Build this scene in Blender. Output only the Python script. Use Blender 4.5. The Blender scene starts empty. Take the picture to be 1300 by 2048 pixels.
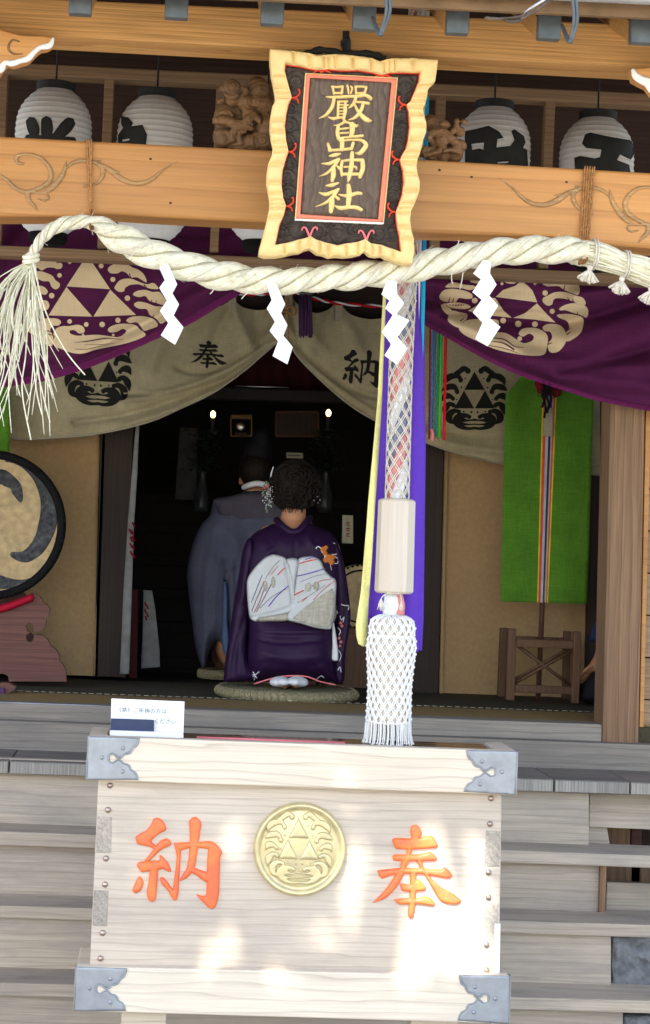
import bpy, bmesh, math, random
import numpy as np
from mathutils import Vector, Matrix
from mathutils.geometry import delaunay_2d_cdt
random.seed(7); np.random.seed(7)
S = bpy.context.scene
COL = S.collection

# ---------------------------------------------------------------- camera
FPX, PPY, EYE = 4000.0, 820.0, Vector((0, 0, 1.7))
YAW, ROLL = 0.072, 0.042
PITCH = math.atan((1100 - PPY) / FPX)
cam_d = bpy.data.cameras.new('camera'); cam = bpy.data.objects.new('camera', cam_d); COL.objects.link(cam)
RM = (Matrix.Rotation(-YAW, 3, 'Z') @ Matrix.Rotation(math.pi / 2 + PITCH, 3, 'X') @ Matrix.Rotation(ROLL, 3, 'Z'))
cam.matrix_world = Matrix.Translation(EYE) @ RM.to_4x4()
cam_d.sensor_fit = 'AUTO'; cam_d.sensor_width = 36
cam_d.lens = FPX / 2048 * 36
cam_d.shift_y = (PPY - 1024) / 2048
cam_d.clip_end = 300; cam_d.clip_start = 0.1
S.camera = cam

# ---------------------------------------------------------------- world, sun, exposure
SUN = Vector((-0.26, -0.62, 0.74)).normalized()
w = bpy.data.worlds.new('World'); S.world = w; w.use_nodes = True
nt = w.node_tree; nt.nodes.clear()
sky = nt.nodes.new('ShaderNodeTexSky'); sky.sky_type = 'NISHITA'; sky.sun_disc = False
sky.sun_elevation = math.asin(SUN.z)
sky.sun_rotation = math.atan2(SUN.x, SUN.y)
sky.air_density = 1.0; sky.dust_density = 1.5; sky.ozone_density = 1.0
bg = nt.nodes.new('ShaderNodeBackground'); bg.inputs[1].default_value = 0.15
wo = nt.nodes.new('ShaderNodeOutputWorld')
nt.links.new(sky.outputs[0], bg.inputs[0]); nt.links.new(bg.outputs[0], wo.inputs[0])
sd = bpy.data.lights.new('sun', 'SUN'); sd.energy = 3.6; sd.angle = math.radians(0.5); sd.color = (1.0, 0.95, 0.86)
so = bpy.data.objects.new('sun', sd); COL.objects.link(so)
so.rotation_euler = SUN.to_track_quat('Z', 'Y').to_euler(); so.location = SUN * 30
S.view_settings.view_transform = 'Standard'; S.view_settings.look = 'None'
S.view_settings.gamma = 1; S.view_settings.exposure = 2.1

# ---------------------------------------------------------------- helpers
RN = np.array(RM)
def P(px, py, Y):
    """world point on the vertical plane at distance Y that the photo shows at (px, py)"""
    d = RN @ np.array([(px - 650) / FPX, -(py - PPY) / FPX, -1.0])
    t = Y / d[1]
    return np.array([EYE.x + t * d[0], Y, EYE.z + t * d[2]])
def flat(Y): return lambda x, y, h=0: P(x, y, Y) - np.array([0, h, 0])
def HZ(px): return 1100 + 0.042 * (px - 650)
def cr(pts, n=6, closed=False):
    p = [np.array(q, float) for q in pts]; out = []; N = len(p)
    for i in range(N if closed else N - 1):
        a = p[(i - 1) % N] if closed or i > 0 else p[0]
        b, c = p[i], p[(i + 1) % N]
        d = p[(i + 2) % N] if closed or i + 2 < N else p[-1]
        for k in range(n):
            t = k / n
            out.append(0.5 * ((2 * b) + (c - a) * t + (2 * a - 5 * b + 4 * c - d) * t * t + (3 * b - a - 3 * c + d) * t ** 3))
    if not closed: out.append(p[-1])
    return out
def stroke(pts, w, n=5, cap=True):
    """outline polygon of a brush stroke: centre line and full widths"""
    if not hasattr(w, '__len__'): w = [w] * len(pts)
    q = cr([(x, y, ww) for (x, y), ww in zip(pts, w)], n)
    L, R = [], []
    for i, a in enumerate(q):
        b = q[min(i + 1, len(q) - 1)]; c = q[max(i - 1, 0)]
        t = (b - c)[:2]; l = np.hypot(*t) or 1; nrm = np.array([-t[1], t[0]]) / l
        L.append(a[:2] + nrm * a[2] / 2); R.append(a[:2] - nrm * a[2] / 2)
    def capf(a, t, r):
        th = math.atan2(t[1], t[0])
        return [a[:2] + r * np.array([math.cos(th + s), math.sin(th + s)]) for s in (math.pi / 3.2, 0, -math.pi / 3.2)]
    e = capf(q[-1], (q[-1] - q[-2])[:2], q[-1][2] / 2) if cap else []
    s = capf(q[0], (q[0] - q[1])[:2], q[0][2] / 2) if cap else []
    return [tuple(v) for v in L + e + R[::-1] + s]
def circ(x, y, r, ry=None, n=14):
    ry = ry or r
    return [(x + r * math.cos(i * 2 * math.pi / n), y + ry * math.sin(i * 2 * math.pi / n)) for i in range(n)]
def inside(pts, poly):
    x, y = pts[:, 0], pts[:, 1]; r = np.zeros(len(pts), bool); p = np.array(poly); q = np.roll(p, -1, 0)
    for (x0, y0), (x1, y1) in zip(p, q):
        if y0 == y1: continue
        c = ((y0 > y) != (y1 > y)) & (x < (x1 - x0) * (y - y0) / (y1 - y0) + x0)
        r ^= c
    return r
def segdist(V, A, B):
    out = np.full(len(V), 1e9)
    for s in range(0, len(A), 400):
        a, b = A[s:s + 400], B[s:s + 400]; d = b - a; L = np.maximum((d * d).sum(1), 1e-12)
        t = np.clip(((V[:, None] - a[None]) * d[None]).sum(2) / L[None], 0, 1)
        c = a[None] + t[..., None] * d[None]
        out = np.minimum(out, np.sqrt(((V[:, None] - c) ** 2).sum(2)).min(1))
    return out
def resamp(poly, step):
    out = []
    for i, a in enumerate(poly):
        b = poly[(i + 1) % len(poly)]; a = np.array(a, float); b = np.array(b, float)
        n = max(1, int(np.hypot(*(b - a)) / step))
        out += [a + (b - a) * k / n for k in range(n)]
    return out
def fill2d(polys, step, holes=()):
    """triangulated union of outlines minus holes, with inner points every `step`; returns verts, tris, dist to edge, boundary edges"""
    co, ed = [], []
    for pl in list(polys) + list(holes):
        r = resamp(pl, step); s = len(co); co += r
        ed += [(s + i, s + (i + 1) % len(r)) for i in range(len(r))]
    C = np.array(co); mn, mx = C.min(0), C.max(0)
    gx, gy = np.meshgrid(np.arange(mn[0] + step / 2, mx[0], step), np.arange(mn[1] + step / 2, mx[1], step * .87))
    gx[1::2] += step / 2
    G = np.stack([gx.ravel(), gy.ravel()], 1)
    def ins(Q):
        m = np.zeros(len(Q), bool)
        for pl in polys: m |= inside(Q, pl)
        for pl in holes: m &= ~inside(Q, pl)
        return m
    if len(G):
        G = G[ins(G)]
    if len(G):
        E = np.array(ed); dd = segdist(G, C[E[:, 0]], C[E[:, 1]]); G = G[dd > step * .45]
    allp = np.concatenate([C, G]) if len(G) else C
    v, e, f, *_ = delaunay_2d_cdt([Vector(p) for p in allp], ed, [], 0, 1e-4)
    V = np.array([[q.x, q.y] for q in v]); F = np.array([t for t in f if len(t) == 3])
    keep = ins(V[F].mean(1)); F = F[keep]
    a = V[F[:, 1]] - V[F[:, 0]]; b = V[F[:, 2]] - V[F[:, 0]]
    ar = a[:, 0] * b[:, 1] - a[:, 1] * b[:, 0]
    ok_ = np.abs(ar) > 4e-3 * step * step; F = F[ok_]; ar = ar[ok_]
    F[ar < 0] = F[ar < 0][:, ::-1]
    used = np.unique(F); mp = -np.ones(len(V), int); mp[used] = np.arange(len(used)); V = V[used]; F = mp[F]
    cnt = {}
    for t in F:
        for i in range(3):
            k = (t[i], t[(i + 1) % 3]); rk = (k[1], k[0])
            if rk in cnt: cnt[rk] = None
            else: cnt[k] = 1
    B = [k for k, s in cnt.items() if s]
    Bn = np.array(B)
    D = segdist(V, V[Bn[:, 0]], V[Bn[:, 1]])
    return V, F, D, B
WL = {}
def wloc(o): return WL.get(o.name, Vector((0, 0, 0))) if o else Vector((0, 0, 0))
def mk(name, verts, faces, mat, parent=None, smooth=False, keep_origin=False, label=None, kind=None):
    V = np.array(verts, float); me = bpy.data.meshes.new(name)
    c = (V.min(0) + V.max(0)) / 2
    if parent is None: c[2] = V.min(0)[2]
    me.from_pydata([tuple(v) for v in (V - c)], [], [tuple(int(i) for i in f) for f in faces]); me.update()
    if smooth: me.shade_smooth()
    o = bpy.data.objects.new(name, me); COL.objects.link(o)
    if mat: me.materials.append(mat)
    WL[o.name] = Vector(c)
    if parent: o.parent = parent
    o.location = Vector(c) - wloc(parent)
    if label: o['label'] = label
    if kind: o['kind'] = kind
    return o
def tag(o, label=None, cat=None, group=None, kind=None):
    if label: o['label'] = label
    if cat: o['category'] = cat
    if group: o['group'] = group
    if kind: o['kind'] = kind
    return o
def thing(name, loc, label, cat, group=None):
    o = bpy.data.objects.new(name, None); COL.objects.link(o); o.location = Vector(loc); o.empty_display_size = .05
    WL[o.name] = Vector(loc)
    return tag(o, label, cat, group)
def bevel(o, wd, seg=2, ang=35):
    m = o.modifiers.new('b', 'BEVEL'); m.width = wd; m.segments = seg; m.limit_method = 'ANGLE'; m.angle_limit = math.radians(ang)
    m.harden_normals = False
    return o
def prism(name, outline, Y0, D, mat, parent=None, bev=0, **k):
    """solid with a traced front outline at distance Y0, going D back"""
    n = len(outline); f = [P(x, y, Y0) for x, y in outline]; b = [v + np.array([0, D, 0]) for v in f]
    area = sum(outline[i][0] * outline[(i + 1) % n][1] - outline[(i + 1) % n][0] * outline[i][1] for i in range(n))
    fr = list(range(n)); bk = list(range(2 * n - 1, n - 1, -1))
    if area > 0: fr = fr[::-1]; bk = bk[::-1]
    # image y is down: order that faces the viewer
    faces = [fr, bk]
    for i in range(n):
        j = (i + 1) % n
        q = [i, j, n + j, n + i]
        faces.append(q if area > 0 else q[::-1])
    o = mk(name, f + b, faces, mat, parent, **k)
    fixn(o)
    if bev: bevel(o, bev)
    return o
def fixn(o):
    bm = bmesh.new(); bm.from_mesh(o.data); bmesh.ops.recalc_face_normals(bm, faces=bm.faces); bm.to_mesh(o.data); bm.free()
def box(name, x0, x1, y0, y1, z0, z1, mat, parent=None, bev=0, **k):
    v = [(x, y, z) for x in (x0, x1) for y in (y0, y1) for z in (z0, z1)]
    f = [(0, 1, 3, 2), (4, 6, 7, 5), (0, 4, 5, 1), (2, 3, 7, 6), (0, 2, 6, 4), (1, 5, 7, 3)]
    o = mk(name, v, f, mat, parent, **k); fixn(o)
    if bev: bevel(o, bev)
    return o
def relief(name, polys, mapf, mat, parent=None, step=3, holes=(), base=0.0, h=0.003, rnd=3.0, hf=None, smooth=True, skirt=.001, **k):
    """raised shape on a surface: flat-edged side walls below, rounded top"""
    V, F, D, B = fill2d(polys, step, holes)
    t = np.clip(D / rnd, 0, 1); hh = base + h * np.sqrt(1 - (1 - t) ** 2)
    if hf is not None: hh = hh + hf(V, D)
    top = [mapf(x, y, q) for (x, y), q in zip(V, hh)]
    verts = list(top); faces = [tuple(f[::-1]) for f in F]
    bi = {}
    for a, b in B:
        for i in (a, b):
            if i not in bi: bi[i] = len(verts); verts.append(mapf(V[i][0], V[i][1], -skirt))
    for a, b in B: faces.append((a, b, bi[b], bi[a]))
    o = mk(name, verts, faces, mat, parent, smooth=smooth, **k); fixn(o)
    # make sure the front faces the viewer
    return o
def puff(name, outline, Y0, T, full, mat, parent=None, step=4, yf=None, crease=None, back=1.0, curve=True, **k):
    """closed, inflated solid with a traced outline; T half thickness (m), full = px from the edge where it is fully thick"""
    ol = cr(outline, 4, True) if curve else outline
    V, F, D, B = fill2d([ol], step)
    t = np.clip(D / full, 0, 1); hh = T * np.sqrt(np.maximum(0, 1 - (1 - t) ** 2))
    bset = set(i for e in B for i in e)
    dis = np.zeros(len(V))
    if crease:
        for pts, wd, dp in crease:
            q = np.array(cr(pts, 4)); d = segdist(V, q[:-1], q[1:]); dis += dp * np.exp(-(d / wd) ** 2)
    off = np.array([yf(x, y) for x, y in V]) if yf else np.zeros(len(V))
    verts = []; 
    for i, (x, y) in enumerate(V):
        p = P(x, y, Y0 + off[i]); p = p - np.array([0, hh[i] + dis[i] * (t[i]), 0]); verts.append(p)
    bk = {}
    for i, (x, y) in enumerate(V):
        if i in bset: bk[i] = i
        else:
            bk[i] = len(verts); p = P(x, y, Y0 + off[i]); verts.append(p + np.array([0, hh[i] * back, 0]))
    faces = [tuple(f[::-1]) for f in F] + [tuple(bk[i] for i in f) for f in F]
    o = mk(name, verts, faces, mat, parent, smooth=True, **k); fixn(o)
    return o
def sheet(name, outline, Y0, dispf, mat, parent=None, step=8, holes=(), **k):
    """cloth: a traced outline whose depth follows dispf(px, py)"""
    V, F, D, B = fill2d([outline], step, holes)
    dp = dispf(V[:, 0], V[:, 1])
    verts = [P(x, y, Y0 + d) for (x, y), d in zip(V, dp)]
    return mk(name, verts, [tuple(f) for f in F], mat, parent, smooth=True, **k)
def tube(path, rad, n=8, closed=False):
    path = [np.array(p, float) for p in path]
    if not hasattr(rad, '__len__'): rad = [rad] * len(path)
    V, F = [], []; N = len(path); up = np.array([0, 1.0, 0.013])
    prev = None
    for i, p in enumerate(path):
        a = path[(i - 1) % N] if closed else path[max(i - 1, 0)]
        b = path[(i + 1) % N] if closed else path[min(i + 1, N - 1)]
        t = b - a; t /= (np.linalg.norm(t) or 1)
        if prev is None:
            u = np.cross(t, up); 
            if np.linalg.norm(u) < 1e-3: u = np.cross(t, [1, 0, 0])
        else: u = prev - t * np.dot(prev, t)
        u /= np.linalg.norm(u); prev = u; v = np.cross(t, u)
        for k in range(n):
            th = 2 * math.pi * k / n; V.append(p + rad[i] * (math.cos(th) * u + math.sin(th) * v))
    for i in range(N if closed else N - 1):
        j = (i + 1) % N
        for k in range(n):
            l = (k + 1) % n; F.append((i * n + k, i * n + l, j * n + l, j * n + k))
    if not closed:
        F.append(tuple(range(n))[::-1]); F.append(tuple((N - 1) * n + k for k in range(n)))
    return V, F
class MB:
    def __init__(s): s.v = []; s.f = []
    def add(s, vf):
        o = len(s.v); s.v += list(vf[0]); s.f += [tuple(i + o for i in f) for f in vf[1]]; return s
    def build(s, name, mat, parent=None, smooth=True, **k):
        o = mk(name, s.v, s.f, mat, parent, smooth=smooth, **k); return o
def lathe(prof, cx, cy, n=32, sq=None):
    """prof: list of (r, z)"""
    V, F = [], []
    for r, z in prof:
        for k in range(n):
            th = 2 * math.pi * k / n; V.append(np.array([cx + r * math.cos(th), cy + r * math.sin(th), z]))
    for i in range(len(prof) - 1):
        for k in range(n):
            l = (k + 1) % n; F.append((i * n + k, i * n + l, (i + 1) * n + l, (i + 1) * n + k))
    F.append(tuple(range(n))[::-1]); F.append(tuple((len(prof) - 1) * n + k for k in range(n)))
    return V, F
def ball(c, r, n=10, m=7, sc=(1, 1, 1), rot=None):
    V, F = [], []
    for i in range(m + 1):
        ph = math.pi * i / m
        for k in range(n):
            th = 2 * math.pi * k / n
            d = np.array([math.sin(ph) * math.cos(th) * sc[0], math.sin(ph) * math.sin(th) * sc[1], math.cos(ph) * sc[2]]) * r
            if rot is not None: d = rot @ d
            V.append(np.array(c) + d)
    for i in range(m):
        for k in range(n):
            l = (k + 1) % n; F.append((i * n + k, (i + 1) * n + k, (i + 1) * n + l, i * n + l))
    return V, F
def cone(a, b, ra, rb, n=12, seg=6):
    a = np.array(a, float); b = np.array(b, float)
    m = MB(); m.add(tube([a + (b - a) * t for t in np.linspace(0, 1, seg)], list(np.linspace(ra, rb, seg)), n))
    m.add(ball(a, ra, n)); m.add(ball(b, rb, n)); return m.v, m.f
def remeshed(name, mb, vox, mat, parent=None, smooth_it=6, disp=None, **k):
    """fuse overlapping shapes into one continuous surface"""
    V = np.array(mb.v); c = (V.min(0) + V.max(0)) / 2
    me = bpy.data.meshes.new('t'); me.from_pydata([tuple(v - c) for v in V], [], mb.f); me.update()
    t = bpy.data.objects.new('t', me); COL.objects.link(t)
    r = t.modifiers.new('r', 'REMESH'); r.mode = 'VOXEL'; r.voxel_size = vox
    if smooth_it:
        s = t.modifiers.new('s', 'SMOOTH'); s.iterations = smooth_it; s.factor = .5
    dg = bpy.context.evaluated_depsgraph_get(); ev = t.evaluated_get(dg)
    m2 = ev.to_mesh(); W = np.array([v.co[:] for v in m2.vertices]) + c; Fs = [tuple(p.vertices) for p in m2.polygons]
    ev.to_mesh_clear(); bpy.data.objects.remove(t); bpy.data.meshes.remove(me)
    if disp is not None: W = disp(W)
    return mk(name, W, Fs, mat, parent, smooth=True, **k)

# ---------------------------------------------------------------- materials
def newmat(name):
    m = bpy.data.materials.new(name); m.use_nodes = True; nt = m.node_tree
    return m, nt, nt.nodes['Principled BSDF']
def N(nt, t, **k):
    n = nt.nodes.new(t)
    for a, b in k.items():
        if a.startswith('i_'):
            key = a[2:]; n.inputs[int(key) if key.isdigit() else key.replace('_', ' ')].default_value = b
        else: setattr(n, a, b)
    return n
def coords(nt, rnd=True):
    tc = N(nt, 'ShaderNodeTexCoord')
    if not rnd: return tc.outputs['Object']
    oi = N(nt, 'ShaderNodeObjectInfo'); mul = N(nt, 'ShaderNodeVectorMath', operation='SCALE')
    cmb = N(nt, 'ShaderNodeCombineXYZ'); L = nt.links
    for i in range(3): L.new(oi.outputs['Random'], cmb.inputs[i])
    mul.inputs['Scale'].default_value = 7.3
    L.new(cmb.outputs[0], mul.inputs[0])
    add = N(nt, 'ShaderNodeVectorMath', operation='ADD'); L.new(tc.outputs['Object'], add.inputs[0]); L.new(mul.outputs[0], add.inputs[1])
    return add.outputs[0]
def ramp(nt, fac, cols):
    r = N(nt, 'ShaderNodeValToRGB'); e = r.color_ramp.elements
    while len(e) < len(cols): e.new(.5)
    for q, (p, c) in zip(e, cols): q.position = p; q.color = (*c, 1) if len(c) == 3 else c
    nt.links.new(fac, r.inputs[0]); return r.outputs[0]
def mixc(nt, f, a, b, mode='MIX'):
    m = N(nt, 'ShaderNodeMix', data_type='RGBA', blend_type=mode)
    for s, v in ((m.inputs[0], f), (m.inputs[6], a), (m.inputs[7], b)):
        if hasattr(v, 'links'): nt.links.new(v, s)
        elif isinstance(v, (int, float)): s.default_value = v
        else: s.default_value = (*v, 1)
    return m.outputs[2]
def wood(name, c1, c2, axis='X', ring=9, fine=1.0, rough=.6, spec=.3, stain=None, stain_amt=.5, bump=.25, distort=5, coat=0, streak=.65, thin=False):
    m, nt, b = newmat(name); L = nt.links; v = coords(nt)
    mp = N(nt, 'ShaderNodeMapping'); a = 'XYZ'.index(axis); sc = [1, 1, 1]; sc[a] = .13
    mp.inputs['Scale'].default_value = sc; mp.inputs['Rotation'].default_value = (.07, .05, .04)
    L.new(v, mp.inputs[0])
    wv = N(nt, 'ShaderNodeTexWave', wave_type='BANDS', bands_direction='DIAGONAL' if axis != 'X' else 'Z', wave_profile='SAW')
    if axis == 'Z': wv.bands_direction = 'X'
    wv.inputs['Scale'].default_value = ring; wv.inputs['Distortion'].default_value = distort; wv.inputs['Detail'].default_value = 2; wv.inputs['Detail Scale'].default_value = 1.2
    L.new(mp.outputs[0], wv.inputs[0])
    mp2 = N(nt, 'ShaderNodeMapping'); sc2 = [180 * fine] * 3; sc2[a] = 4; mp2.inputs['Scale'].default_value = sc2; L.new(v, mp2.inputs[0])
    nf = N(nt, 'ShaderNodeTexNoise'); nf.inputs['Scale'].default_value = 1; nf.inputs['Detail'].default_value = 4; L.new(mp2.outputs[0], nf.inputs[0])
    nb = N(nt, 'ShaderNodeTexNoise'); nb.inputs['Scale'].default_value = 3.0; nb.inputs['Detail'].default_value = 5; L.new(mp.outputs[0], nb.inputs[0])
    mid = tuple((p + q) / 2 for p, q in zip(c1, c2))
    col = ramp(nt, wv.outputs[1], [(0, c1), (.55, tuple(.8 * p + .2 * q for p, q in zip(c1, c2))), (.92, mid), (1, c2)])
    if thin: col = ramp(nt, wv.outputs[1], [(0, c1), (.7, c1), (.9, tuple(.5 * p + .5 * q for p, q in zip(c1, c2))), (.97, c2), (1, c1)])
    f2 = ramp(nt, nf.outputs[0], [(.35, (.62, .62, .62)), (.65, (1.12, 1.12, 1.12))])
    col = mixc(nt, streak, col, f2, 'MULTIPLY')
    f3 = ramp(nt, nb.outputs[0], [(.3, (.78, .76, .74)), (.7, (1.12, 1.12, 1.1))])
    col = mixc(nt, 1.0, col, f3, 'MULTIPLY')
    if stain:
        ns = N(nt, 'ShaderNodeTexNoise'); ns.inputs['Scale'].default_value = 4.5; ns.inputs['Detail'].default_value = 7; ns.inputs['Roughness'].default_value = .65
        mp3 = N(nt, 'ShaderNodeMapping'); s3 = [1, 1, 1.6]; s3[a] = .5; mp3.inputs['Scale'].default_value = s3; L.new(v, mp3.inputs[0]); L.new(mp3.outputs[0], ns.inputs[0])
        fs = ramp(nt, ns.outputs[0], [(.45, (0, 0, 0)), (.72, (stain_amt,) * 3)])
        col = mixc(nt, fs, col, stain)
    L.new(col, b.inputs['Base Color'])
    b.inputs['Roughness'].default_value = rough; b.inputs['Specular IOR Level'].default_value = spec
    if coat: b.inputs['Coat Weight'].default_value = coat; b.inputs['Coat Roughness'].default_value = .12
    ad = N(nt, 'ShaderNodeMath', operation='ADD'); L.new(nf.outputs[0], ad.inputs[0]); L.new(wv.outputs[1], ad.inputs[1])
    bp = N(nt, 'ShaderNodeBump'); bp.inputs['Strength'].default_value = bump; bp.inputs['Distance'].default_value = .002
    L.new(ad.outputs[0], bp.inputs['Height']); L.new(bp.outputs[0], b.inputs['Normal'])
    return m
def plain(name, col, rough=.6, metal=0, var=.12, scale=20, bump=.1, bdist=.002, spec=.3, col2=None, c2amt=.5, sheen=0, sss=0, trans=0):
    m, nt, b = newmat(name); L = nt.links; v = coords(nt)
    n = N(nt, 'ShaderNodeTexNoise'); n.inputs['Scale'].default_value = scale; n.inputs['Detail'].default_value = 5; L.new(v, n.inputs[0])
    f = ramp(nt, n.outputs[0], [(.3, (1 - var * 2,) * 3), (.7, (1 + var,) * 3)])
    base = col
    if col2:
        n2 = N(nt, 'ShaderNodeTexNoise'); n2.inputs['Scale'].default_value = scale * .35; n2.inputs['Detail'].default_value = 6; n2.inputs['Roughness'].default_value = .7; L.new(v, n2.inputs[0])
        g = ramp(nt, n2.outputs[0], [(.42, (0, 0, 0)), (.62, (c2amt,) * 3)])
        base = mixc(nt, g, col, col2)
    c = mixc(nt, 1.0, base, f, 'MULTIPLY'); L.new(c, b.inputs['Base Color'])
    b.inputs['Roughness'].default_value = rough; b.inputs['Metallic'].default_value = metal; b.inputs['Specular IOR Level'].default_value = spec
    if sheen: b.inputs['Sheen Weight'].default_value = sheen
    if sss: b.inputs['Subsurface Weight'].default_value = sss; b.inputs['Subsurface Radius'].default_value = (.01, .004, .002)
    if trans:
        tr = N(nt, 'ShaderNodeBsdfTranslucent'); L.new(c, tr.inputs[0]); mx = N(nt, 'ShaderNodeMixShader'); mx.inputs[0].default_value = trans
        out = nt.nodes['Material Output']; L.new(b.outputs[0], mx.inputs[1]); L.new(tr.outputs[0], mx.inputs[2]); L.new(mx.outputs[0], out.inputs[0])
    if bump:
        bp = N(nt, 'ShaderNodeBump'); bp.inputs['Strength'].default_value = bump; bp.inputs['Distance'].default_value = bdist
        L.new(n.outputs[0], bp.inputs['Height']); L.new(bp.outputs[0], b.inputs['Normal'])
    return m
def cloth(name, col, var=.12, weave=600, rough=.85, trans=0, bump=.35, spec=.12, sheen=0):
    m, nt, b = newmat(name); L = nt.links; v = coords(nt)
    w1 = N(nt, 'ShaderNodeTexNoise'); mp = N(nt, 'ShaderNodeMapping'); mp.inputs['Scale'].default_value = (weave, 1, 25); L.new(v, mp.inputs[0]); L.new(mp.outputs[0], w1.inputs[0]); w1.inputs['Scale'].default_value = 1
    w2 = N(nt, 'ShaderNodeTexNoise'); mp2 = N(nt, 'ShaderNodeMapping'); mp2.inputs['Scale'].default_value = (25, 1, weave); L.new(v, mp2.inputs[0]); L.new(mp2.outputs[0], w2.inputs[0]); w2.inputs['Scale'].default_value = 1
    ad = N(nt, 'ShaderNodeMath', operation='ADD'); L.new(w1.outputs[0], ad.inputs[0]); L.new(w2.outputs[0], ad.inputs[1])
    n = N(nt, 'ShaderNodeTexNoise'); n.inputs['Scale'].default_value = 9; n.inputs['Detail'].default_value = 4; L.new(v, n.inputs[0])
    f = ramp(nt, ad.outputs[0], [(.35, (1 - var * 1.6,) * 3), (.65, (1 + var,) * 3)])
    ff = ramp(nt, n.outputs[0], [(.3, (1 - var,) * 3), (.7, (1 + var,) * 3)])
    f.node.color_ramp.elements[0].position = .7 / 2; 
    dv = N(nt, 'ShaderNodeMath', operation='MULTIPLY'); dv.inputs[1].default_value = .5; L.new(ad.outputs[0], dv.inputs[0]); L.new(dv.outputs[0], f.node.inputs[0])
    c = mixc(nt, 1.0, col, f, 'MULTIPLY'); c = mixc(nt, 1.0, c, ff, 'MULTIPLY'); L.new(c, b.inputs['Base Color'])
    b.inputs['Roughness'].default_value = rough; b.inputs['Specular IOR Level'].default_value = spec; b.inputs['Sheen Weight'].default_value = sheen
    bp = N(nt, 'ShaderNodeBump'); bp.inputs['Strength'].default_value = bump; bp.inputs['Distance'].default_value = .0015; L.new(ad.outputs[0], bp.inputs['Height']); L.new(bp.outputs[0], b.inputs['Normal'])
    if trans:
        tr = N(nt, 'ShaderNodeBsdfTranslucent'); L.new(c, tr.inputs[0]); mx = N(nt, 'ShaderNodeMixShader'); mx.inputs[0].default_value = trans
        out = nt.nodes['Material Output']; L.new(b.outputs[0], mx.inputs[1]); L.new(tr.outputs[0], mx.inputs[2]); L.new(mx.outputs[0], out.inputs[0])
    return m
def glow(name, col, st):
    m, nt, b = newmat(name); b.inputs['Emission Color'].default_value = (*col, 1); b.inputs['Emission Strength'].default_value = st; b.inputs['Base Color'].default_value = (*col, 1); return m

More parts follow.
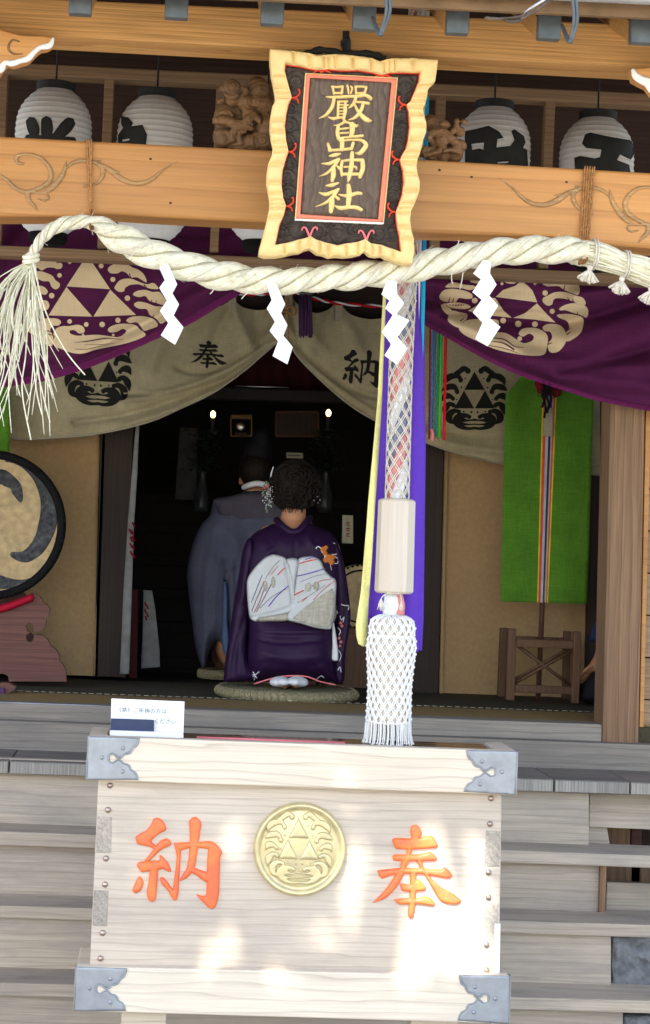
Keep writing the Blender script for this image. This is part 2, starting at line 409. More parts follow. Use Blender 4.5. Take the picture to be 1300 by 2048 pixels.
M = dict(
 beam=wood('amber_cedar', (.60, .295, .092), (.47, .21, .062), 'X', ring=4, rough=.5, distort=3, stain=(.52, .25, .10), stain_amt=.4, bump=.1, streak=.35),
 purlin=wood('straight_grain_cedar', (.60, .335, .115), (.36, .165, .05), 'X', ring=26, rough=.55, distort=2.2, bump=.2),
 carved=wood('carved_cedar', (.30, .165, .075), (.17, .09, .042), 'X', ring=10, stain=(.1, .07, .05), stain_amt=.7),
 groove=wood('dusty_carved_cedar', (.50, .30, .13), (.37, .21, .09), 'X', ring=10, stain=(.2, .14, .09)),
 grey=wood('weathered_grey_board', (.48, .41, .33), (.36, .305, .24), 'X', ring=11, distort=8, stain=(.22, .20, .19), stain_amt=.6, rough=.75, streak=.4, thin=True),
 grey_shade=wood('shaded_weathered_board', (.25, .22, .19), (.18, .155, .135), 'X', ring=11, distort=8, stain=(.13, .12, .115), stain_amt=.6, rough=.75, streak=.45, thin=True),  # grey board again, sill and veranda shade put into a darker colour
 greyend=wood('weathered_end_grain', (.36, .335, .30), (.20, .19, .175), 'Z', ring=30, stain=(.1, .1, .1), rough=.8),
 pale=wood('bleached_cedar', (.67, .575, .455), (.50, .42, .33), 'X', ring=11, distort=9, stain=(.50, .42, .34), stain_amt=.4, rough=.65, bump=.15, streak=.3, thin=True),
 panel=wood('bleached_panel', (.56, .475, .385), (.43, .36, .29), 'X', ring=13, distort=7, stain=(.33, .275, .225), stain_amt=.75, rough=.65, bump=.2, streak=.3, thin=True),
 endg=wood('end_grain_patch', (.44, .385, .32), (.28, .25, .21), 'Y', ring=26, stain=(.16, .14, .12), rough=.8),
 post=wood('brown_post', (.27, .16, .092), (.14, .08, .045), 'Z', ring=9, distort=5, rough=.7, bump=.3),
 rail=wood('brown_rail', (.26, .165, .09), (.16, .10, .055), 'X', ring=14, rough=.65),
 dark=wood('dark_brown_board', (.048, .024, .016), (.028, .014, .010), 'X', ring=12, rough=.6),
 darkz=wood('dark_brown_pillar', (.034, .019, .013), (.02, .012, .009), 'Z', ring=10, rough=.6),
 tanp=plain('tan_wall_board', (.42, .27, .13), rough=.8, var=.06, scale=60),
 stand=wood('mauve_stained_wood', (.145, .062, .05), (.095, .042, .036), 'X', ring=10, rough=.7),
 rack=wood('rack_wood', (.15, .075, .04), (.09, .045, .025), 'Z', ring=12, rough=.6),
 cap=plain('grey_copper_cap', (.11, .125, .13), rough=.5, metal=.3, var=.1, scale=40),
 zinc=plain('galvanised_metal', (.29, .305, .32), rough=.45, metal=.55, var=.08, scale=25, col2=(.24, .25, .26)),
 gut=plain('gutter_metal', (.42, .42, .41), rough=.4, metal=.3, var=.08, scale=12),
 lacq=wood('lacquered_slat', (.22, .11, .04), (.15, .07, .025), 'X', ring=8, rough=.18, coat=.8, bump=.05),
 paper=cloth('white_paper', (.72, .73, .73), var=.03, weave=200, trans=.15, sheen=0, bump=.1),
 shide=plain('bright_white_paper', (.88, .88, .88), rough=.7, var=.01, trans=.15, bump=.0),
 ink=plain('black_ink', (.022, .024, .024), rough=.7, var=.15),
 straw=None, brown_cord=plain('brown_cord', (.42, .20, .07), rough=.8, var=.25, scale=150, bump=.5),
 cream=plain('cream_cord', (.66, .60, .50), rough=.85, var=.12, scale=200, bump=.4),
 groovest=plain('shaded_straw', (.46, .41, .26), rough=.85, var=.2, scale=200), voidm=plain('near_black_wood', (.010, .007, .006), rough=.8), dimp=plain('dim_paper', (.05, .05, .055), rough=.8),  # voidm: even near-black base colour that keeps the inner hall dark
 white_cord=plain('white_cotton_cord', (.80, .78, .74), rough=.9, var=.06, scale=200, bump=.3),
 grip=wood('smooth_pale_wood', (.58, .50, .41), (.53, .455, .37), 'Z', ring=4, rough=.5, bump=.05, streak=.15),
 purple=cloth('purple_curtain_cloth', (.078, .012, .056)),
 hem=cloth('bounce_lit_hem_cloth', (.14, .016, .095)),  # brighter hem colour holds the ground bounce on the turned edge
 ecru=cloth('ecru_print', (.66, .52, .33), var=.06),
 beige=cloth('olive_beige_hemp', (.38, .33, .205), var=.14),
 tab=cloth('pale_tab', (.36, .33, .24)),
 blackp=cloth('black_print', (.016, .016, .014), sheen=0),
 green=cloth('green_brocade', (.085, .215, .02), weave=300),
 kimono=cloth('purple_silk', (.022, .006, .036), var=.08, rough=.5, spec=.2),
 obi=cloth('silver_brocade', (.52, .54, .56), var=.06, rough=.4, spec=.5),
 obi2=cloth('ribbed_cream_brocade', (.42, .395, .33), var=.14, weave=150, rough=.5),
 robe=cloth('blue_grey_gauze', (.085, .09, .135), var=.1),
 robe2=cloth('violet_grey_gauze', (.075, .066, .09), var=.1),
 bluecl=cloth('pale_blue_cloth', (.10, .15, .28)),
 whitecl=cloth('white_cotton', (.75, .76, .80), var=.03),
 black=cloth('black_cloth', (.012, .012, .016)),
 skin=plain('skin', (.42, .20, .11), rough=.5, var=.04, sss=.15),
 hair=plain('dark_hair', (.010, .006, .004), rough=.6, var=.3, scale=90, bump=.6, bdist=.004, spec=.15),
 rope_p=cloth('violet_ribbon', (.115, .045, .42), var=.05),
 rib_y=cloth('yellow_ribbon', (.80, .76, .30), var=.04),
 rib_w=cloth('white_ribbon', (.75, .72, .80), var=.04),
 rib_b=cloth('cyan_ribbon', (.02, .42, .68), var=.04),
 pink=cloth('pink_core', (.66, .26, .25)), navy=cloth('slate_core', (.19, .20, .29)), wcore=cloth('white_core', (.70, .70, .72)),
 gold=plain('brushed_gold', (.60, .50, .26), rough=.38, metal=.45, var=.07, scale=35, bump=.15, col2=(.52, .46, .30), c2amt=.5, spec=.5),
 frame=plain('pale_gold_paint', (.80, .59, .26), rough=.5, var=.05, scale=30, col2=(.72, .50, .20), c2amt=.4),
 gilt=plain('gilt_letter', (.80, .58, .22), rough=.45, var=.06, scale=80),
 signp=wood('dark_zelkova', (.15, .105, .078), (.055, .038, .028), 'Z', ring=16, distort=14, rough=.45, bump=.1),
 signc=plain('dark_cloud_carving', (.055, .04, .032), rough=.5, var=.3, scale=60, bump=.4),
 red=plain('vermilion', (.72, .06, .025), rough=.45, var=.06),
 salmon=plain('salmon_border', (.72, .22, .13), rough=.5, var=.06),
 rosep=plain('pink_paint', (.78, .20, .22), rough=.5, var=.05),
 orange=plain('vermilion_orange_letter', (.80, .13, .045), rough=.42, var=.05, scale=25, col2=(.84, .22, .05), c2amt=.7, spec=.4),
 tatami=plain('tatami', (.30, .195, .075), rough=.8, var=.12, scale=120),
 felt=plain('dark_felt', (.06, .05, .03), rough=.9, var=.12, scale=80),
 stone=plain('rough_stone', (.22, .225, .235), rough=.9, var=.25, scale=18, bump=1.0, bdist=.03, col2=(.12, .13, .14)),
 gravel=plain('pale_gravel', (.42, .39, .34), rough=.95, var=.25, scale=60, bump=.8, bdist=.02, col2=(.3, .28, .25)),
 card=plain('white_card', (.80, .80, .80), rough=.5, var=.01, bump=0),
 navyb=plain('navy_plastic', (.02, .035, .09), rough=.3, var=.05),
 greyt=plain('faded_grey_ink', (.12, .15, .20), rough=.7, var=.05),
 hide=plain('drum_hide', (.44, .32, .165), rough=.7, var=.15, scale=35, col2=(.36, .26, .14), c2amt=.5, bump=.3),
 drumink=plain('worn_black_paint', (.035, .037, .042), rough=.8, var=.3, scale=60, col2=(.10, .10, .10), c2amt=.6, bump=.4),
 drumrim=plain('black_iron_rim', (.008, .008, .008), rough=.8, var=.2, spec=.08),
 redcl=cloth('red_cloth', (.38, .01, .03)), maroon=cloth('maroon_drape', (.045, .009, .009)),
 strawc=plain('woven_straw', (.30, .26, .15), rough=.85, var=.2, scale=120, bump=.6, col2=(.22, .19, .11)),
 leaf=plain('leaf', (.05, .10, .025), rough=.5, var=.3, scale=6, trans=.3), bark=plain('bark', (.12, .085, .06), rough=.9, var=.4, scale=20, bump=1, bdist=.02),
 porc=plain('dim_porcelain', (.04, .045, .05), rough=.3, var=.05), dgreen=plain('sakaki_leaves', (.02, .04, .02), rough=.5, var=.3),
 goldd=plain('old_gold', (.09, .055, .02), rough=.35, metal=.7), steel=plain('steel', (.55, .55, .55), rough=.3, metal=.9),
 copper=plain('worn_rivet', (.40, .31, .26), rough=.35, metal=.85, var=.15), rooft=plain('roof_board', (.20, .12, .06), rough=.8),
 teal=cloth('teal_cord', (.01, .22, .17)), lime=cloth('green_cord', (.07, .38, .02)), bluec=cloth('blue_cord', (.05, .14, .34)), redc=cloth('red_cord', (.5, .01, .02)), dred=cloth('dark_red_cord', (.2, .01, .02)),
 hood=plain('grey_green_cord', (.10, .13, .12)), tassp=cloth('faded_purple_thread', (.09, .04, .11)),
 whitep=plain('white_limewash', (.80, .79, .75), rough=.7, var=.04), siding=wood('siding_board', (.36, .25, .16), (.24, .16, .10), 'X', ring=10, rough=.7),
 orangef=plain('orange_flower', (.70, .22, .04), rough=.6), yellowst=plain('yellow_stripe', (.66, .52, .02), rough=.7), navyst=plain('navy_stripe', (.02, .015, .07), rough=.7),
 redst=plain('red_stripe', (.62, .07, .05), rough=.7), greyst=plain('pale_grey_stripe', (.42, .40, .45), rough=.7),
)
def strawmat():
    m, nt, b = newmat('pale_straw'); L = nt.links; v = coords(nt)
    n = N(nt, 'ShaderNodeTexNoise'); n.inputs['Scale'].default_value = 45; n.inputs['Detail'].default_value = 8; n.inputs['Roughness'].default_value = .7; L.new(v, n.inputs[0])
    c = ramp(nt, n.outputs[0], [(.3, (.50, .46, .28)), (.5, (.72, .69, .52)), (.7, (.80, .78, .64))]); L.new(c, b.inputs['Base Color'])
    b.inputs['Roughness'].default_value = .75
    bp = N(nt, 'ShaderNodeBump'); bp.inputs['Strength'].default_value = .5; bp.inputs['Distance'].default_value = .003; L.new(n.outputs[0], bp.inputs['Height']); L.new(bp.outputs[0], b.inputs['Normal'])
    return m
M['straw'] = strawmat()
# ================================================================= setting: ground
FZ = 1.108                                   # floor height of the hall
g = box('ground', -40, 40, -30, 40, -.3, 0, M['gravel']); tag(g, kind='structure')

# ================================================================= shrine building
B = thing('shrine_building', (.5, 7.2, 0), 'wooden shrine hall with amber beams, eaves and open dark interior behind the offering box', 'shrine hall')
def slab(name, l, r, Y, D, m, bev=.004, par=None, **k):
    """long horizontal member: l, r = (x, top, bottom) at two photo columns, extended past the frame"""
    (x0, t0, b0), (x1, t1, b1) = l, r
    st, sb = (t1 - t0) / (x1 - x0), (b1 - b0) / (x1 - x0)
    q = [(x0, t0), (x1, t1), (x1, b1), (x0, b0)]
    return prism(name, q, Y, D, M[m] if isinstance(m, str) else m, par or B, bev=bev, **k)
# eave purlin
slab('eave_purlin', (-500, -29, 40), (1800, 72, 162), 5.12, .15, 'purlin', .006)
# roof deck over porch and hall
def roofdeck():
    y0, z0 = 4.72, 3.075; y1, z1 = 10.6, 5.2
    v = [(-3.2, y0, z0), (4.4, y0, z0), (4.4, y1, z1), (-3.2, y1, z1)]
    v += [(x, y, z + .06) for x, y, z in v]
    f = [(3, 2, 1, 0), (4, 5, 6, 7), (0, 1, 5, 4), (1, 2, 6, 5), (2, 3, 7, 6), (3, 0, 4, 7)]
    o = mk('roof', v, f, M['rooft'], B); fixn(o)
roofdeck()
caps = [(-28, -45, -2, 46), (160, -17, 31, 46), (352, -8, 39, 47), (543, 3, 52, 47), (727, 14, 62, 47), (913, 23, 70, 46), (1096, 32, 81, 47), (1281, 40, 89, 48)]
for cx, ty, by, wd in caps:
    if ty > 1e9: continue
    c = P(cx, by, 4.86); x0 = c[0] - wd / 2 * 4.86 / 4000; x1 = c[0] + wd / 2 * 4.86 / 4000; zb = c[2]; zt = zb + (by - ty) * 4.86 / 4000
    L_ = 1.3; sl = .42
    v = []
    for y in (4.865, 4.865 + L_):
        dz = (y - 4.865) * sl
        v += [(x0 + .003, y, zb + dz + .003), (x1 - .003, y, zb + dz + .003), (x1 - .003, y, zt + dz - .003), (x0 + .003, y, zt + dz - .003)]
    r = mk('rafter', v, [(0, 1, 2, 3), (7, 6, 5, 4), (0, 4, 5, 1), (1, 5, 6, 2), (2, 6, 7, 3), (3, 7, 4, 0)], M['purlin'], B); fixn(r)
    e = box('end_cap', x0, x1, 4.84, 4.875, zb, zt, M['cap'], r, bev=.003)
# gutter
gp = [P(x, -85 + .0475 * (x + 100), 4.72) + np.array([0, 0, .0]) for x in (-300, 300, 900, 1600)]
gm = MB(); gm.add(tube(gp, .034, 20)); gut = gm.build('gutter', M['gut'], B)
slab('eave_board', (-300, -75, -39), (1800, 18, 60), 4.76, .02, 'rooft', .003)
for gx, gy, tx, ty in ((762, -4, 757, 68), (1137, 12, 1136, 82)):
    a = P(gx + 8, gy - 16, 4.675); b_ = P(gx + 11, gy + 26, 4.675); c_ = P(tx, ty, 4.69); d_ = P(tx - 12, ty - 32, 4.80); m = MB()
    m.add(tube(cr([a, b_, c_ + np.array([.006, 0, .008]), c_, d_], 5), .0045, 6)); m.add(tube(cr([a + [.008, 0, 0], b_ + [.008, 0, 0], c_ + np.array([.01, 0, .008]), c_ + [.004, 0, 0], d_], 5), .0045, 6))
    m.build('gutter_bracket', M['cap'], gut)
# tie beam with carved scrolls
bo = [(-500, 246), (0, 272), (540, 300), (1300, 345), (1800, 372), (1800, 525), (1300, 497), (1186, 487), (1172, 479), (1150, 475), (830, 465), (530, 445), (300, 433), (192, 426), (176, 428), (155, 433), (0, 433), (-500, 408)]
beam = prism('tie_beam', bo, 5.38, .14, M['beam'], B, bev=.011)
beam.modifiers['b'].segments = 4
def z1(p): return [(x / 2, y / 2) for x, y in p]
sc = [([(95, 655), (70, 650), (68, 628), (90, 618), (130, 620), (165, 635), (195, 668), (205, 705), (188, 735), (145, 758), (100, 768), (60, 752), (30, 722), (-10, 695)], [8, 16, 16, 13, 14, 16, 20, 22, 22, 18, 18, 18, 14, 10]),
      ([(120, 772), (170, 772), (205, 755), (232, 725), (255, 690), (265, 645)], [5, 12, 22, 24, 20, 5]),
      ([(262, 680), (285, 655), (320, 645), (370, 648), (405, 668), (412, 695), (400, 722), (375, 740), (335, 745)], [4, 14, 18, 16, 18, 20, 16, 10, 12]),
      ([(350, 640), (380, 648), (405, 640), (400, 655), (440, 680), (480, 712), (525, 732), (575, 732), (615, 712), (650, 682), (708, 645)], [4, 10, 5, 12, 22, 24, 20, 20, 16, 10, 3]),
      ([(430, 675), (460, 685), (490, 690)], [4, 10, 3]),
      ([(112, 772), (115, 800), (135, 822), (150, 842)], [22, 20, 14, 3]), ([(140, 772), (180, 775), (195, 790), (180, 802), (152, 795)], [8, 10, 10, 10, 6])]
left = [stroke(z1(p), [w / 2 for w in ww]) for p, ww in sc]
def mirr(p):
    o = []
    for x, y in p:
        X = 2 * 676 - x; o.append((X, y + (X - x) * .053))
    return o
relief('scroll_carving', left, flat(5.38), M['groove'], beam, step=2.5, base=.0006, h=.007, rnd=4.5)
relief('scroll_carving', [mirr(p) for p in left], flat(5.38), M['groove'], beam, step=2.5, base=.0006, h=.007, rnd=4.5)
kn = [(301, 318), (341, 406), (943, 354), (1133, 364), (879, 340)]
for x, y in kn: relief('knot', [circ(x, y, 3, 2.2, 8)], flat(5.38), M['dark'], beam, step=2, base=.0003, h=.0004, rnd=2)
# white-edged bracket noses at both ends
bl = cr([(-430, 20), (-60, 45), (-2, 58), (40, 70), (88, 72), (106, 77), (104, 88), (92, 96), (80, 98), (68, 108), (56, 120), (40, 126), (24, 130), (12, 128), (2, 140), (-8, 150), (-60, 168), (-430, 160)], 3)
bn = prism('bracket_nose', [tuple(p) for p in bl], 5.06, .05, M['beam'], B, bev=.003)
relief('bracket_edge', [stroke([(106, 78), (99, 91), (80, 95), (68, 105), (56, 117), (40, 122), (24, 127), (10, 126), (2, 138), (-10, 144)], [6, 12, 10, 10, 12, 10, 12, 10, 14, 10])], flat(5.06), M['whitep'], bn, step=2.5, base=.002, h=.004, rnd=4)
relief('bracket_scroll', [stroke([(38, 83), (25, 80), (18, 90), (18, 100), (28, 108), (45, 108)], [3, 4, 5, 5, 4, 2])], flat(5.06), M['carved'], bn, step=2, base=.001, h=.002, rnd=2)
bn2 = prism('bracket_nose', [(1262, 137), (1300, 135), (1400, 136), (1700, 150), (1700, 250), (1400, 240), (1325, 205), (1306, 186), (1295, 172), (1282, 166), (1268, 158)], 5.06, .05, M['beam'], B, bev=.003)
relief('bracket_edge', [stroke([(1266, 141), (1271, 152), (1283, 160), (1296, 166), (1303, 178), (1320, 195)], [8, 14, 16, 18, 16, 12])], flat(5.06), M['whitep'], bn2, step=2.5, base=.002, h=.004, rnd=4)
prism('porch_post', [(-480, -20), (-380, -20), (-420, 2250), (-520, 2250)], 5.36, .17, M['post'], B, bev=.006)
prism('porch_post', [(1660, 60), (1760, 60), (1680, 2300), (1580, 2300)], 5.36, .17, M['post'], B, bev=.006)
# transom between hall posts
slab('upper_transom_rail', (-300, 109, 131), (1700, 207, 231), 6.9, .09, 'rail')
slab('lower_transom_rail', (-300, 477, 498), (1700, 567, 588), 6.9, .09, 'rail')
for a, b_, wd in (((219, 151), (204, 495), 19), ((442, 160), (428, 502), 17), ((884, 180), (869, 528), 18), ((1102, 193), (1087, 534), 19), ((8, 140), (-7, 492), 16)):
    prism('mullion', [(a[0] - wd / 2, a[1] - 2), (a[0] + wd / 2, a[1] - 2), (b_[0] + wd / 2, b_[1] + 3), (b_[0] - wd / 2, b_[1] + 3)], 6.92, .05, M['rail'], B, bev=.003)
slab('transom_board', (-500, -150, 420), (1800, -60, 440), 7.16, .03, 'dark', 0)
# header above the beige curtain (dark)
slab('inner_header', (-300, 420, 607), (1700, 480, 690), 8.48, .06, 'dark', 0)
# hall shell
def xr(px, Y): return P(px, 1000, Y)[0]
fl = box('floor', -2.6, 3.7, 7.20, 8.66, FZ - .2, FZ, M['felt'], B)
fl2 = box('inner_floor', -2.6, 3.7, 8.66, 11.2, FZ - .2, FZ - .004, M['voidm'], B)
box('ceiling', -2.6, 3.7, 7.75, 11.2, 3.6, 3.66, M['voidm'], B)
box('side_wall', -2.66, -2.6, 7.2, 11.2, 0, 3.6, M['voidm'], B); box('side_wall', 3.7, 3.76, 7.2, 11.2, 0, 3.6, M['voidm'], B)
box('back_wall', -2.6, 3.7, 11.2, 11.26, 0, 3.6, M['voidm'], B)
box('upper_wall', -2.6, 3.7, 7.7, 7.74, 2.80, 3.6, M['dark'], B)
# tatami strip with stitched border
tat = box('tatami_mat', -2.6, 3.0, 7.25, 7.72, FZ, FZ + .006, M['tatami'], B)
st = MB(); x = -.9
while x < 1.9:
    st.add(tube([(x, 7.735, FZ + .009), (x + .02, 7.735, FZ + .009)], .0013, 5)); x += .03
st.build('border_stitching', M['tab'], fl)
mr = MB(); mr.add(tube([P(-80, 1402, 7.2), P(1197, 1450, 7.2)], .0035, 8)); 
# thresholds
thr = slab('threshold', (-300, 1394, 1431), (1204, 1449, 1488), 7.19, .12, 'grey_shade')
mr.build('metal_track', M['steel'], thr)
slab('sill_beam', (-400, 1426, 1483), (1700, 1505, 1570), 7.12, .2, 'grey_shade')
# veranda planks (end grain towards the viewer)
cuts = [-330, -160, 20, 178, 330, 480, 640, 790, 960, 1110, 1262, 1420, 1580]
vz = P(0, 1521, 6.75)[2]
for i in range(len(cuts) - 1):
    a, b_ = cuts[i], cuts[i + 1]; xa = P(a, 1500, 6.75)[0]; xb = P(b_, 1500, 6.75)[0]
    pl = box('veranda_plank', xa + .002, xb - .002, 6.75 + random.uniform(-.004, .004), 7.125, vz - .043 + random.uniform(-.002, .002), vz + random.uniform(-.001, .001), M['grey_shade'], B, bev=.003)
    fe = box('plank_end', xa + .004, xb - .004, 6.742, 6.748, vz - .040, vz - .003, M['greyend'], pl, bev=.001)
# posts, pillars and wall panels
prism('hall_post', [(1222, 760), (1291, 763), (1277, 1492), (1205, 1489)], 7.18, .16, M['post'], B, bev=.005)
prism('post_trim', [(1293, 765), (1303, 766), (1286, 1504), (1278, 1504)], 7.22, .08, M['beam'], B, bev=.002)
for i in range(11):
    t0 = 640 + i * 84.5
    prism('siding_board', [(1284, t0), (1900, t0 + 30), (1900, t0 + 112), (1282, t0 + 82)], 7.27 - .006 * (i % 2), .03, M['siding'], B, bev=.003)
lp = prism('wall_panel', [(-500, 640), (214, 660), (205, 880), (188, 1352), (-500, 1330)], 8.62, .04, M['tanp'], B)
prism('panel_edge', [(205, 830), (213, 830), (196, 1353), (187, 1352)], 8.6, .03, M['tanp'], lp, bev=.003)
rp = prism('wall_panel', [(893, 700), (1260, 715), (1235, 1404), (878, 1389)], 8.62, .04, M['tanp'], B)
prism('panel_edge', [(893, 700), (901, 700), (886, 1390), (878, 1389)], 8.6, .03, M['tanp'], rp, bev=.003)
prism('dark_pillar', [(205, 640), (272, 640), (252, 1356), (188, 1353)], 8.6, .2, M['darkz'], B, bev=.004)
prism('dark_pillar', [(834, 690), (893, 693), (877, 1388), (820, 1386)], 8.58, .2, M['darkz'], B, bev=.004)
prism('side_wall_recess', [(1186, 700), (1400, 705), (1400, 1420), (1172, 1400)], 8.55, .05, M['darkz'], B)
# beams above the inner opening, maroon drape
slab('inner_lintel', (200, 766, 790), (900, 790, 812), 8.75, .1, 'voidm')
sheet('maroon_drape', [(440, 560), (800, 570), (800, 790), (440, 772)], 8.9, lambda x, y: .02 * np.sin(x * .11), M['maroon'], B, step=9)
mr = MB(); mr.add(tube([P(470, 772, 8.72), P(578, 775, 8.72)], .003, 6)); mr.build('curtain_rail', M['steel'], B)

# ================================================================= wooden steps
ST = thing('wooden_steps', (.5, 6.2, 0), 'weathered grey wooden steps rising to the hall behind the offering box', 'steps')
slab('tread', (-400, 1648, 1677), (1700, 1726, 1750), 6.60, .24, 'grey', .004, ST)
slab('tread', (-400, 1799, 1824), (1700, 1862, 1888), 6.42, .26, 'grey', .004, ST)
slab('tread', (-400, 1954, 1981), (1700, 2013, 2038), 6.22, .26, 'grey', .004, ST)
slab('riser', (-400, 1500, 1660), (1178, 1560, 1720), 6.80, .03, 'grey', .002, ST)
prism('header_board', [(1180, 1560), (1800, 1580), (1800, 1680), (1178, 1654)], 6.86, .03, M['grey'], ST, bev=.002)
prism('support_block', [(1177, 1650), (1214, 1653), (1220, 1690), (1214, 1705), (1176, 1700)], 6.88, .05, M['grey'], ST, bev=.003)
slab('riser', (-400, 1660, 1815), (1200, 1715, 1870), 6.64, .03, 'grey', .002, ST)
prism('stringer', [(1201, 1715), (1214, 1716), (1210, 1840), (1198, 1840)], 6.62, .2, M['post'], ST, bev=.002)
prism('riser', [(1214, 1764), (1800, 1785), (1800, 1900), (1210, 1860)], 6.78, .03, M['grey'], ST, bev=.002)
slab('riser', (-400, 1810, 1970), (1222, 1865, 2020), 6.44, .03, 'grey', .002, ST)
slab('riser', (-400, 1970, 2200), (1246, 2018, 2200), 6.25, .03, 'grey', .002, ST)
slab('underfloor_beam', (1150, 1722, 1770), (1800, 1742, 1790), 7.3, .1, 'post', .004, B)
prism('underfloor_post', [(1216, 1600), (1262, 1602), (1258, 1790), (1212, 1788)], 7.2, .1, M['post'], B, bev=.004)
prism('underfloor_post', [(1264, 1600), (1285, 1602), (1281, 1790), (1260, 1788)], 7.3, .1, M['stand'], B, bev=.004)
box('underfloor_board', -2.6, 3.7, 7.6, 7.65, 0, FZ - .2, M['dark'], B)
def rock(name, ol, Y, lab):
    o = relief(name, [ol], flat(Y), M['stone'], None, step=4, h=.015, rnd=14, skirt=.14, hf=lambda V, D: .006 * np.sin(V[:, 0] * .11 + 2 * np.sin(V[:, 1] * .09)) * np.cos(V[:, 1] * .1) + .0025 * np.sin(V[:, 0] * .43) * np.sin(V[:, 1] * .37))
    return tag(o, lab, 'stone', None)
rock('foundation_stone', [(1223, 1868), (1420, 1872), (1420, 1985), (1222, 1979)], 6.47, 'rough grey foundation stone set between two step treads at the right edge')
rock('foundation_stone', [(1249, 2034), (1420, 2036), (1420, 2120), (1247, 2120)], 6.27, 'rough grey stone under the lowest step tread in the bottom right corner')

# ================================================================= unseen tree before the shrine, crown gaps shaped to cast the dappled light
TR = thing('tree', (-2.6, -1.6, 0), 'leafy broad tree out of view, its crown gaps shaped to dapple the box', 'tree')
tm = MB(); tm.add(tube([(-2.6, -1.6, 0), (-2.5, -1.5, 1.6), (-2.3, -1.0, 3.4), (-1.9, -.2, 4.8), (-1.4, .8, 5.8), (-.9, 1.6, 6.6)], [.26, .2, .17, .12, .08, .03], 12))
for e in ((.8, 2.2, 6.6), (-1.8, 2.6, 5.9), (1.4, .6, 7.2), (-3.4, 1.0, 6.9), (-.2, 3.2, 5.6), (2.4, 1.8, 7.6)):
    tm.add(tube(cr([(-2.1, -.5, 4.2), ((-2.1 + e[0]) / 2, (-.5 + e[1]) / 2, (4.2 + e[2]) / 2 + .3), e], 5), list(np.linspace(.08, .015, 11)), 7))
tm.build('trunk', M['bark'], TR)
GAPS = [(472, 1690, 36, 42, .75), (270, 1650, 30, 40, .35), (455, 1740, 16, 60, .5), (730, 1690, 40, 52, .6), (880, 1705, 52, 60, .85), (965, 1780, 32, 110, .85), (740, 1800, 55, 50, .85), (845, 1850, 90, 60, .9), (930, 1900, 60, 50, .85), (690, 1890, 70, 30, .5),
        (560, 1745, 30, 14, .4), (200, 1800, 22, 55, .7), (400, 1980, 36, 46, .85), (560, 1985, 60, 30, .45), (780, 1985, 110, 34, .6), (460, 1880, 60, 30, .25), (300, 1760, 40, 30, .3), (640, 1540, 60, 20, .2), (1000, 1900, 10, 60, .95), (950, 1960, 50, 20, .6)]
def canopy():
    u = Vector((0, 0, 1)).cross(SUN).normalized(); v = SUN.cross(u)
    c0 = Vector((.55, 5.45, 1.05))
    V, F = [], []; n = 0
    gp = [(P(x, y, 5.47), rx * 1.2 * 5.47 / 4000, ry * 1.2 * 5.47 / 4000, p) for x, y, rx, ry, p in GAPS]
    while n < 24000:
        a, b_ = random.uniform(-2.4, 2.6), random.uniform(-2.2, 1.75); d = random.uniform(6.0, 7.6)
        if (a / 2.6) ** 2 + (b_ / 2.35) ** 2 > 1 + .12 * math.sin(5 * math.atan2(b_, a)): continue
        # target-plane point this leaf would shade
        q = c0 + u * a + v * b_
        t = (q.y - 5.47) / SUN.y; h = q - SUN * t
        skip = False
        for g_, rx, ry, p in gp:
            r = ((h.x - g_[0]) / rx) ** 2 + ((h.z - g_[2]) / ry) ** 2
            if r < 2.0 and random.random() < (.765 + .16 * p) * (1 if r < .75 else max(0, 1 - (r - .75) / 1.25) ** .5): skip = True; break
        n += 1
        if skip: continue
        pos = q + SUN * d
        s = random.uniform(.07, .11); R = Matrix.Rotation(random.uniform(0, 6.3), 3, 'Z') @ Matrix.Rotation(random.uniform(-.9, .9), 3, 'X') @ Matrix.Rotation(random.uniform(-.9, .9), 3, 'Y')
        i0 = len(V)
        for e in ((-.5, 0, 0), (-.1, .32, .05), (.6, 0, 0), (-.1, -.32, .05)): V.append(np.array(pos + R @ (Vector(e) * s * 1.7)))
        F.append((i0, i0 + 1, i0 + 2, i0 + 3))
    mk('crown', V, F, M['leaf'], TR)
canopy()

m = MB(); m.add(tube(cr([P(970, 36, 4.70), P(1000, 38, 4.68), P(1040, 34, 4.68), P(1070, 22, 4.68), P(1092, 6, 4.68), P(1110, -8, 4.69)], 5), [.003 + .002 * abs(math.sin(i * 1.3)) for i in range(26)], 6))
m.add(tube(cr([P(1010, 40, 4.68), P(1022, 44, 4.67), P(1045, 40, 4.68)], 4), .004, 6)); m.add(tube(cr([P(1052, 28, 4.68), P(1040, 40, 4.67), P(1066, 24, 4.68)], 4), .0025, 5))
tg = m.build('dry_twig', M['bark']); tag(tg, 'dry curled twig caught under the gutter edge at the top right', 'twig')
m = MB(); m.add(tube(cr([P(1048, 28, 4.69), P(1062, 16, 4.675), P(1085, 2, 4.675), P(1110, -14, 4.68)], 5), .0035, 7)); m.build('silver_wire', M['steel'], tg)
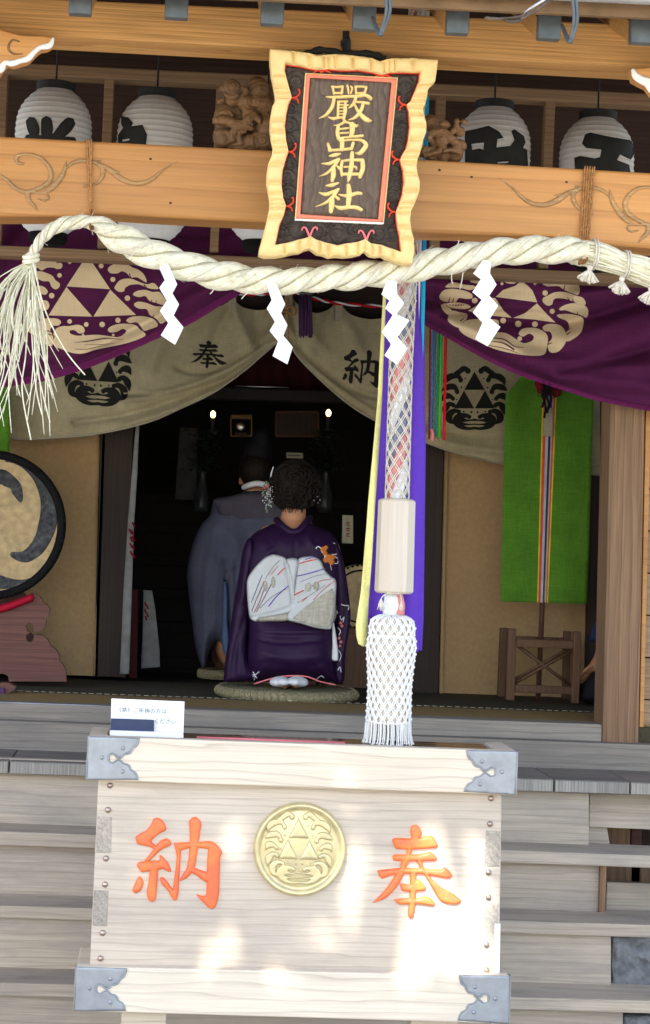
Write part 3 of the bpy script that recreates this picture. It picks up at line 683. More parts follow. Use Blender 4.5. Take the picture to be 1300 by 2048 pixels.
# ================================================================= offering box
OB = thing('offertory_box', (.5, 5.6, 0), 'pale bleached wooden offering box with metal corners, orange carved letters and round gold crest', 'offering box')
YB = 5.47
body = prism('front_panel', [(197, 1550), (1004, 1580), (998, 1960), (179, 1940)], YB, .25, M['panel'], OB, bev=.004)
rails = {}
for nm, q in (('top_rail', [(177, 1472), (1035, 1503), (1030, 1590), (174, 1560)]), ('bottom_rail', [(152, 1933), (1020, 1952), (1018, 2048), (149, 2022)])):
    # front rail and two side rails
    rails[nm] = (prism(nm, q, 5.43, .045, M['pale'], OB, bev=.004), q)
    for sx in (0, 1):
        a, b_ = (q[0], q[3]) if sx == 0 else (q[1], q[2]); s = 36 if sx == 0 else -36
        prism('side_rail', [(a[0], a[1]), (a[0] + s, a[1] + .4), (b_[0] + s, b_[1]), b_] if sx == 0 else [(a[0] + s, a[1]), a, b_, (b_[0] + s, b_[1])], 5.477, .26, M['pale'], OB, bev=.003)
# top slats (lacquered, glossy) inside the rails
for k in range(5):
    y0 = 5.48 + k * .054
    a = P(215, 1476, 5.45); b_ = P(997, 1504, 5.45)
    v = []
    for yy in (y0, y0 + .046):
        v += [(a[0], yy, a[2] - .006), (b_[0], yy, b_[2] - .006), (b_[0], yy, b_[2] - .026), (a[0], yy, a[2] - .026)]
    o = mk('top_slat', v, [(0, 1, 2, 3), (7, 6, 5, 4), (0, 4, 5, 1), (1, 5, 6, 2), (2, 6, 7, 3), (3, 7, 4, 0)], M['lacq'], OB); fixn(o); bevel(o, .003)
    if k == 2:
        s = MB()
        for dy in (.012, .024, .036): s.add(tube([P(395, 1483, 5.45) + [0, y0 + dy - 5.45, -.004], P(700, 1494, 5.45) + [0, y0 + dy - 5.45, -.0045]], .0018, 6))
        s.build('red_cord_line', M['rosep'], o)
for x0, x1 in ((242, 333), (822, 918)):
    prism('leg', [(x0, 2022), (x1, 2026), (x1 - 4, 2330), (x0 - 4, 2330)], 5.5, .09, M['pale'], OB, bev=.004)
# metal corner fittings: traced once, mapped onto all four corners (u from the outer end, v from the top)
fo = [(195, 172), (700, 192), (688, 240), (668, 275), (640, 290), (622, 318), (604, 342), (575, 352), (545, 355), (525, 380), (500, 390), (472, 382), (450, 362), (425, 352), (402, 362), (392, 390), (395, 418), (412, 432), (435, 434), (458, 420), (485, 406), (508, 412), (525, 432), (550, 448), (575, 452), (598, 472), (606, 500), (625, 516), (650, 530), (668, 565), (676, 606), (168, 605)]
def fit_uv(p):
    x, y = p; v = (y - 172 - (x - 190) * .035) / (605 - 172); u = (x - (195 - 27 * v)) / 505; return u, min(max(v, 0), 1)
def fitting(q, side, par):
    (x0, y0), (x1, y1), (x2, y2), (x3, y3) = q
    def m(u, v):
        if side == 0: tx, ty, bx, by = x0, y0, x3, y3; s = 1
        else: tx, ty, bx, by = x1, y1, x2, y2; s = -1
        X = tx + (bx - tx) * v + s * u * 101; Y = ty + (by - ty) * v + s * u * 101 * .032
        return X, Y
    ol = [m(*fit_uv(p)) for p in fo]
    o = relief('corner_fitting', [ol], flat(5.43), M['zinc'], par, step=3, base=.0005, h=.0012, rnd=1.5)
    ed = cr(ol[1:-1], 3); t = MB(); t.add(tube([P(x, y, 5.4285) for x, y in ed], .0024, 8)); t.build('raised_edge', M['zinc'], o)
    for uv in ((.69, .255), (.28, .48), (.7, .78)):
        X, Y = m(*uv); b = MB(); b.add(ball(P(X, Y, 5.4285), .0058, 12, 8, sc=(1, .6, 1))); b.build('rivet', M['zinc'], o)
    # cap round the end face
    a = m(0, 0); b_ = m(0, 1); pa = P(*a, 5.43); pb = P(*b_, 5.43); sx = -1 if side == 0 else 1
    box('end_plate', min(pa[0], pb[0]) - (.002 if sx < 0 else -.0015) - 0, max(pa[0], pb[0]) + (.002 if sx > 0 else -.0015), 5.431, 5.47, pb[2] + .001, pa[2] - .001, M['zinc'], o)
for nm in rails:
    for s in (0, 1): fitting(rails[nm][1], s, rails[nm][0])
for x, y in ((220, 1571), (216, 1620), (212, 1717), (210, 1769), (205, 1866), (201, 1917), (982, 1597), (980, 1648), (977, 1745), (977, 1795), (973, 1890), (973, 1941)):
    b = MB(); b.add(ball(P(x, y, YB - .001), .0082, 14, 9, sc=(1, .65, 1))); b.build('stud', M['copper'], body)
for q in ([(195, 1633), (224, 1634), (222, 1706), (192, 1705)], [(188, 1780), (217, 1781), (214, 1853), (185, 1852)], [(972, 1661), (1001, 1662), (999, 1734), (969, 1733)], [(968, 1805), (997, 1806), (995, 1879), (966, 1878)]):
    prism('tenon_end', q, YB - .0012, .02, M['endg'], body, bev=.0008)
prism('sunlit_strip', [(990, 1848), (1001, 1848), (999, 1951), (988, 1951)], YB - .006, .02, M['whitep'], body, bev=.001)  # pale strip puts the sunlit box corner into colour
# carved letters
def zz(z, ox, oy, s): return [(ox + x / s, oy + y / s) for x, y in z]
HO = [[(555, 240), (580, 195), (630, 175), (665, 205), (705, 265), (700, 310), (665, 350), (640, 385), (570, 385), (572, 330)],
 [(330, 365), (370, 340), (575, 352), (660, 345), (800, 312), (850, 335), (905, 430), (890, 465), (780, 480), (600, 490), (500, 490), (370, 482)],
 [(520, 470), (590, 470), (565, 560), (505, 560)],
 [(335, 570), (370, 545), (510, 550), (560, 550), (680, 545), (810, 510), (855, 545), (900, 600), (880, 630), (700, 635), (500, 640), (350, 630)],
 [(150, 745), (190, 740), (450, 712), (700, 717), (940, 735), (985, 700), (1040, 745), (1085, 810), (1060, 840), (1020, 850), (900, 830), (820, 812), (700, 795), (500, 790), (330, 808), (210, 855), (170, 820)],
 [(450, 625), (550, 625), (510, 700), (480, 800), (430, 900), (350, 1010), (250, 1100), (75, 1160), (200, 1040), (290, 930), (370, 810), (430, 720)],
 [(635, 625), (705, 625), (735, 720), (830, 850), (940, 950), (1100, 1040), (1205, 1130), (1120, 1175), (1000, 1160), (920, 1120), (850, 1010), (790, 900), (720, 790), (665, 700)],
 [(550, 780), (640, 780), (635, 1000), (625, 1200), (600, 1330), (550, 1345), (525, 1290), (545, 1100), (555, 950)],
 [(430, 905), (555, 925), (620, 905), (640, 850), (690, 870), (765, 960), (740, 1000), (640, 1010), (545, 1010), (450, 1005)],
 [(345, 1105), (540, 1085), (620, 1095), (720, 1065), (800, 1070), (875, 1160), (850, 1195), (700, 1170), (600, 1160), (420, 1175)]]
NO = [[(350, 230), (400, 215), (450, 235), (500, 300), (515, 350), (500, 380), (450, 400), (380, 450), (320, 510), (400, 575), (370, 620), (310, 580), (150, 550), (125, 460), (160, 430), (270, 370), (330, 290)],
 [(385, 560), (440, 500), (510, 470), (550, 490), (580, 540), (550, 570), (480, 600), (430, 630), (370, 690), (300, 755), (235, 755), (300, 680), (350, 610)],
 [(140, 800), (180, 760), (270, 755), (430, 750), (425, 675), (460, 690), (540, 780), (580, 890), (530, 885), (460, 850), (410, 870), (300, 880), (200, 900)],
 [(310, 840), (415, 840), (400, 1050), (385, 1220), (340, 1270), (290, 1240), (265, 1150), (290, 1020)],
 [(150, 970), (180, 940), (210, 960), (235, 1030), (200, 1120), (130, 1165), (85, 1120)],
 [(430, 960), (470, 945), (520, 1000), (590, 1100), (630, 1200), (610, 1250), (570, 1200), (540, 1130), (450, 1040)],
 [(600, 520), (640, 540), (695, 620), (685, 800), (672, 960), (665, 1150), (640, 1245), (600, 1240), (580, 1190), (605, 1000), (625, 850), (640, 700), (620, 600)],
 [(600, 530), (800, 518), (900, 525), (1000, 505), (1080, 510), (1150, 560), (1205, 640), (1180, 700), (1170, 1000), (1165, 1180), (1130, 1310), (1080, 1360), (1030, 1330), (930, 1230), (870, 1160), (950, 1185), (1000, 1180), (1010, 1100), (1010, 900), (1020, 700), (1030, 605), (900, 592), (800, 592), (690, 630), (640, 600)],
 [(790, 260), (830, 215), (880, 205), (930, 250), (950, 300), (930, 400), (910, 550), (890, 700), (860, 850), (780, 960), (670, 1010), (700, 940), (760, 850), (790, 700), (800, 500), (800, 350)],
 [(830, 820), (920, 860), (1030, 895), (1030, 1030), (950, 990), (880, 930), (810, 900)]]
def soft(p, n=3):
    """round a hand-traced outline slightly"""
    q = [np.array(a, float) for a in p]; out = []
    for i in range(len(q)):
        a, b, c = q[i - 1], q[i], q[(i + 1) % len(q)]
        out += [b + (a - b) * .22, b * .9 + (a + c) * .05, b + (c - b) * .22]
    return [tuple(v) for v in out]
hop = [soft(zz(p, 730, 1620, 6.19)) for p in HO]; nop = [soft(zz(p, 250, 1600, 6.19)) for p in NO]
relief('carved_letter', hop, flat(YB), M['orange'], body, step=2.2, base=.0005, h=.009, rnd=6.5)
relief('carved_letter', nop, flat(YB), M['orange'], body, step=2.2, base=.0005, h=.009, rnd=6.5)

# ---- crest design in unit coordinates (x right, y up)
def crest_unit():
    T = [[(.1 * 0, .84), (-.34, .26), (.34, .26)], [(-.35, .24), (-.68, -.33), (-.01, -.33)], [(.35, .24), (.01, -.33), (.68, -.33)]]
    half = [circ(.22, .86, .095), stroke([(.24, .9), (.36, .93), (.5, .84), (.62, .74), (.68, .66)], [0.140, 0.182, 0.168, 0.182, 0.050]),
     circ(.46, .57, .08), stroke([(.46, .6), (.56, .7), (.7, .7), (.84, .66), (.96, .56), (1.0, .42)], [0.112, 0.168, 0.182, 0.210, 0.182, 0.040]),
     circ(.58, .2, .08), stroke([(.58, .24), (.68, .35), (.82, .36), (.96, .32), (1.08, .24)], [0.112, 0.182, 0.196, 0.182, 0.040]),
     circ(.72, -.02, .07), stroke([(.72, 0), (.84, .06), (.98, .05), (1.07, -.08)], [0.098, 0.168, 0.210, 0.040]),
     circ(.70, -.23, .075), stroke([(.72, -.2), (.85, -.2), (.97, -.33), (1.02, -.52)], [0.112, 0.168, 0.224, 0.050]),
     circ(.52, -.44, .075), stroke([(.54, -.42), (.70, -.42), (.84, -.54), (.83, -.7), (.68, -.82)], [0.112, 0.168, 0.238, 0.210, 0.030]),
     circ(.18, -.6, .07), stroke([(.2, -.57), (.34, -.56), (.5, -.62), (.58, -.74), (.46, -.9), (.22, -.97), (-.02, -.95)], [0.112, 0.168, 0.280, 0.308, 0.168, 0.098, 0.084]),
     stroke([(.42, -.70), (.2, -.71), (-.02, -.69)], [0.168, 0.050, 0.084]), stroke([(.42, -.83), (.2, -.84), (-.02, -.83)], [0.112, 0.045, 0.045])]
    dots = [circ(.31, .62, .025, n=8), circ(.44, .33, .03, n=8), circ(.6, -.05, .025, n=8), circ(.1, -.45, .035, n=8), circ(.36, -.43, .03, n=8), circ(.12, -.58, .022, n=8)]
    out = list(T)
    for p in half + dots: out.append(list(p)); out.append([(-x, y) for x, y in p][::-1])
    return T, out
CT, CU = crest_unit()
def crest(cx, cy, ru, rv, slope=.04): return [[(cx + x * ru, cy - y * rv + x * ru * slope) for x, y in p] for p in CU]
# gold medallion
MC = (599.5, 1697.5); MR = 91.5
c = P(*MC, YB)
rr = MR * YB / 4000
prof = [(0.0001, .012), (rr * .80, .012), (rr * .845, .010), (rr * .87, .014), (rr * .93, .022), (rr * .975, .019), (rr, .008), (rr, -.001)]
V, F = [], []; n = 64
for r, d in prof:
    for k in range(n):
        th = 2 * math.pi * k / n; V.append((c[0] + r * math.cos(th), YB - d, c[2] + r * math.sin(th)))
for i in range(len(prof) - 1):
    for k in range(n):
        l = (k + 1) % n; F.append((i * n + k, i * n + l, (i + 1) * n + l, (i + 1) * n + k))
med = mk('gold_crest', V, F, M['gold'], body, smooth=True); fixn(med)
mu = crest(MC[0] - 2, MC[1] - 2, 62, 72, .03)
tri = mu[:3]; rest = mu[3:]
relief('crest_waves', rest, flat(YB - .0115), M['gold'], med, step=1.7, base=.001, h=.0055, rnd=3)
relief('crest_triangles', [[tuple(np.mean(t, 0) + (np.array(p) - np.mean(t, 0)) * .97) for p in t] for t in tri], flat(YB - .0115), M['gold'], med, step=3, base=.0012, h=.004, rnd=7)

# ================================================================= notice on the box
def text_verts(s, size=1.0):
    cu = bpy.data.curves.new('t', 'FONT'); cu.body = s; cu.size = size; o = bpy.data.objects.new('t', cu); COL.objects.link(o)
    dg = bpy.context.evaluated_depsgraph_get(); me = bpy.data.meshes.new_from_object(o.evaluated_get(dg))
    V = [v.co[:2] for v in me.vertices]; F = [tuple(p.vertices) for p in me.polygons]
    bpy.data.objects.remove(o); bpy.data.curves.remove(cu); bpy.data.meshes.remove(me); return np.array(V), F
NC = thing('notice_card', P(295, 1478, 5.55), 'white card notice with small grey writing standing on the left end of the box top', 'notice')
cardo = prism('card', [(223, 1397), (369, 1403), (367, 1468), (221, 1463)], 5.56, .004, M['card'], NC, bev=.0008)
prism('card_base', [(220, 1461), (367, 1466), (367, 1481), (219, 1475)], 5.53, .05, M['card'], NC, bev=.0015)
prism('navy_holder', [(222, 1437), (308, 1440), (308, 1463), (221, 1460)], 5.545, .01, M['navyb'], NC, bev=.0008)
for s, x0, x1, yy, hh in (('《禁》ご祈祷の方は', 238, 333, 1424, 10), ('ください', 310, 352, 1447, 10)):
    V, F = text_verts(s)
    if len(V):
        mn, mx = V.min(0), V.max(0); U = (V - mn) / (mx - mn)
        mk('notice_text', [P(x0 + u * (x1 - x0), yy - v * hh + (u * (x1 - x0)) * .042, 5.5585) for u, v in U], F, M['greyt'], cardo)
# ================================================================= paper lanterns
def lantern_r(t, R):
    """radius of the shade at t = 0 (bottom) .. 1 (top)"""
    u = abs(2 * t - 1); 
    return R * (.48 + .52 * (1 - max(0, (u - .38) / .62) ** 3)) if u > .38 else R
def lantern(cx, top, bot, botx, Y, lab, proto=None):
    R = 77 * Y / 4000; a = P(cx, top, Y); b = P(cx, bot, Y); zc, zt, zb = a[2], a[2], b[2]; X = P((cx + botx) / 2, (top + bot) / 2, Y)[0]
    L = thing('paper_lantern', (X, Y, zb), lab, 'lantern', 'white paper lanterns hanging in a row behind the carved beam')
    if proto:
        src, sX, sz = proto
        for ch in src.children:
            if ch.name.startswith('lantern_letter'): continue
            c = ch.copy(); COL.objects.link(c); c.parent = L; WL[c.name] = wloc(L) + c.location
            for g2 in ch.children:
                d = g2.copy(); COL.objects.link(d); d.parent = c
    else:
        prof = []; nr = 25
        for i in range(nr * 8 + 1):
            t = i / (nr * 8); ph = (t * nr) % 1; rg = -.0022 * abs(math.sin(math.pi * ph)) ** .6
            prof.append((lantern_r(t, R) + rg, zb + (zt - zb) * t))
        V, F = lathe(prof, X, Y, 48); sh = mk('shade', V, F[:-2], M['paper'], L, smooth=True); fixn(sh)
        rb = R * .5
        V, F = lathe([(rb * .6, zt + .001), (rb * 1.0, zt + .0), (rb * 1.02, zt + .024), (rb * .9, zt + .026), (rb * .6, zt + .02)], X, Y, 36); mk('top_ring', V, F, M['ink'], L, smooth=False)
        V, F = lathe([(rb * .6, zb), (rb * 1.02, zb), (rb * 1.0, zb - .02), (rb * .8, zb - .034), (rb * .2, zb - .034)], X, Y, 36); mk('bottom_ring', V, F, M['drumrim'], L, smooth=False)
        m = MB(); m.add(tube([(X, Y, zt + .02), (X, Y, zt + .35)], .003, 6)); m.build('hanger', M['ink'], L)
    return L, X, zt, zb, R
def lantern_map(X, Y, zt, zb, R):
    def f(px, py, h=0):
        q = P(px, py, Y); t = min(max((q[2] - zb) / (zt - zb), 0), 1); r = lantern_r(t, R) + .0012
        dx = (q[0] - X); dx = max(-r * .995, min(r * .995, dx)); y = Y - math.sqrt(r * r - dx * dx)
        for _ in range(2):
            q = P(px, py, y); t = min(max((q[2] - zb) / (zt - zb), 0), 1); r = lantern_r(t, R) + .0012
            dx = max(-r * .995, min(r * .995, q[0] - X)); y = Y - math.sqrt(r * r - dx * dx)
        return np.array([X + dx, y, q[2]])
    return f
LY = 5.95
z2 = lambda p: [(650 + x / 2, y / 2) for x, y in p]
chars = [
 ([stroke(z1([(125, 488), (135, 520), (138, 550)]), [22, 24, 14]), stroke(z1([(186, 485), (188, 515), (185, 548)]), [22, 24, 20]), stroke(z1([(278, 492), (258, 515), (222, 552)]), [24, 26, 18]), stroke(z1([(112, 552), (200, 556), (292, 562)]), 14), stroke(z1([(200, 550), (198, 640)]), 22), stroke(z1([(110, 640), (290, 645)]), 22)], []),
 ([z1([(485, 465), (513, 470), (533, 492), (524, 505), (570, 499), (588, 540), (580, 600), (560, 650), (470, 640), (472, 540), (492, 512), (484, 495)])], [z1([(488, 558), (520, 554), (515, 562), (490, 567)])]),
 ([stroke([(500, 330), (560, 335)], 14), stroke([(530, 300), (530, 420)], 14)], []),
 ([z2([(558, 525), (600, 517), (655, 503), (695, 525), (715, 552), (690, 556), (686, 590), (742, 584), (758, 560), (745, 525), (758, 517), (795, 545), (802, 570), (792, 592), (808, 600), (812, 680), (700, 690), (560, 680)])], [z2([(585, 576), (636, 570), (634, 600), (618, 594), (588, 600)]), z2([(690, 648), (735, 645), (732, 652), (692, 654)])]),
 ([z2([(1028, 575), (1040, 538), (1060, 530), (1130, 545), (1215, 562), (1232, 575), (1234, 620), (1222, 640), (1180, 618), (1168, 640), (1215, 660), (1222, 700), (1000, 700), (996, 632), (1020, 624), (1080, 634), (1100, 628), (1106, 598), (1045, 592)])], []),
]
spec = [(108, 183, 468, 100, 'white paper lantern at the left end, its upright black brush strokes fanning outward'), (311, 196, 482, 303, 'white paper lantern second from the left, a black blot of lettering at its left side'),
        (532, 200, 484, 526, 'white paper lantern mostly hidden behind the left edge of the gilt sign board'), (987, 216, 500, 981, 'white paper lantern just right of the gilt sign board with a broad black character'), (1194, 238, 520, 1188, 'white paper lantern at the right end with a black bar-topped character')]
proto = None
for i, (cx, tp, bt, bx, lab) in enumerate(spec):
    L, X, zt, zb, R = lantern(cx, tp, bt, bx, LY, lab, proto)
    if proto is None: proto = (L, X, zb)
    # copies share the first lantern's height
    if i: zt = zb + (PR[0])
    else: PR = (zt - zb,)
    f = lantern_map(X, LY, zt, zb, R)
    relief('lantern_letter', chars[i][0], f, M['ink'], L, step=4, holes=chars[i][1], base=.0004, h=.0002, rnd=1, skirt=0)

# carved wave ornament on top of the beam (behind the sign board)
cm = MB(); k = 5.45 / 4000
def lump(px, py, r, dy=0, sc=(1, 1, 1), Y=5.46): cm.add(ball(P(px, py, Y + dy), r * k, 14, 10, sc))
def roll(pts, r, dy=0, Y=5.46): cm.add(tube([P(x, y, Y + dy) for x, y in cr(pts, 4)], [q * k for q in (np.interp(np.linspace(0, 1, len(cr(pts, 4))), np.linspace(0, 1, len(r)), r))], 10))
def zc(x, y): return 410 + x / 8.667, 140 + y / 8.667
for x, y, r, dy in ((470, 330, 20, -.02), (480, 520, 15, 0), (700, 560, 20, .01), (900, 330, 26, .02), (1000, 620, 24, .02), (600, 420, 16, 0), (900, 560, 18, .01), (300, 1220, 17, -.01), (420, 1260, 16, 0), (1000, 1250, 26, .01), (800, 1280, 20, 0), (600, 1300, 18, 0), (1100, 1000, 26, .01), (780, 780, 17, 0)):
    X, Y_ = zc(x, y); lump(X, Y_, r, dy)
def rz(p, r, dy=0): roll([zc(x, y) for x, y in p], r, dy)
rz([(130, 880), (220, 880), (300, 870), (420, 900), (560, 950), (680, 930), (760, 850), (850, 800), (920, 860), (960, 940)], [7, 9, 10, 11, 10, 9, 10, 9, 7, 3], -.022)
rz([(200, 790), (300, 750), (420, 770), (500, 830)], [4, 8, 9, 6], -.01)
rz([(480, 1260), (470, 1120), (560, 1010), (680, 980), (790, 1000), (820, 1050)], [7, 8, 7, 7, 6, 5], -.024)
rz([(620, 1280), (590, 1150), (640, 1060), (720, 1080)], [6, 6, 5, 4], -.02)
rz([(880, 1080), (900, 1200), (1000, 1290), (1100, 1330)], [4, 6, 6, 6], -.012)
rz([(760, 1180), (820, 1280), (930, 1340)], [4, 5, 5], -.015)
rz([(240, 380), (300, 320), (340, 300)], [3, 6, 3], -.025); rz([(620, 300), (700, 340), (720, 400), (660, 440)], [4, 6, 5, 3], -.025); rz([(330, 400), (400, 470), (500, 480), (580, 430)], [3, 4, 4, 3], -.035)
rz([(260, 600), (280, 540), (340, 520)], [7, 7, 4], -.01); rz([(160, 1110), (220, 1090), (400, 1090)], [6, 7, 5], -.018)
cv = thing('wave_carving', P(660, 320, 5.46), 'carved wooden wave and lion ornament on top of the beam behind the sign board', 'wood carving')
def zr(x, y): return 820 + x / 5, 180 + y / 5
for q in ((460, 235, 34), (480, 275, 34), (450, 275, 26), (520, 220, 32), (530, 275, 36), (475, 200, 26), (550, 180, 22)): lump(q[0], q[1], q[2], .035, (1, .35, 1))
cA = [P(*zc(x, y), 5.46) for x, y in ((470, 330), (560, 1150), (300, 860), (860, 880), (980, 480), (330, 1230), (1000, 1250), (820, 560))]
def chisel(cs):
    cs = np.array(cs)
    def f(W):
        d = np.sqrt(((W[:, None, [0, 2]] - cs[None][:, :, [0, 2]]) ** 2).sum(2)).min(1)
        W = W.copy(); W[:, 1] -= .0028 * np.abs(np.sin(d * 270)) * (W[:, 1] < 5.47); return W
    return f
remeshed('carved_wood', cm, .003, M['carved'], cv, smooth_it=2, disp=chisel(cA))
cm = MB()
for x, y, r, dy in ((200, 640, 14, 0), (330, 660, 14, .01), (450, 640, 18, .01), (500, 560, 14, 0), (200, 330, 18, .03), (250, 540, 10, -.01), (310, 520, 14, -.02), (540, 320, 7, -.01), (465, 310, 6, -.01), (500, 420, 11, 0), (300, 430, 14, 0)):
    X, Y_ = zr(x, y); lump(X, Y_, r, dy)
for p, r, dy in (([(210, 520), (190, 470), (230, 430), (320, 430), (400, 480), (460, 540), (500, 620)], [5, 7, 9, 10, 10, 9, 6], -.025), ([(170, 560), (150, 600), (110, 670)], [5, 8, 6], -.01), ([(330, 620), (420, 600), (520, 640)], [3, 5, 5], -.028), ([(400, 440), (450, 390), (470, 320)], [6, 7, 5], -.012), ([(300, 360), (350, 340), (390, 380)], [8, 8, 6], 0), ([(130, 660), (250, 630), (380, 590)], [5, 5, 4], -.022)):
    roll([zr(x, y) for x, y in p], r, dy)
remeshed('carved_wood', cm, .003, M['carved'], cv, smooth_it=3, disp=chisel([P(*zr(x, y), 5.46) for x, y in ((310, 520), (220, 640), (520, 330), (450, 600), (250, 380))]))

# ================================================================= sign board
SGN = thing('shrine_sign', P(690, 500, 5.2), 'framed dark sign board with four gilt characters and a scalloped pale gold frame', 'sign board')
def sY(py): return 5.215 - (525 - py) * .00038
def smap(x, y, h=0): return P(x, y, sY(y)) - np.array([0, h, 0])
def zs(p): return [(510 + x / 3.421, 80 + y / 3.421) for x, y in p]
fo_ = [(100, 75), (180, 80), (250, 88), (360, 103), (420, 117), (480, 116), (540, 111), (600, 112), (660, 120), (740, 128), (800, 140), (850, 160), (900, 145), (950, 138), (1060, 138), (1150, 142), (1245, 150), (1240, 200), (1225, 295), (1195, 320), (1175, 360), (1170, 400), (1158, 450), (1142, 480), (1150, 520), (1165, 580), (1165, 640), (1145, 690), (1135, 740), (1120, 790), (1105, 830), (1098, 870), (1105, 920), (1122, 980), (1118, 1040), (1105, 1080), (1085, 1130), (1060, 1180), (1055, 1240), (1062, 1300), (1080, 1370), (1085, 1450), (1068, 1540), (1020, 1542), (980, 1532), (930, 1510), (890, 1500), (860, 1482), (820, 1488), (780, 1480), (745, 1450), (720, 1470), (660, 1485), (600, 1490), (550, 1485), (500, 1492), (460, 1475), (420, 1468), (370, 1432), (330, 1445), (300, 1460), (260, 1465), (200, 1480), (140, 1490), (60, 1492), (22, 1478), (28, 1430), (50, 1350), (72, 1270), (88, 1200), (98, 1150), (98, 1100), (88, 1040), (78, 985), (78, 920), (88, 860), (112, 800), (122, 740), (108, 680), (100, 610), (103, 540), (115, 470), (138, 420), (135, 370), (125, 320), (108, 240), (100, 160)]
fi_ = [(205, 172), (300, 185), (420, 212), (500, 205), (600, 215), (700, 212), (800, 228), (860, 245), (920, 230), (1010, 228), (1125, 232), (1118, 290), (1085, 370), (1060, 430), (1035, 450), (1050, 500), (1055, 600), (1045, 690), (1030, 750), (1000, 800), (990, 830), (1010, 900), (1015, 980), (1005, 1060), (985, 1120), (962, 1180), (965, 1250), (985, 1350), (995, 1458), (930, 1435), (860, 1410), (790, 1400), (750, 1370), (700, 1390), (620, 1400), (560, 1412), (480, 1395), (420, 1375), (375, 1350), (340, 1365), (290, 1375), (220, 1395), (135, 1410), (150, 1340), (165, 1270), (195, 1200), (208, 1140), (190, 1090), (178, 1000), (185, 900), (205, 830), (225, 770), (210, 700), (200, 600), (210, 520), (225, 450), (248, 400), (230, 340), (212, 270), (200, 220)]
FO, FI = zs(fo_), zs(fi_)
pr = [(445, 475), (478, 508), (540, 562), (0, 0)]
def corr(V, D):
    """ridges running across the frame, as carved"""
    zx = (V[:, 0] - 510) * 3.421; zy = (V[:, 1] - 80) * 3.421
    top = zy - (zx - 100) * .06 < 250; bot = zy - (zx - 22) * .055 > 1340
    def rid(s, cs): 
        o = 0 * s
        for c_, w_ in cs: o = o - .015 * np.exp(-np.abs((s - c_) / (w_ * 1.25)) ** 1.2)
        return o + .002 * np.sin(s * .035)
    tx = rid(zx, ((260, 8), (370, 14), (470, 9), (500, 8), (545, 10), (665, 8), (790, 10), (880, 9), (915, 9), (950, 9), (1075, 12)))
    bx = rid(zx, ((200, 9), (300, 12), (370, 16), (440, 9), (500, 10), (620, 9), (700, 10), (750, 16), (800, 9), (850, 9), (940, 12)))
    ly = rid(zy, ((255, 12), (335, 14), (372, 9), (405, 9), (560, 10), (640, 10), (710, 12), (745, 9), (775, 9), (860, 12), (990, 10), (1060, 10), (1105, 9), (1130, 9), (1160, 9), (1220, 12)))
    ry = rid(zy, ((310, 12), (395, 10), (430, 9), (470, 12), (520, 9), (600, 10), (690, 12), (780, 10), (810, 9), (850, 12), (930, 9), (1040, 10), (1130, 9), (1160, 9), (1190, 12), (1290, 9), (1370, 9)))
    side = np.where(zx < 640, ly, ry)
    return np.where(top, tx, np.where(bot, bx, side)) * np.clip(D / 3, 0, 1)
fr = relief('frame', [FO], smap, M['frame'], SGN, step=1.7, holes=[FI], base=.022, h=.010, rnd=14, hf=corr, skirt=.02)
for a, b_ in (((100, 75), (205, 172)), ((1245, 150), (1125, 232)), ((1068, 1540), (995, 1458)), ((22, 1478), (135, 1410))):
    m = MB(); q = zs([a, b_]); m.add(tube([smap(*q[0], .012), smap(*[(u + v) / 2 for u, v in zip(*q)], .0245), smap(*q[1], .012)], .0008, 5)); m.build('mitre_line', M['carved'], fr)
pin = zs([(350, 238), (967, 270), (872, 1250), (280, 1222)])
pn = zs([(375, 262), (932, 295), (840, 1232), (308, 1196)])
prism('backing', [(x * .97 + 690 * .03, y * .97 + 315 * .03) for x, y in FO[::3]], 5.235, .012, M['dark'], SGN)
relief('backing_board', [FI], smap, M['signc'], SGN, step=6, base=-.002, h=.001, rnd=3, hf=lambda V, D: .0015 * np.sin(V[:, 0] * .5) * np.sin(V[:, 1] * .6), skirt=.012)
# cloud scroll carving
sp = [(285, 285, 60), (232, 380, 30), (250, 470, 38), (240, 590, 48), (232, 690, 38), (255, 760, 30), (245, 850, 36), (225, 940, 46), (232, 1050, 48), (245, 1140, 30), (225, 1230, 48), (190, 1320, 38), (1025, 320, 58), (1010, 410, 34), (995, 520, 44), (1012, 625, 46), (975, 720, 44), (965, 800, 28), (950, 885, 44), (975, 985, 46), (935, 1070, 42), (935, 1150, 28), (912, 1240, 46), (940, 1340, 44), (275, 1302, 56), (350, 1350, 26), (445, 1305, 44), (565, 1332, 64), (690, 1302, 44), (770, 1350, 26), (850, 1322, 54), (480, 222, 22), (620, 232, 22), (760, 240, 22), (340, 1265, 26), (620, 1260, 24), (520, 1260, 24), (780, 1275, 24)]
pl = []
for x, y, r in sp:
    sgn = 1 if x < 600 else -1; pts = []
    for i in range(15):
        a = i * .75 + .5; q = r * (1 - i / 16); pts.append((x + sgn * q * math.cos(a), y + q * .95 * math.sin(a)))
    pl.append(stroke(zs(pts), list(np.linspace(3.4, 1.8, 15)), 2)); pl.append(stroke(zs([(x - r * 1.25, y + r * .5), (x - r, y - r * .7), (x, y - r * 1.3), (x + r, y - r * .7), (x + r * 1.25, y + r * .5)]), [1.5, 3, 3.2, 3, 1.5], 2))
Fi_a = [np.mean(FI, 0) + (np.array(p) - np.mean(FI, 0)) * .985 for p in FI]
def clipin(p):
    c = np.mean(p, 0); return inside(np.array([c]), Fi_a)[0] and not inside(np.array([c]), pin)[0]
relief('cloud_scrolls', [p for p in pl if clipin(p)], smap, M['signc'], SGN, step=2.2, base=.001, h=.006, rnd=2.2, skirt=.003)
cl = FI + [FI[0]]
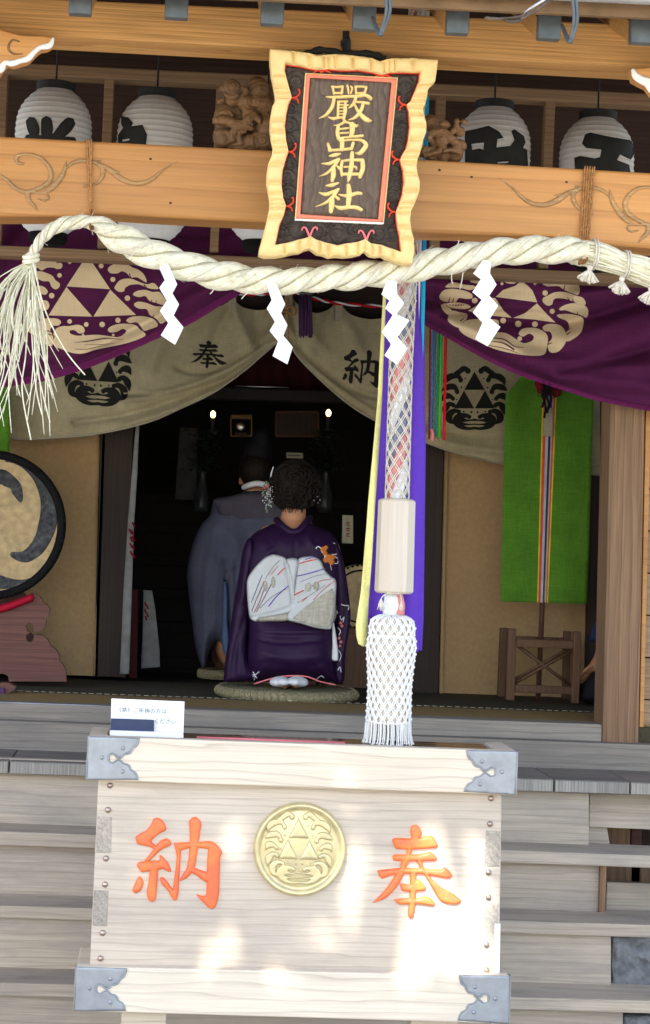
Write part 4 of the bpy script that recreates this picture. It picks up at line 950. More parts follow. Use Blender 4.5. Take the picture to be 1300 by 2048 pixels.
relief('red_edge_line', [stroke(cl[i:i + 2], 2.6, 1) for i in range(len(cl) - 1) if not (28 <= i < 42)], smap, M['red'], SGN, step=3, base=.0085, h=.003, rnd=1.5, skirt=0)
relief('pink_edge_line', [stroke(cl[i:i + 2], 2.8, 1) for i in range(28, 42)], smap, M['rosep'], SGN, step=3, base=.0085, h=.003, rnd=1.5, skirt=0)
rb = []
for x, y, s in ((248, 400, 1), (222, 770, 1), (205, 1140, 1), (1037, 448, -1), (992, 822, -1), (964, 1180, -1)):
    rb.append(stroke(zs([(x, y), (x + s * 30, y - 5), (x + s * 55, y - 30), (x + s * 55, y - 58), (x + s * 48, y - 55)]), [3.2, 3.2, 3, 2.6, 2.6], 3)); rb.append(stroke(zs([(x + s * 20, y), (x + s * 42, y + 12), (x + s * 48, y + 32)]), [3, 2.8, 2.6], 3))
for x, y in ((455, 212), (872, 244)): rb.append(stroke(zs([(x - 55, y + 14), (x - 20, y), (x, y + 12), (x + 20, y), (x + 60, y + 14)]), [1.5, 2.2, 3, 2.2, 1.5], 3)); rb.append(stroke(zs([(x, y - 10), (x, y + 12)]), 2.4, 2))
relief('red_bracket', rb, smap, M['red'], SGN, step=2, base=.0085, h=.002, rnd=1.5, skirt=0)
pb = []
for x, y in ((373, 1350), (760, 1372)):
    for s in (-1, 1): pb.append(stroke(zs([(x, y + 4), (x + s * 12, y - 30), (x + s * 28, y - 62), (x + s * 48, y - 64), (x + s * 52, y - 48)]), [4, 4, 3.2, 3, 2.6], 3))
relief('pink_bracket', pb, smap, M['rosep'], SGN, step=2, base=.0085, h=.002, rnd=1.5, skirt=0)
relief('panel_border', [zs([(350, 238), (967, 270), (872, 1250), (280, 1222)])], smap, M['salmon'], SGN, step=8, holes=[pn], base=.010, h=.001, rnd=2, skirt=.004)
relief('gilt_fillet', [stroke(zs([(346, 234), (971, 266)]), 1.5, 1), stroke(zs([(971, 266), (876, 1254)]), 2.2, 1), stroke(zs([(276, 1226), (346, 234)]), 2.4, 1)], smap, M['frame'], SGN, step=4, base=.009, h=.001, rnd=1, skirt=.004)
relief('white_fillet', [stroke(zs([(276, 1232), (874, 1258)]), 3.4, 1)], smap, M['whitep'], SGN, step=4, base=.010, h=.001, rnd=1, skirt=.004)
relief('dark_panel', [pn], smap, M['signp'], SGN, step=10, base=.006, h=.0005, rnd=2, skirt=.004)
def zg(p): return [(610 + x / 6.825, 150 + y / 6.827) for x, y in p]
def ST_(p, w): return stroke(zg(p), [q * 1.28 / 6.825 for q in (w if hasattr(w, '__len__') else [w] * len(p))], 4)
g1 = [ST_([(372, 165), (392, 262)], 26), ST_([(365, 165), (440, 172), (515, 162)], 26), ST_([(510, 165), (498, 262)], 28), ST_([(388, 255), (505, 252)], 26), ST_([(575, 152), (588, 205), (592, 262)], [26, 24, 20]), ST_([(622, 165), (640, 190), (620, 262)], [24, 26, 20]),
      ST_([(688, 168), (694, 262)], 26), ST_([(682, 168), (760, 165), (835, 172)], 26), ST_([(835, 178), (810, 255)], 28), ST_([(690, 256), (808, 254)], 26),
      ST_([(285, 305), (400, 310), (600, 300), (740, 295), (820, 282), (890, 325), (885, 345)], [12, 34, 34, 34, 36, 44, 20]), ST_([(395, 320), (375, 420), (330, 500), (270, 560), (190, 598)], [36, 42, 40, 30, 8]),
      ST_([(445, 372), (575, 368)], 24), ST_([(452, 390), (445, 590)], 30), ST_([(548, 400), (545, 500), (525, 612)], [34, 44, 30]), ST_([(450, 412), (590, 418)], 20), ST_([(455, 455), (540, 452)], 18), ST_([(455, 500), (540, 497)], 18), ST_([(450, 540), (535, 537)], 18), ST_([(315, 580), (380, 602), (450, 590), (530, 585)], [14, 34, 30, 26]),
      ST_([(690, 320), (670, 380), (630, 430), (590, 460)], [34, 36, 30, 10]), ST_([(660, 375), (780, 380), (865, 395)], [24, 28, 36]), ST_([(790, 400), (765, 480), (700, 570), (640, 605), (585, 622)], [36, 40, 38, 24, 8]), ST_([(680, 420), (720, 500), (800, 590), (860, 625), (905, 632)], [24, 36, 54, 48, 14])]
g2 = [ST_([(545, 632), (500, 672), (440, 692), (390, 695)], [30, 30, 20, 8]), ST_([(520, 645), (600, 662), (690, 700), (715, 690)], [26, 28, 40, 20]), ST_([(450, 700), (440, 800), (455, 880)], [38, 44, 36]), ST_([(480, 745), (590, 732)], 24), ST_([(480, 800), (590, 795)], 22), ST_([(640, 680), (640, 780), (620, 850)], [60, 56, 40]), ST_([(465, 865), (620, 852), (780, 835)], [22, 26, 34]), ST_([(470, 905), (650, 892), (770, 900), (830, 960), (790, 1030), (740, 1075), (685, 1070)], [22, 24, 34, 50, 52, 44, 12]),
      ST_([(308, 940), (340, 1035)], [26, 44]), ST_([(325, 1035), (500, 1025), (620, 1012)], [30, 32, 34]), ST_([(505, 890), (502, 1020)], 50), ST_([(655, 935), (630, 1015)], [36, 36])]
g3 = [ST_([(330, 1112), (400, 1100), (475, 1082)], [16, 44, 22]), ST_([(225, 1215), (330, 1215), (400, 1180), (465, 1155)], [10, 40, 34, 30]), ST_([(450, 1165), (380, 1270), (290, 1350), (195, 1388)], [38, 36, 28, 6]), ST_([(385, 1270), (385, 1360), (368, 1450)], [44, 56, 36]), ST_([(425, 1240), (470, 1285)], [20, 32]), ST_([(505, 1180), (490, 1280), (500, 1380)], [34, 36, 28]), ST_([(500, 1180), (640, 1165), (780, 1170)], [24, 32, 40]), ST_([(780, 1175), (785, 1280), (745, 1400)], [46, 52, 40]), ST_([(500, 1360), (740, 1360)], 36), ST_([(530, 1262), (680, 1258), (700, 1290)], [20, 26, 20]), ST_([(640, 1070), (630, 1250), (600, 1400), (585, 1470)], [44, 50, 44, 12])]
g4 = [ST_([(285, 1515), (360, 1510), (450, 1480)], [16, 44, 24]), ST_([(190, 1610), (280, 1635), (380, 1600), (455, 1565)], [10, 42, 36, 30]), ST_([(440, 1580), (360, 1690), (260, 1760), (135, 1803)], [36, 42, 28, 6]), ST_([(365, 1690), (360, 1780), (350, 1870)], [50, 62, 44]), ST_([(400, 1650), (455, 1700)], [24, 36]), ST_([(460, 1640), (580, 1655), (700, 1620), (765, 1625)], [16, 42, 40, 34]), ST_([(590, 1510), (600, 1640), (585, 1790)], [44, 60, 48]), ST_([(405, 1790), (480, 1822), (600, 1810), (700, 1815), (765, 1845)], [16, 46, 42, 44, 40])]
for g_ in (g1, g2, g3, g4): relief('gilt_letter', g_, smap, M['gilt'], SGN, step=1.3, base=.0068, h=.0045, rnd=2.4, skirt=-.006)
m = MB(); m.add(tube([P(692, 62, 5.08), P(692, 108, 5.1)], .009, 8)); m.add(tube(cr([P(690, 100, 5.1), P(684, 85, 5.08), P(697, 78, 5.06), P(698, 100, 5.06)], 4), .005, 6)); m.build('hanging_hook', M['ink'], SGN)
m = MB(); m.add(tube(cr([P(605, 112, 5.11), P(640, 100, 5.105), P(690, 108, 5.1), P(740, 108, 5.105), P(770, 118, 5.11)], 5), [.006 + .005 * abs(math.sin(i)) for i in range(21)], 8)); m.build('iron_bracket', M['ink'], SGN)

# ================================================================= shimenawa (twisted straw rope)
SR = thing('sacred_straw_rope', P(650, 555, 5.28), 'thick pale twisted straw rope sagging under the beam, tasselled at its left end', 'rope')
rp_ = [(62, 514, 8), (72, 494, 10), (88, 472, 11.5), (110, 455, 13.5), (136, 446, 14.5), (160, 444, 14), (180, 444, 14), (200, 452, 20), (222, 466, 26), (250, 482, 32), (300, 506, 31), (350, 524, 31), (400, 540, 31), (450, 552, 31), (500, 559, 29), (550, 562, 28), (600, 561, 27), (650, 556, 27), (700, 553, 28), (750, 547, 29), (800, 541, 30), (850, 530, 30), (900, 520, 29), (950, 511, 29), (1000, 504, 29), (1050, 500, 29), (1100, 499, 29), (1140, 501, 29), (1172, 505, 28)]
def ropeY(x): return 5.27
dense = cr([(x, y, r) for x, y, r in rp_], 9); kk = 5.27 / 4000
def rope_mesh(strands, pts, twist, fuzz=.0):
    mb = MB(); c = [P(x, y, 5.27) for x, y, _ in pts]; R = [r * kk for *_, r in pts]; s = 0; th = []
    for i in range(len(c)):
        if i: s += np.linalg.norm(c[i] - c[i - 1]) / (R[i] * 2)
        th.append(s * twist)
    for k in range(strands):
        path, rad = [], []
        for i in range(len(c)):
            t = c[min(i + 1, len(c) - 1)] - c[max(i - 1, 0)]; t /= np.linalg.norm(t); u = np.array([0, -1.0, 0]); v = np.cross(t, u); v /= np.linalg.norm(v)
            a = -th[i] + 2 * math.pi * k / strands
            path.append(c[i] + R[i] * .48 * (math.cos(a) * u + math.sin(a) * v)); rad.append(R[i] * .535)
        mb.add(tube(path, rad, 18))
    return mb
rope_mesh(3, dense, 1.75).build('twisted_rope', M['straw'], SR)
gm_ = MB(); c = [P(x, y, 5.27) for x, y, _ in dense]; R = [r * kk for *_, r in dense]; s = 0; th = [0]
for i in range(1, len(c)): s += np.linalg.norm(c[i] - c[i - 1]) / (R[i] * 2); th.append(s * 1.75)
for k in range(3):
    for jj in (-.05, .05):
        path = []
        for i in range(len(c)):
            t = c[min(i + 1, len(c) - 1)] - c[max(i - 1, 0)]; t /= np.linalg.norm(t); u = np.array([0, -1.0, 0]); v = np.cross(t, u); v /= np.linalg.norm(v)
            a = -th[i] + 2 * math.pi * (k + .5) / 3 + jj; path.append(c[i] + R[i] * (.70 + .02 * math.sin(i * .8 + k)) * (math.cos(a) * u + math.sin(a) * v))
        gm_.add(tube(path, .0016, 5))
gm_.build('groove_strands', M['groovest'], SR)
# fine straw strands lying along the twist
fs = MB(); c = [P(x, y, 5.27) for x, y, _ in dense]; R = [r * kk for *_, r in dense]; s = 0; th = [0]
for i in range(1, len(c)): s += np.linalg.norm(c[i] - c[i - 1]) / (R[i] * 2); th.append(s * 1.75)
for q in range(420):
    k = random.randrange(3); off = random.uniform(-1.3, 1.3); i0 = random.randrange(0, len(c) - 16); ln = random.randint(8, 16); path = []
    for i in range(i0, min(i0 + ln, len(c))):
        t = c[min(i + 1, len(c) - 1)] - c[max(i - 1, 0)]; t /= np.linalg.norm(t); u = np.array([0, -1.0, 0]); v = np.cross(t, u); v /= np.linalg.norm(v)
        a = -th[i] + 2 * math.pi * k / 3; ce = c[i] + R[i] * .48 * (math.cos(a) * u + math.sin(a) * v); b2 = a + off
        path.append(ce + (R[i] * .535 + .0006) * (math.cos(b2) * u + math.sin(b2) * v))
    fs.add(tube(path, .0007, 4))
    if q % 7 == 0: e = path[-1]; d_ = (path[-1] - path[-2]); d_ /= np.linalg.norm(d_); fs.add(tube([e, e + d_ * .012 + [0, -.003, random.uniform(-.004, .006)], e + d_ * .022 + [0, -.004, random.uniform(-.012, .012)]], .0006, 4))
fs.build('loose_strands', M['cream'], SR)
# straw bundle at the right
bp_ = cr([(1160, 504, 25), (1180, 508, 28), (1200, 512, 29), (1225, 520, 27), (1243, 527, 25), (1275, 537, 30), (1300, 546, 31), (1335, 560, 29), (1400, 590, 24), (1480, 640, 16)], 5)
mb = MB()
for q in range(150):
    a = random.uniform(0, 6.28); rr_ = math.sqrt(random.random()); path = []
    wob = random.uniform(-.12, .12)
    for i, (x, y, r) in enumerate(bp_):
        p = P(x, y, 5.27); rad = r * kk * rr_ * .93; aa = a + wob * i * .15; path.append(p + rad * np.array([0.1 * math.cos(aa), -math.sin(aa), math.cos(aa)]))
    mb.add(tube(path, random.uniform(.0022, .0042), 5))
mb.build('straw_bundle', M['straw'], SR)
for tx, ty, r in ((1187, 509, 30), (1252, 529, 27), (1322, 555, 31)):
    mb = MB()
    for d in (-3, 2): mb.add(tube([P(tx + d + .25 * r * math.sin(a) * .35, ty, 5.27) + np.array([0.05 * r * kk * math.cos(a), -1.04 * r * kk * math.sin(a), 1.04 * r * kk * math.cos(a)]) for a in np.linspace(0, 2 * math.pi, 22)], .0028, 6))
    mb.build('binding', M['cream'], SR)
for tx, ty in ((1180, 538), (1244, 560), (1302, 580)):
    mb = MB()
    for g0 in (-.75, .15):
        for q in range(30):
            a = g0 + random.uniform(-.38, .48) ; l = random.uniform(24, 30); e = (tx + l * math.sin(a), ty + l * abs(math.cos(a)) * .95 + 2)
            mb.add(tube([P(tx, ty, 5.225), P((tx + e[0]) / 2 + random.uniform(-1, 1), (ty + e[1]) / 2, 5.225 + random.uniform(-.012, .01)), P(*e, 5.225 + random.uniform(-.015, .015))], [.0015, .0026, .0026], 5))
    mb.add(ball(P(tx, ty - 2, 5.225), .008, 10, 8)); mb.build('tuft', M['cream'], SR)
# knot and fan of straw at the left
mb = MB()
for a0 in (0, 1.0): mb.add(tube([P(62, 512 + a0 * 9, 5.27) + np.array([13 * kk * math.cos(a), 13 * kk * math.sin(a), 5 * kk * math.sin(a + .6)]) for a in np.linspace(0, 6.28, 18)], .0062, 8))
mb.add(ball(P(62, 516, 5.27), .017, 12, 8)); mb.build('knot', M['straw'], SR)
mb = MB()
for q in range(92):
    f = random.random() ** .9; ang = -.95 + 1.15 * f + random.uniform(-.05, .05); ln = random.uniform(170, 400) * (1 - .35 * abs(f - .62)) * random.uniform(.75, 1.08)
    ang2 = ang * .45 + random.uniform(-.12, .12)
    x0, y0 = 62 + random.uniform(-7, 7), 522
    p1 = (x0 + math.sin(ang) * ln * .35, y0 + math.cos(ang) * ln * .33); p2 = (p1[0] + math.sin(ang2) * ln * .35, p1[1] + ln * .34); p3 = (p2[0] + math.sin(ang2 + random.uniform(-.35, .45)) * ln * .33, p2[1] + ln * .32)
    dy = random.uniform(-.09, .09)
    mb.add(tube(cr([P(x0, y0, 5.27), P(*p1, 5.27 + dy * .5), P(*p2, 5.27 + dy), P(*p3, 5.27 + dy * 1.1)], 4), [.0016] * 4 + [.0015] * 5 + [.0012] * 3 + [.0008], 4))
for pts in ([(66, 525), (90, 620), (130, 700), (170, 750)], [(60, 540), (52, 700), (44, 780), (62, 880)], [(66, 560), (92, 660), (93, 765)], [(60, 600), (70, 760), (84, 830)], [(64, 560), (72, 720), (100, 845)], [(62, 600), (30, 700), (-4, 800)]):
    mb.add(tube(cr([P(x, y, 5.23) for x, y in pts], 6), .002, 5))
mb.build('straw_tassel', M['straw'], SR)
for x, y, a in ((505, 595, .6), (420, 585, 0), (905, 545, -.1), (925, 550, .1), (265, 520, 2.2)):
    pass
mb = MB()
for pts in ([(905, 540), (903, 555), (905, 568)], [(926, 545), (924, 560), (920, 578)], [(500, 582), (490, 590), (483, 598)], [(252, 515), (262, 512), (272, 505)], [(430, 575), (424, 584), (420, 588)], [(905, 500), (915, 490), (918, 480)]):
    mb.add(tube(cr([P(x, y, 5.23) for x, y in pts], 4), .0014, 4))
mb.build('stray_straw', M['cream'], SR)

# paper streamers
zA = lambda p: [(x / 3.611, 480 + y / 3.611) for x, y in p]
zB = lambda p: [(360 + x / 3.095, 560 + y / 3.095) for x, y in p]
zC = lambda p: [(720 + x / 3.657, 440 + y / 3.657) for x, y in p]
zD = lambda p: [(860 + x / 2.954, 520 + y / 2.954) for x, y in p]
shd = [(zA([(1150, 200), (1210, 165), (1280, 320), (1245, 385), (1293, 465), (1255, 545), (1325, 630), (1265, 757), (1162, 688), (1215, 600), (1155, 512), (1205, 440), (1150, 345), (1190, 290)]), 'white zigzag paper streamer nearest the straw tassel, against the purple curtain crest'),
       (zB([(530, 10), (598, 25), (650, 150), (625, 205), (665, 280), (640, 345), (697, 415), (665, 522), (573, 470), (607, 380), (555, 315), (588, 260), (537, 175), (567, 125)]), 'white zigzag paper streamer hanging over the gap in the beige curtain'),
       (zC([(200, 440), (270, 450), (270, 540), (323, 608), (265, 690), (362, 735), (275, 855), (347, 940), (270, 1058), (178, 990), (230, 910), (160, 820), (240, 695), (183, 645), (215, 590), (157, 545)]), 'white zigzag paper streamer hanging in front of the netted bell rope'),
       (zD([(315, 0), (362, 8), (355, 80), (393, 145), (350, 210), (403, 270), (355, 345), (415, 395), (340, 510), (267, 465), (310, 370), (253, 310), (305, 235), (250, 190), (300, 115), (255, 80)]), 'white zigzag paper streamer in front of the right purple curtain crest')]
for i, (ol, lab) in enumerate(shd):
    y0 = min(p[1] for p in ol); 
    V, F, D, Bd = fill2d([ol], 6)
    ys = V[:, 1]; per = (max(ys) - y0) / 4
    Yv = 5.215 + .018 * np.abs(((ys - y0 + (V[:, 0] - ol[0][0]) * .5) / per) % 2 - 1) + .004 * np.sin(V[:, 0] * .1)
    ve = [P(x, y, yy) for (x, y), yy in zip(V, Yv)]
    o = mk('paper_streamer', ve, [tuple(f) for f in F], M['shide']); tag(o, lab, 'paper streamer', 'white zigzag paper streamers on the straw rope')
    s = o.modifiers.new('s', 'SOLIDIFY'); s.thickness = .0008
# cords tying the rope to the beam
def cord(cols, lab, base):
    T = MB()
    for j, (xt, yt, xb, yb) in enumerate(cols):
        n = 14; 
        for q in range(2):
            path = []
            for i in range(n + 1):
                t = i / n; x = xt + (xb - xt) * t + .9 * math.sin(i * 1.9 + q * math.pi); y = yt + (yb - yt) * t
                dY = 5.372 if t < .78 else 5.372 - (t - .78) / .22 * (5.372 - 5.232)
                path.append(P(x, y, dY - .0035 + .001 * math.cos(i * 1.9 + q * math.pi)))
            if q == 0: pass
            path = [P(xt, yt - 1, 5.53)] + [P(xt, yt - 1, 5.37)] + path + [P(xb, yb + 1, 5.29)]
            T.add(tube(path, .0022, 6))
    o = T.build('tying_cord', M['brown_cord']); tag(o, lab, 'cord', 'brown cords tying the straw rope to the beam')
cord([(174, 281, 182, 459), (178.5, 281, 186, 458), (183, 281, 180, 455)], 'brown cord tying the tasselled left end of the straw rope to the beam', 0)
cord([(1170, 334, 1158, 528), (1175, 334, 1162, 527), (1180, 334, 1166, 527), (1185, 335, 1170, 525), (1189, 335, 1174, 520)], 'brown cord tying the bundled right end of the straw rope to the beam', 0)

# ================================================================= bell rope with ribbons
BR = thing('bell_rope', P(787, 1488, 5.62), 'thick netted bell rope with wooden grip and white macrame tassel hanging above the offering box', 'bell rope')
YR = 5.62; kr = YR / 4000
ctr = lambda y: np.interp(y, [-60, 560, 720, 1000, 1190, 1240, 1488], [842, 812, 802, 794, 787.5, 787, 786])
hwr = lambda y: np.interp(y, [-60, 560, 720, 1000], [19, 20, 22, 22.5])
ys = np.linspace(-60, 1000, 130)
for k, mm in enumerate(('wcore', 'pink', 'navy')):
    path, rad = [], []
    for y in ys:
        a = y * .0335 + k * 2 * math.pi / 3; r = hwr(y) * .42
        c = P(ctr(y), y, YR); path.append(c + kr * r * np.array([math.cos(a), -math.sin(a), 0])); rad.append(kr * hwr(y) * .50)
    V, F = tube(path, rad, 14); mk('core_strand', V, F, M[mm], BR, smooth=True)
nm = MB(); ncd = 7
for k in range(ncd):
    for sg in (-1, 1):
        for dd in (-.09, .09):
            path = []
            for y in np.linspace(-60, 1000, 260):
                a = sg * y * 2 * math.pi / (ncd * 32.5) + k * 2 * math.pi / ncd + dd; r = hwr(y) * 1.07
                c = P(ctr(y), y, YR); path.append(c + kr * r * np.array([math.sin(a), -math.cos(a), 0]))
            nm.add(tube(path, .0016, 5))
for j in range(int(1060 / (32.5 / 2)) * 1):
    y = -60 + j * 32.5 / 2
    for k in range(ncd):
        a = k * 2 * math.pi / ncd + (j % 2) * math.pi / ncd + (y + 60) * 0 + (-60) * 2 * math.pi / (ncd * 32.5) * 0
        # knots where the two cord families cross
        aa = a; r = hwr(y) * 1.09
kb = nm; w0 = 2 * math.pi / (ncd * 32.5)
for k in range(ncd):
    for l in range(ncd * 6):
        # sg=+1 cord k and sg=-1 cord l' cross where y*w0 + k*g = -y*w0 + l*g (mod 2pi)
        y = ((l - k) * 2 * math.pi / ncd) / (2 * w0)
        while y < -60: y += math.pi / w0
        if y > 1000: continue
        a = y * w0 + k * 2 * math.pi / ncd; r = hwr(y) * 1.1; c = P(ctr(y), y, YR)
        if math.cos(a) < -.3: continue
        kb.add(ball(c + kr * r * np.array([math.sin(a), -math.cos(a), 0]), .0034, 6, 5))
kb.build('net', M['cream'], BR)
# octagonal wooden grip
V, F = [], []
tp_, bt_ = P(794, 998, YR), P(787.5, 1187, YR)
for p, r in ((tp_, .046), (tp_ - [0, 0, .006], .0535), (bt_ + [0, 0, .006], .0555), (bt_, .048)):
    for k in range(8):
        a = math.pi / 8 + k * math.pi / 4 + .16; V.append(p + np.array([r * math.cos(a), r * math.sin(a), 0]))
for i in range(3):
    for k in range(8): l = (k + 1) % 8; F.append((i * 8 + k, i * 8 + l, (i + 1) * 8 + l, (i + 1) * 8 + k))
F += [tuple(range(8)), tuple(range(31, 23, -1))]
gr = mk('wooden_grip', V, F, M['grip'], BR); fixn(gr); bevel(gr, .0025, 3, 20)
a, b_ = P(787, 1183, YR), P(786, 1236, YR)
nk = MB(); nk.add(tube([a, (a + b_) / 2, b_], [.024, .028, .03], 16)); nk.build('cloth_neck', M['wcore'], BR)
nk = MB(); nk.add(tube([a + [.014, -.017, -.005], (a + b_) / 2 + [.02, -.016, 0], b_ + [.016, -.02, .01]], [.010, .012, .014], 10)); nk.build('pink_fold', M['pink'], BR)
nk = MB(); nk.add(tube([P(774, 1187, 5.577), P(787, 1186, 5.575), P(800, 1187, 5.577)], .003, 6))
for q in range(26):
    e = P(random.uniform(754, 772), random.uniform(1210, 1222), 5.56); nk.add(tube(cr([P(774, 1187, 5.575), P(763, 1196, 5.56), e], 4), .0013, 4))
for q in range(14):
    e = P(random.uniform(798, 806), random.uniform(1212, 1222), 5.56); nk.add(tube(cr([P(800, 1187, 5.575), P(803, 1200, 5.565), e], 4), .0013, 4))
nk.build('loose_cord_end', M['cream'], BR)
# macrame tassel
prt = [(1229, 12), (1231, 26), (1237, 38), (1246, 43), (1258, 45), (1267, 44), (1271, 43), (1275, 46), (1290, 48), (1310, 47), (1340, 44), (1370, 42), (1400, 42), (1430, 43), (1446, 44)]
pz = [(r * kr, P(787, y, YR)[2]) for y, r in prt]
V, F = lathe([(max(r - .004, .002), z) for r, z in pz], bt_[0] - .001, YR, 30); tas = mk('tassel_body', V, F, M['cream'], BR, smooth=True); fixn(tas)
zA_, zB_ = pz[0][1], pz[-1][1]; zs_ = [z for _, z in pz][::-1]; rs_ = [r for r, _ in pz][::-1]
def tz(z): return float(np.interp(z, zs_, rs_))
tm_ = MB(); NT = 17; tur = 1.15
cxT = bt_[0] - .001
for k in range(NT):
    for sg in (-1, 1):
        for dd in (-.05, .05):
            path = []
            for z in np.linspace(zA_, zB_, 90):
                a = sg * (zA_ - z) * 10.2 + k * 2 * math.pi / NT + dd; path.append(np.array([cxT + (tz(z) + .001) * math.sin(a), YR - (tz(z) + .001) * math.cos(a), z]))
            tm_.add(tube(path, .0022, 5))
zr_ = P(787, 1271, YR)[2]
tm_.add(tube([(cxT + .0615 * math.cos(a), YR + .0615 * math.sin(a), zr_) for a in np.linspace(0, 6.2832, 40)], .003, 7))
kb = tm_
for k in range(NT):
    for l in range(-NT, NT * 3):
        dz = ((l - k) * 2 * math.pi / NT) / (2 * 10.2)
        if dz < .0 or dz > zA_ - zB_: continue
        z = zA_ - dz; a = dz * 10.2 + k * 2 * math.pi / NT
        if math.cos(a) < -.3: continue
        kb.add(ball((cxT + (tz(z) + .002) * math.sin(a), YR - (tz(z) + .002) * math.cos(a), z), .0042, 6, 5))
kb.build('macrame_net', M['white_cord'], BR)
fm = MB(); ze = P(786, 1488, YR)[2]
for q in range(78):
    a = q * 2 * math.pi / 78 + random.uniform(-.03, .03); r0 = tz(zB_) + .001; r1 = r0 * random.uniform(1.05, 1.16); z1_ = ze + random.uniform(-.001, .006)
    fm.add(tube(cr([(cxT + r0 * math.sin(a), YR - r0 * math.cos(a), zB_ + .006), (cxT + (r0 + .002) * math.sin(a + .03), YR - (r0 + .002) * math.cos(a), (zB_ + z1_) / 2), (cxT + r1 * math.sin(a), YR - r1 * math.cos(a), z1_)], 3), .0017, 5))
    fm.add(ball((cxT + r1 * math.sin(a), YR - r1 * math.cos(a), z1_ + .002), .0028, 6, 5))
fm.build('fringe', M['white_cord'], BR)
# ribbons hanging with the rope
def ribbon(ol, Y, m, df): o = sheet('ribbon', ol, Y, df, M[m], BR, step=7); s = o.modifiers.new('s', 'SOLIDIFY'); s.thickness = .0012; return o
ribbon([(800, 200), (852, 200), (850, 470), (848, 640), (849, 800), (851, 900), (849, 1100), (847, 1240), (844, 1302), (838, 1300), (836, 1304), (800, 1296), (736, 1290), (733, 1298), (738, 1200), (743, 1100), (750, 960), (757, 820), (765, 700), (770, 585), (780, 470)], 5.72, 'rope_p', lambda x, y: .012 * np.sin((x - (800 - (y - 600) * .03)) * .13))
ribbon([(838, 150), (846, 150), (844, 470), (841, 560), (838, 640), (836, 560), (838, 470)], 5.69, 'rib_w', lambda x, y: .003 * np.sin(y * .02))
ribbon([(846, 190), (858, 190), (853, 470), (851, 560), (849, 640), (846, 715), (842, 640), (843, 560), (846, 470)], 5.70, 'rib_b', lambda x, y: .003 * np.sin(y * .02))
ribbon([(770, 470), (774, 470), (772, 600), (764, 800), (751, 1000), (744, 1120), (736, 1220), (734, 1291), (726, 1293), (717, 1288), (713, 1272), (712, 1250), (722, 1180), (733, 1050), (737, 1000), (755, 800), (766, 600)], 5.68, 'rib_y', lambda x, y: .006 * np.sin(x * .25) + .003 * np.sin(y * .03))
# ================================================================= purple curtain with the crest
PC = thing('purple_curtain', P(650, 700, 7.05), 'deep purple shrine curtain with cream wave and triangle crests, drawn up in the middle', 'curtain')
pc_low = cr([(-520, 800), (-120, 792), (-40, 780), (0, 775), (60, 767), (97, 760), (166, 740), (249, 707), (321, 674), (360, 658), (399, 637), (425, 620), (455, 603), (482, 587), (520, 562), (560, 548), (620, 540), (680, 540), (730, 552), (765, 580), (800, 612), (850, 650), (861, 657), (905, 682), (961, 714), (1029, 747), (1097, 771), (1185, 799), (1240, 811), (1300, 822), (1400, 836), (1800, 860)], 4)
pc_ol = [(-520, 385), (1800, 475)] + [tuple(p) for p in pc_low[::-1]]
LX = np.array([p[0] for p in pc_low]); LY_ = np.array([p[1] for p in pc_low])
def gauss(d, w): return np.exp(-(d / w) ** 2)
def pfold(lines, x, y):
    V = np.stack([np.atleast_1d(x), np.atleast_1d(y)], 1).astype(float); o = np.zeros(len(V))
    for pts, wd, dp in lines:
        q = np.array(cr(pts, 4)); o += dp * gauss(segdist(V, q[:-1], q[1:]), wd)
    return o
pl_ = [([(560, 560), (440, 600), (330, 650), (200, 705), (60, 745)], 13, .022), ([(560, 548), (420, 575), (300, 640), (150, 715)], 10, -.014), ([(540, 540), (420, 545), (330, 560)], 12, -.016), ([(520, 535), (400, 520), (300, 515)], 10, .012), ([(480, 450), (400, 470), (300, 450)], 12, .015), ([(60, 430), (20, 500), (-20, 560)], 18, .02), ([(120, 440), (300, 470)], 12, -.01),
       ([(790, 590), (900, 610), (1000, 640), (1150, 640), (1300, 600)], 16, .028), ([(800, 600), (900, 640), (1010, 690), (1130, 725), (1300, 735)], 15, -.022), ([(1120, 740), (1220, 720), (1350, 680)], 12, .024), ([(1050, 725), (1180, 755), (1320, 770)], 16, -.018), ([(1130, 650), (1230, 620), (1350, 560)], 20, .026), ([(1150, 590), (1260, 575), (1380, 530)], 14, -.02), ([(870, 660), (960, 700), (1030, 735), (1100, 762)], 7, .014), ([(820, 560), (900, 570), (1000, 560), (1100, 575)], 12, -.012),
       ([(870, 600), (930, 612), (1000, 605)], 6, .012), ([(880, 630), (1000, 625), (1120, 628)], 6, .010), ([(1090, 765), (1200, 785), (1330, 800)], 10, .015)]
def pdisp(x, y):
    x = np.atleast_1d(np.asarray(x, float)); y = np.atleast_1d(np.asarray(y, float)); o = 1.7 * pfold(pl_, x, y) + .004 * np.sin(x * .05 + y * .09) * np.clip((x - 700) / 200, 0, 1)
    ly = np.interp(x, LX, LY_); d = np.clip((ly - y), 0, 400)
    o += -.05 * gauss(d - 30, 30) * np.clip((1 - np.abs(x - 650) / 900), .3, 1)  # swag bulges forward near the hem
    o += .05 * gauss(d, 12)
    return o
sheet('cloth', pc_ol, 7.05, pdisp, M['purple'], PC, step=5.5)
def pmap(x, y, h=0): return P(x, y, 7.05 + float(pdisp(x, y)[0]) - h)
def clothrelief(name, polys, Y0, dispf, mat, par, step, holes=(), lift=.0022):
    V, F, D, Bd = fill2d(polys, step, holes); dp = dispf(V[:, 0], V[:, 1])
    return mk(name, [P(x, y, Y0 + d - lift) for (x, y), d in zip(V, dp)], [tuple(f) for f in F], mat, par, smooth=True)
hem = [tuple(p) for p in pc_low if p[0] < 560]; hm = stroke([(x, y - 7.5) for x, y in hem[::3]], 14, 3, cap=False)
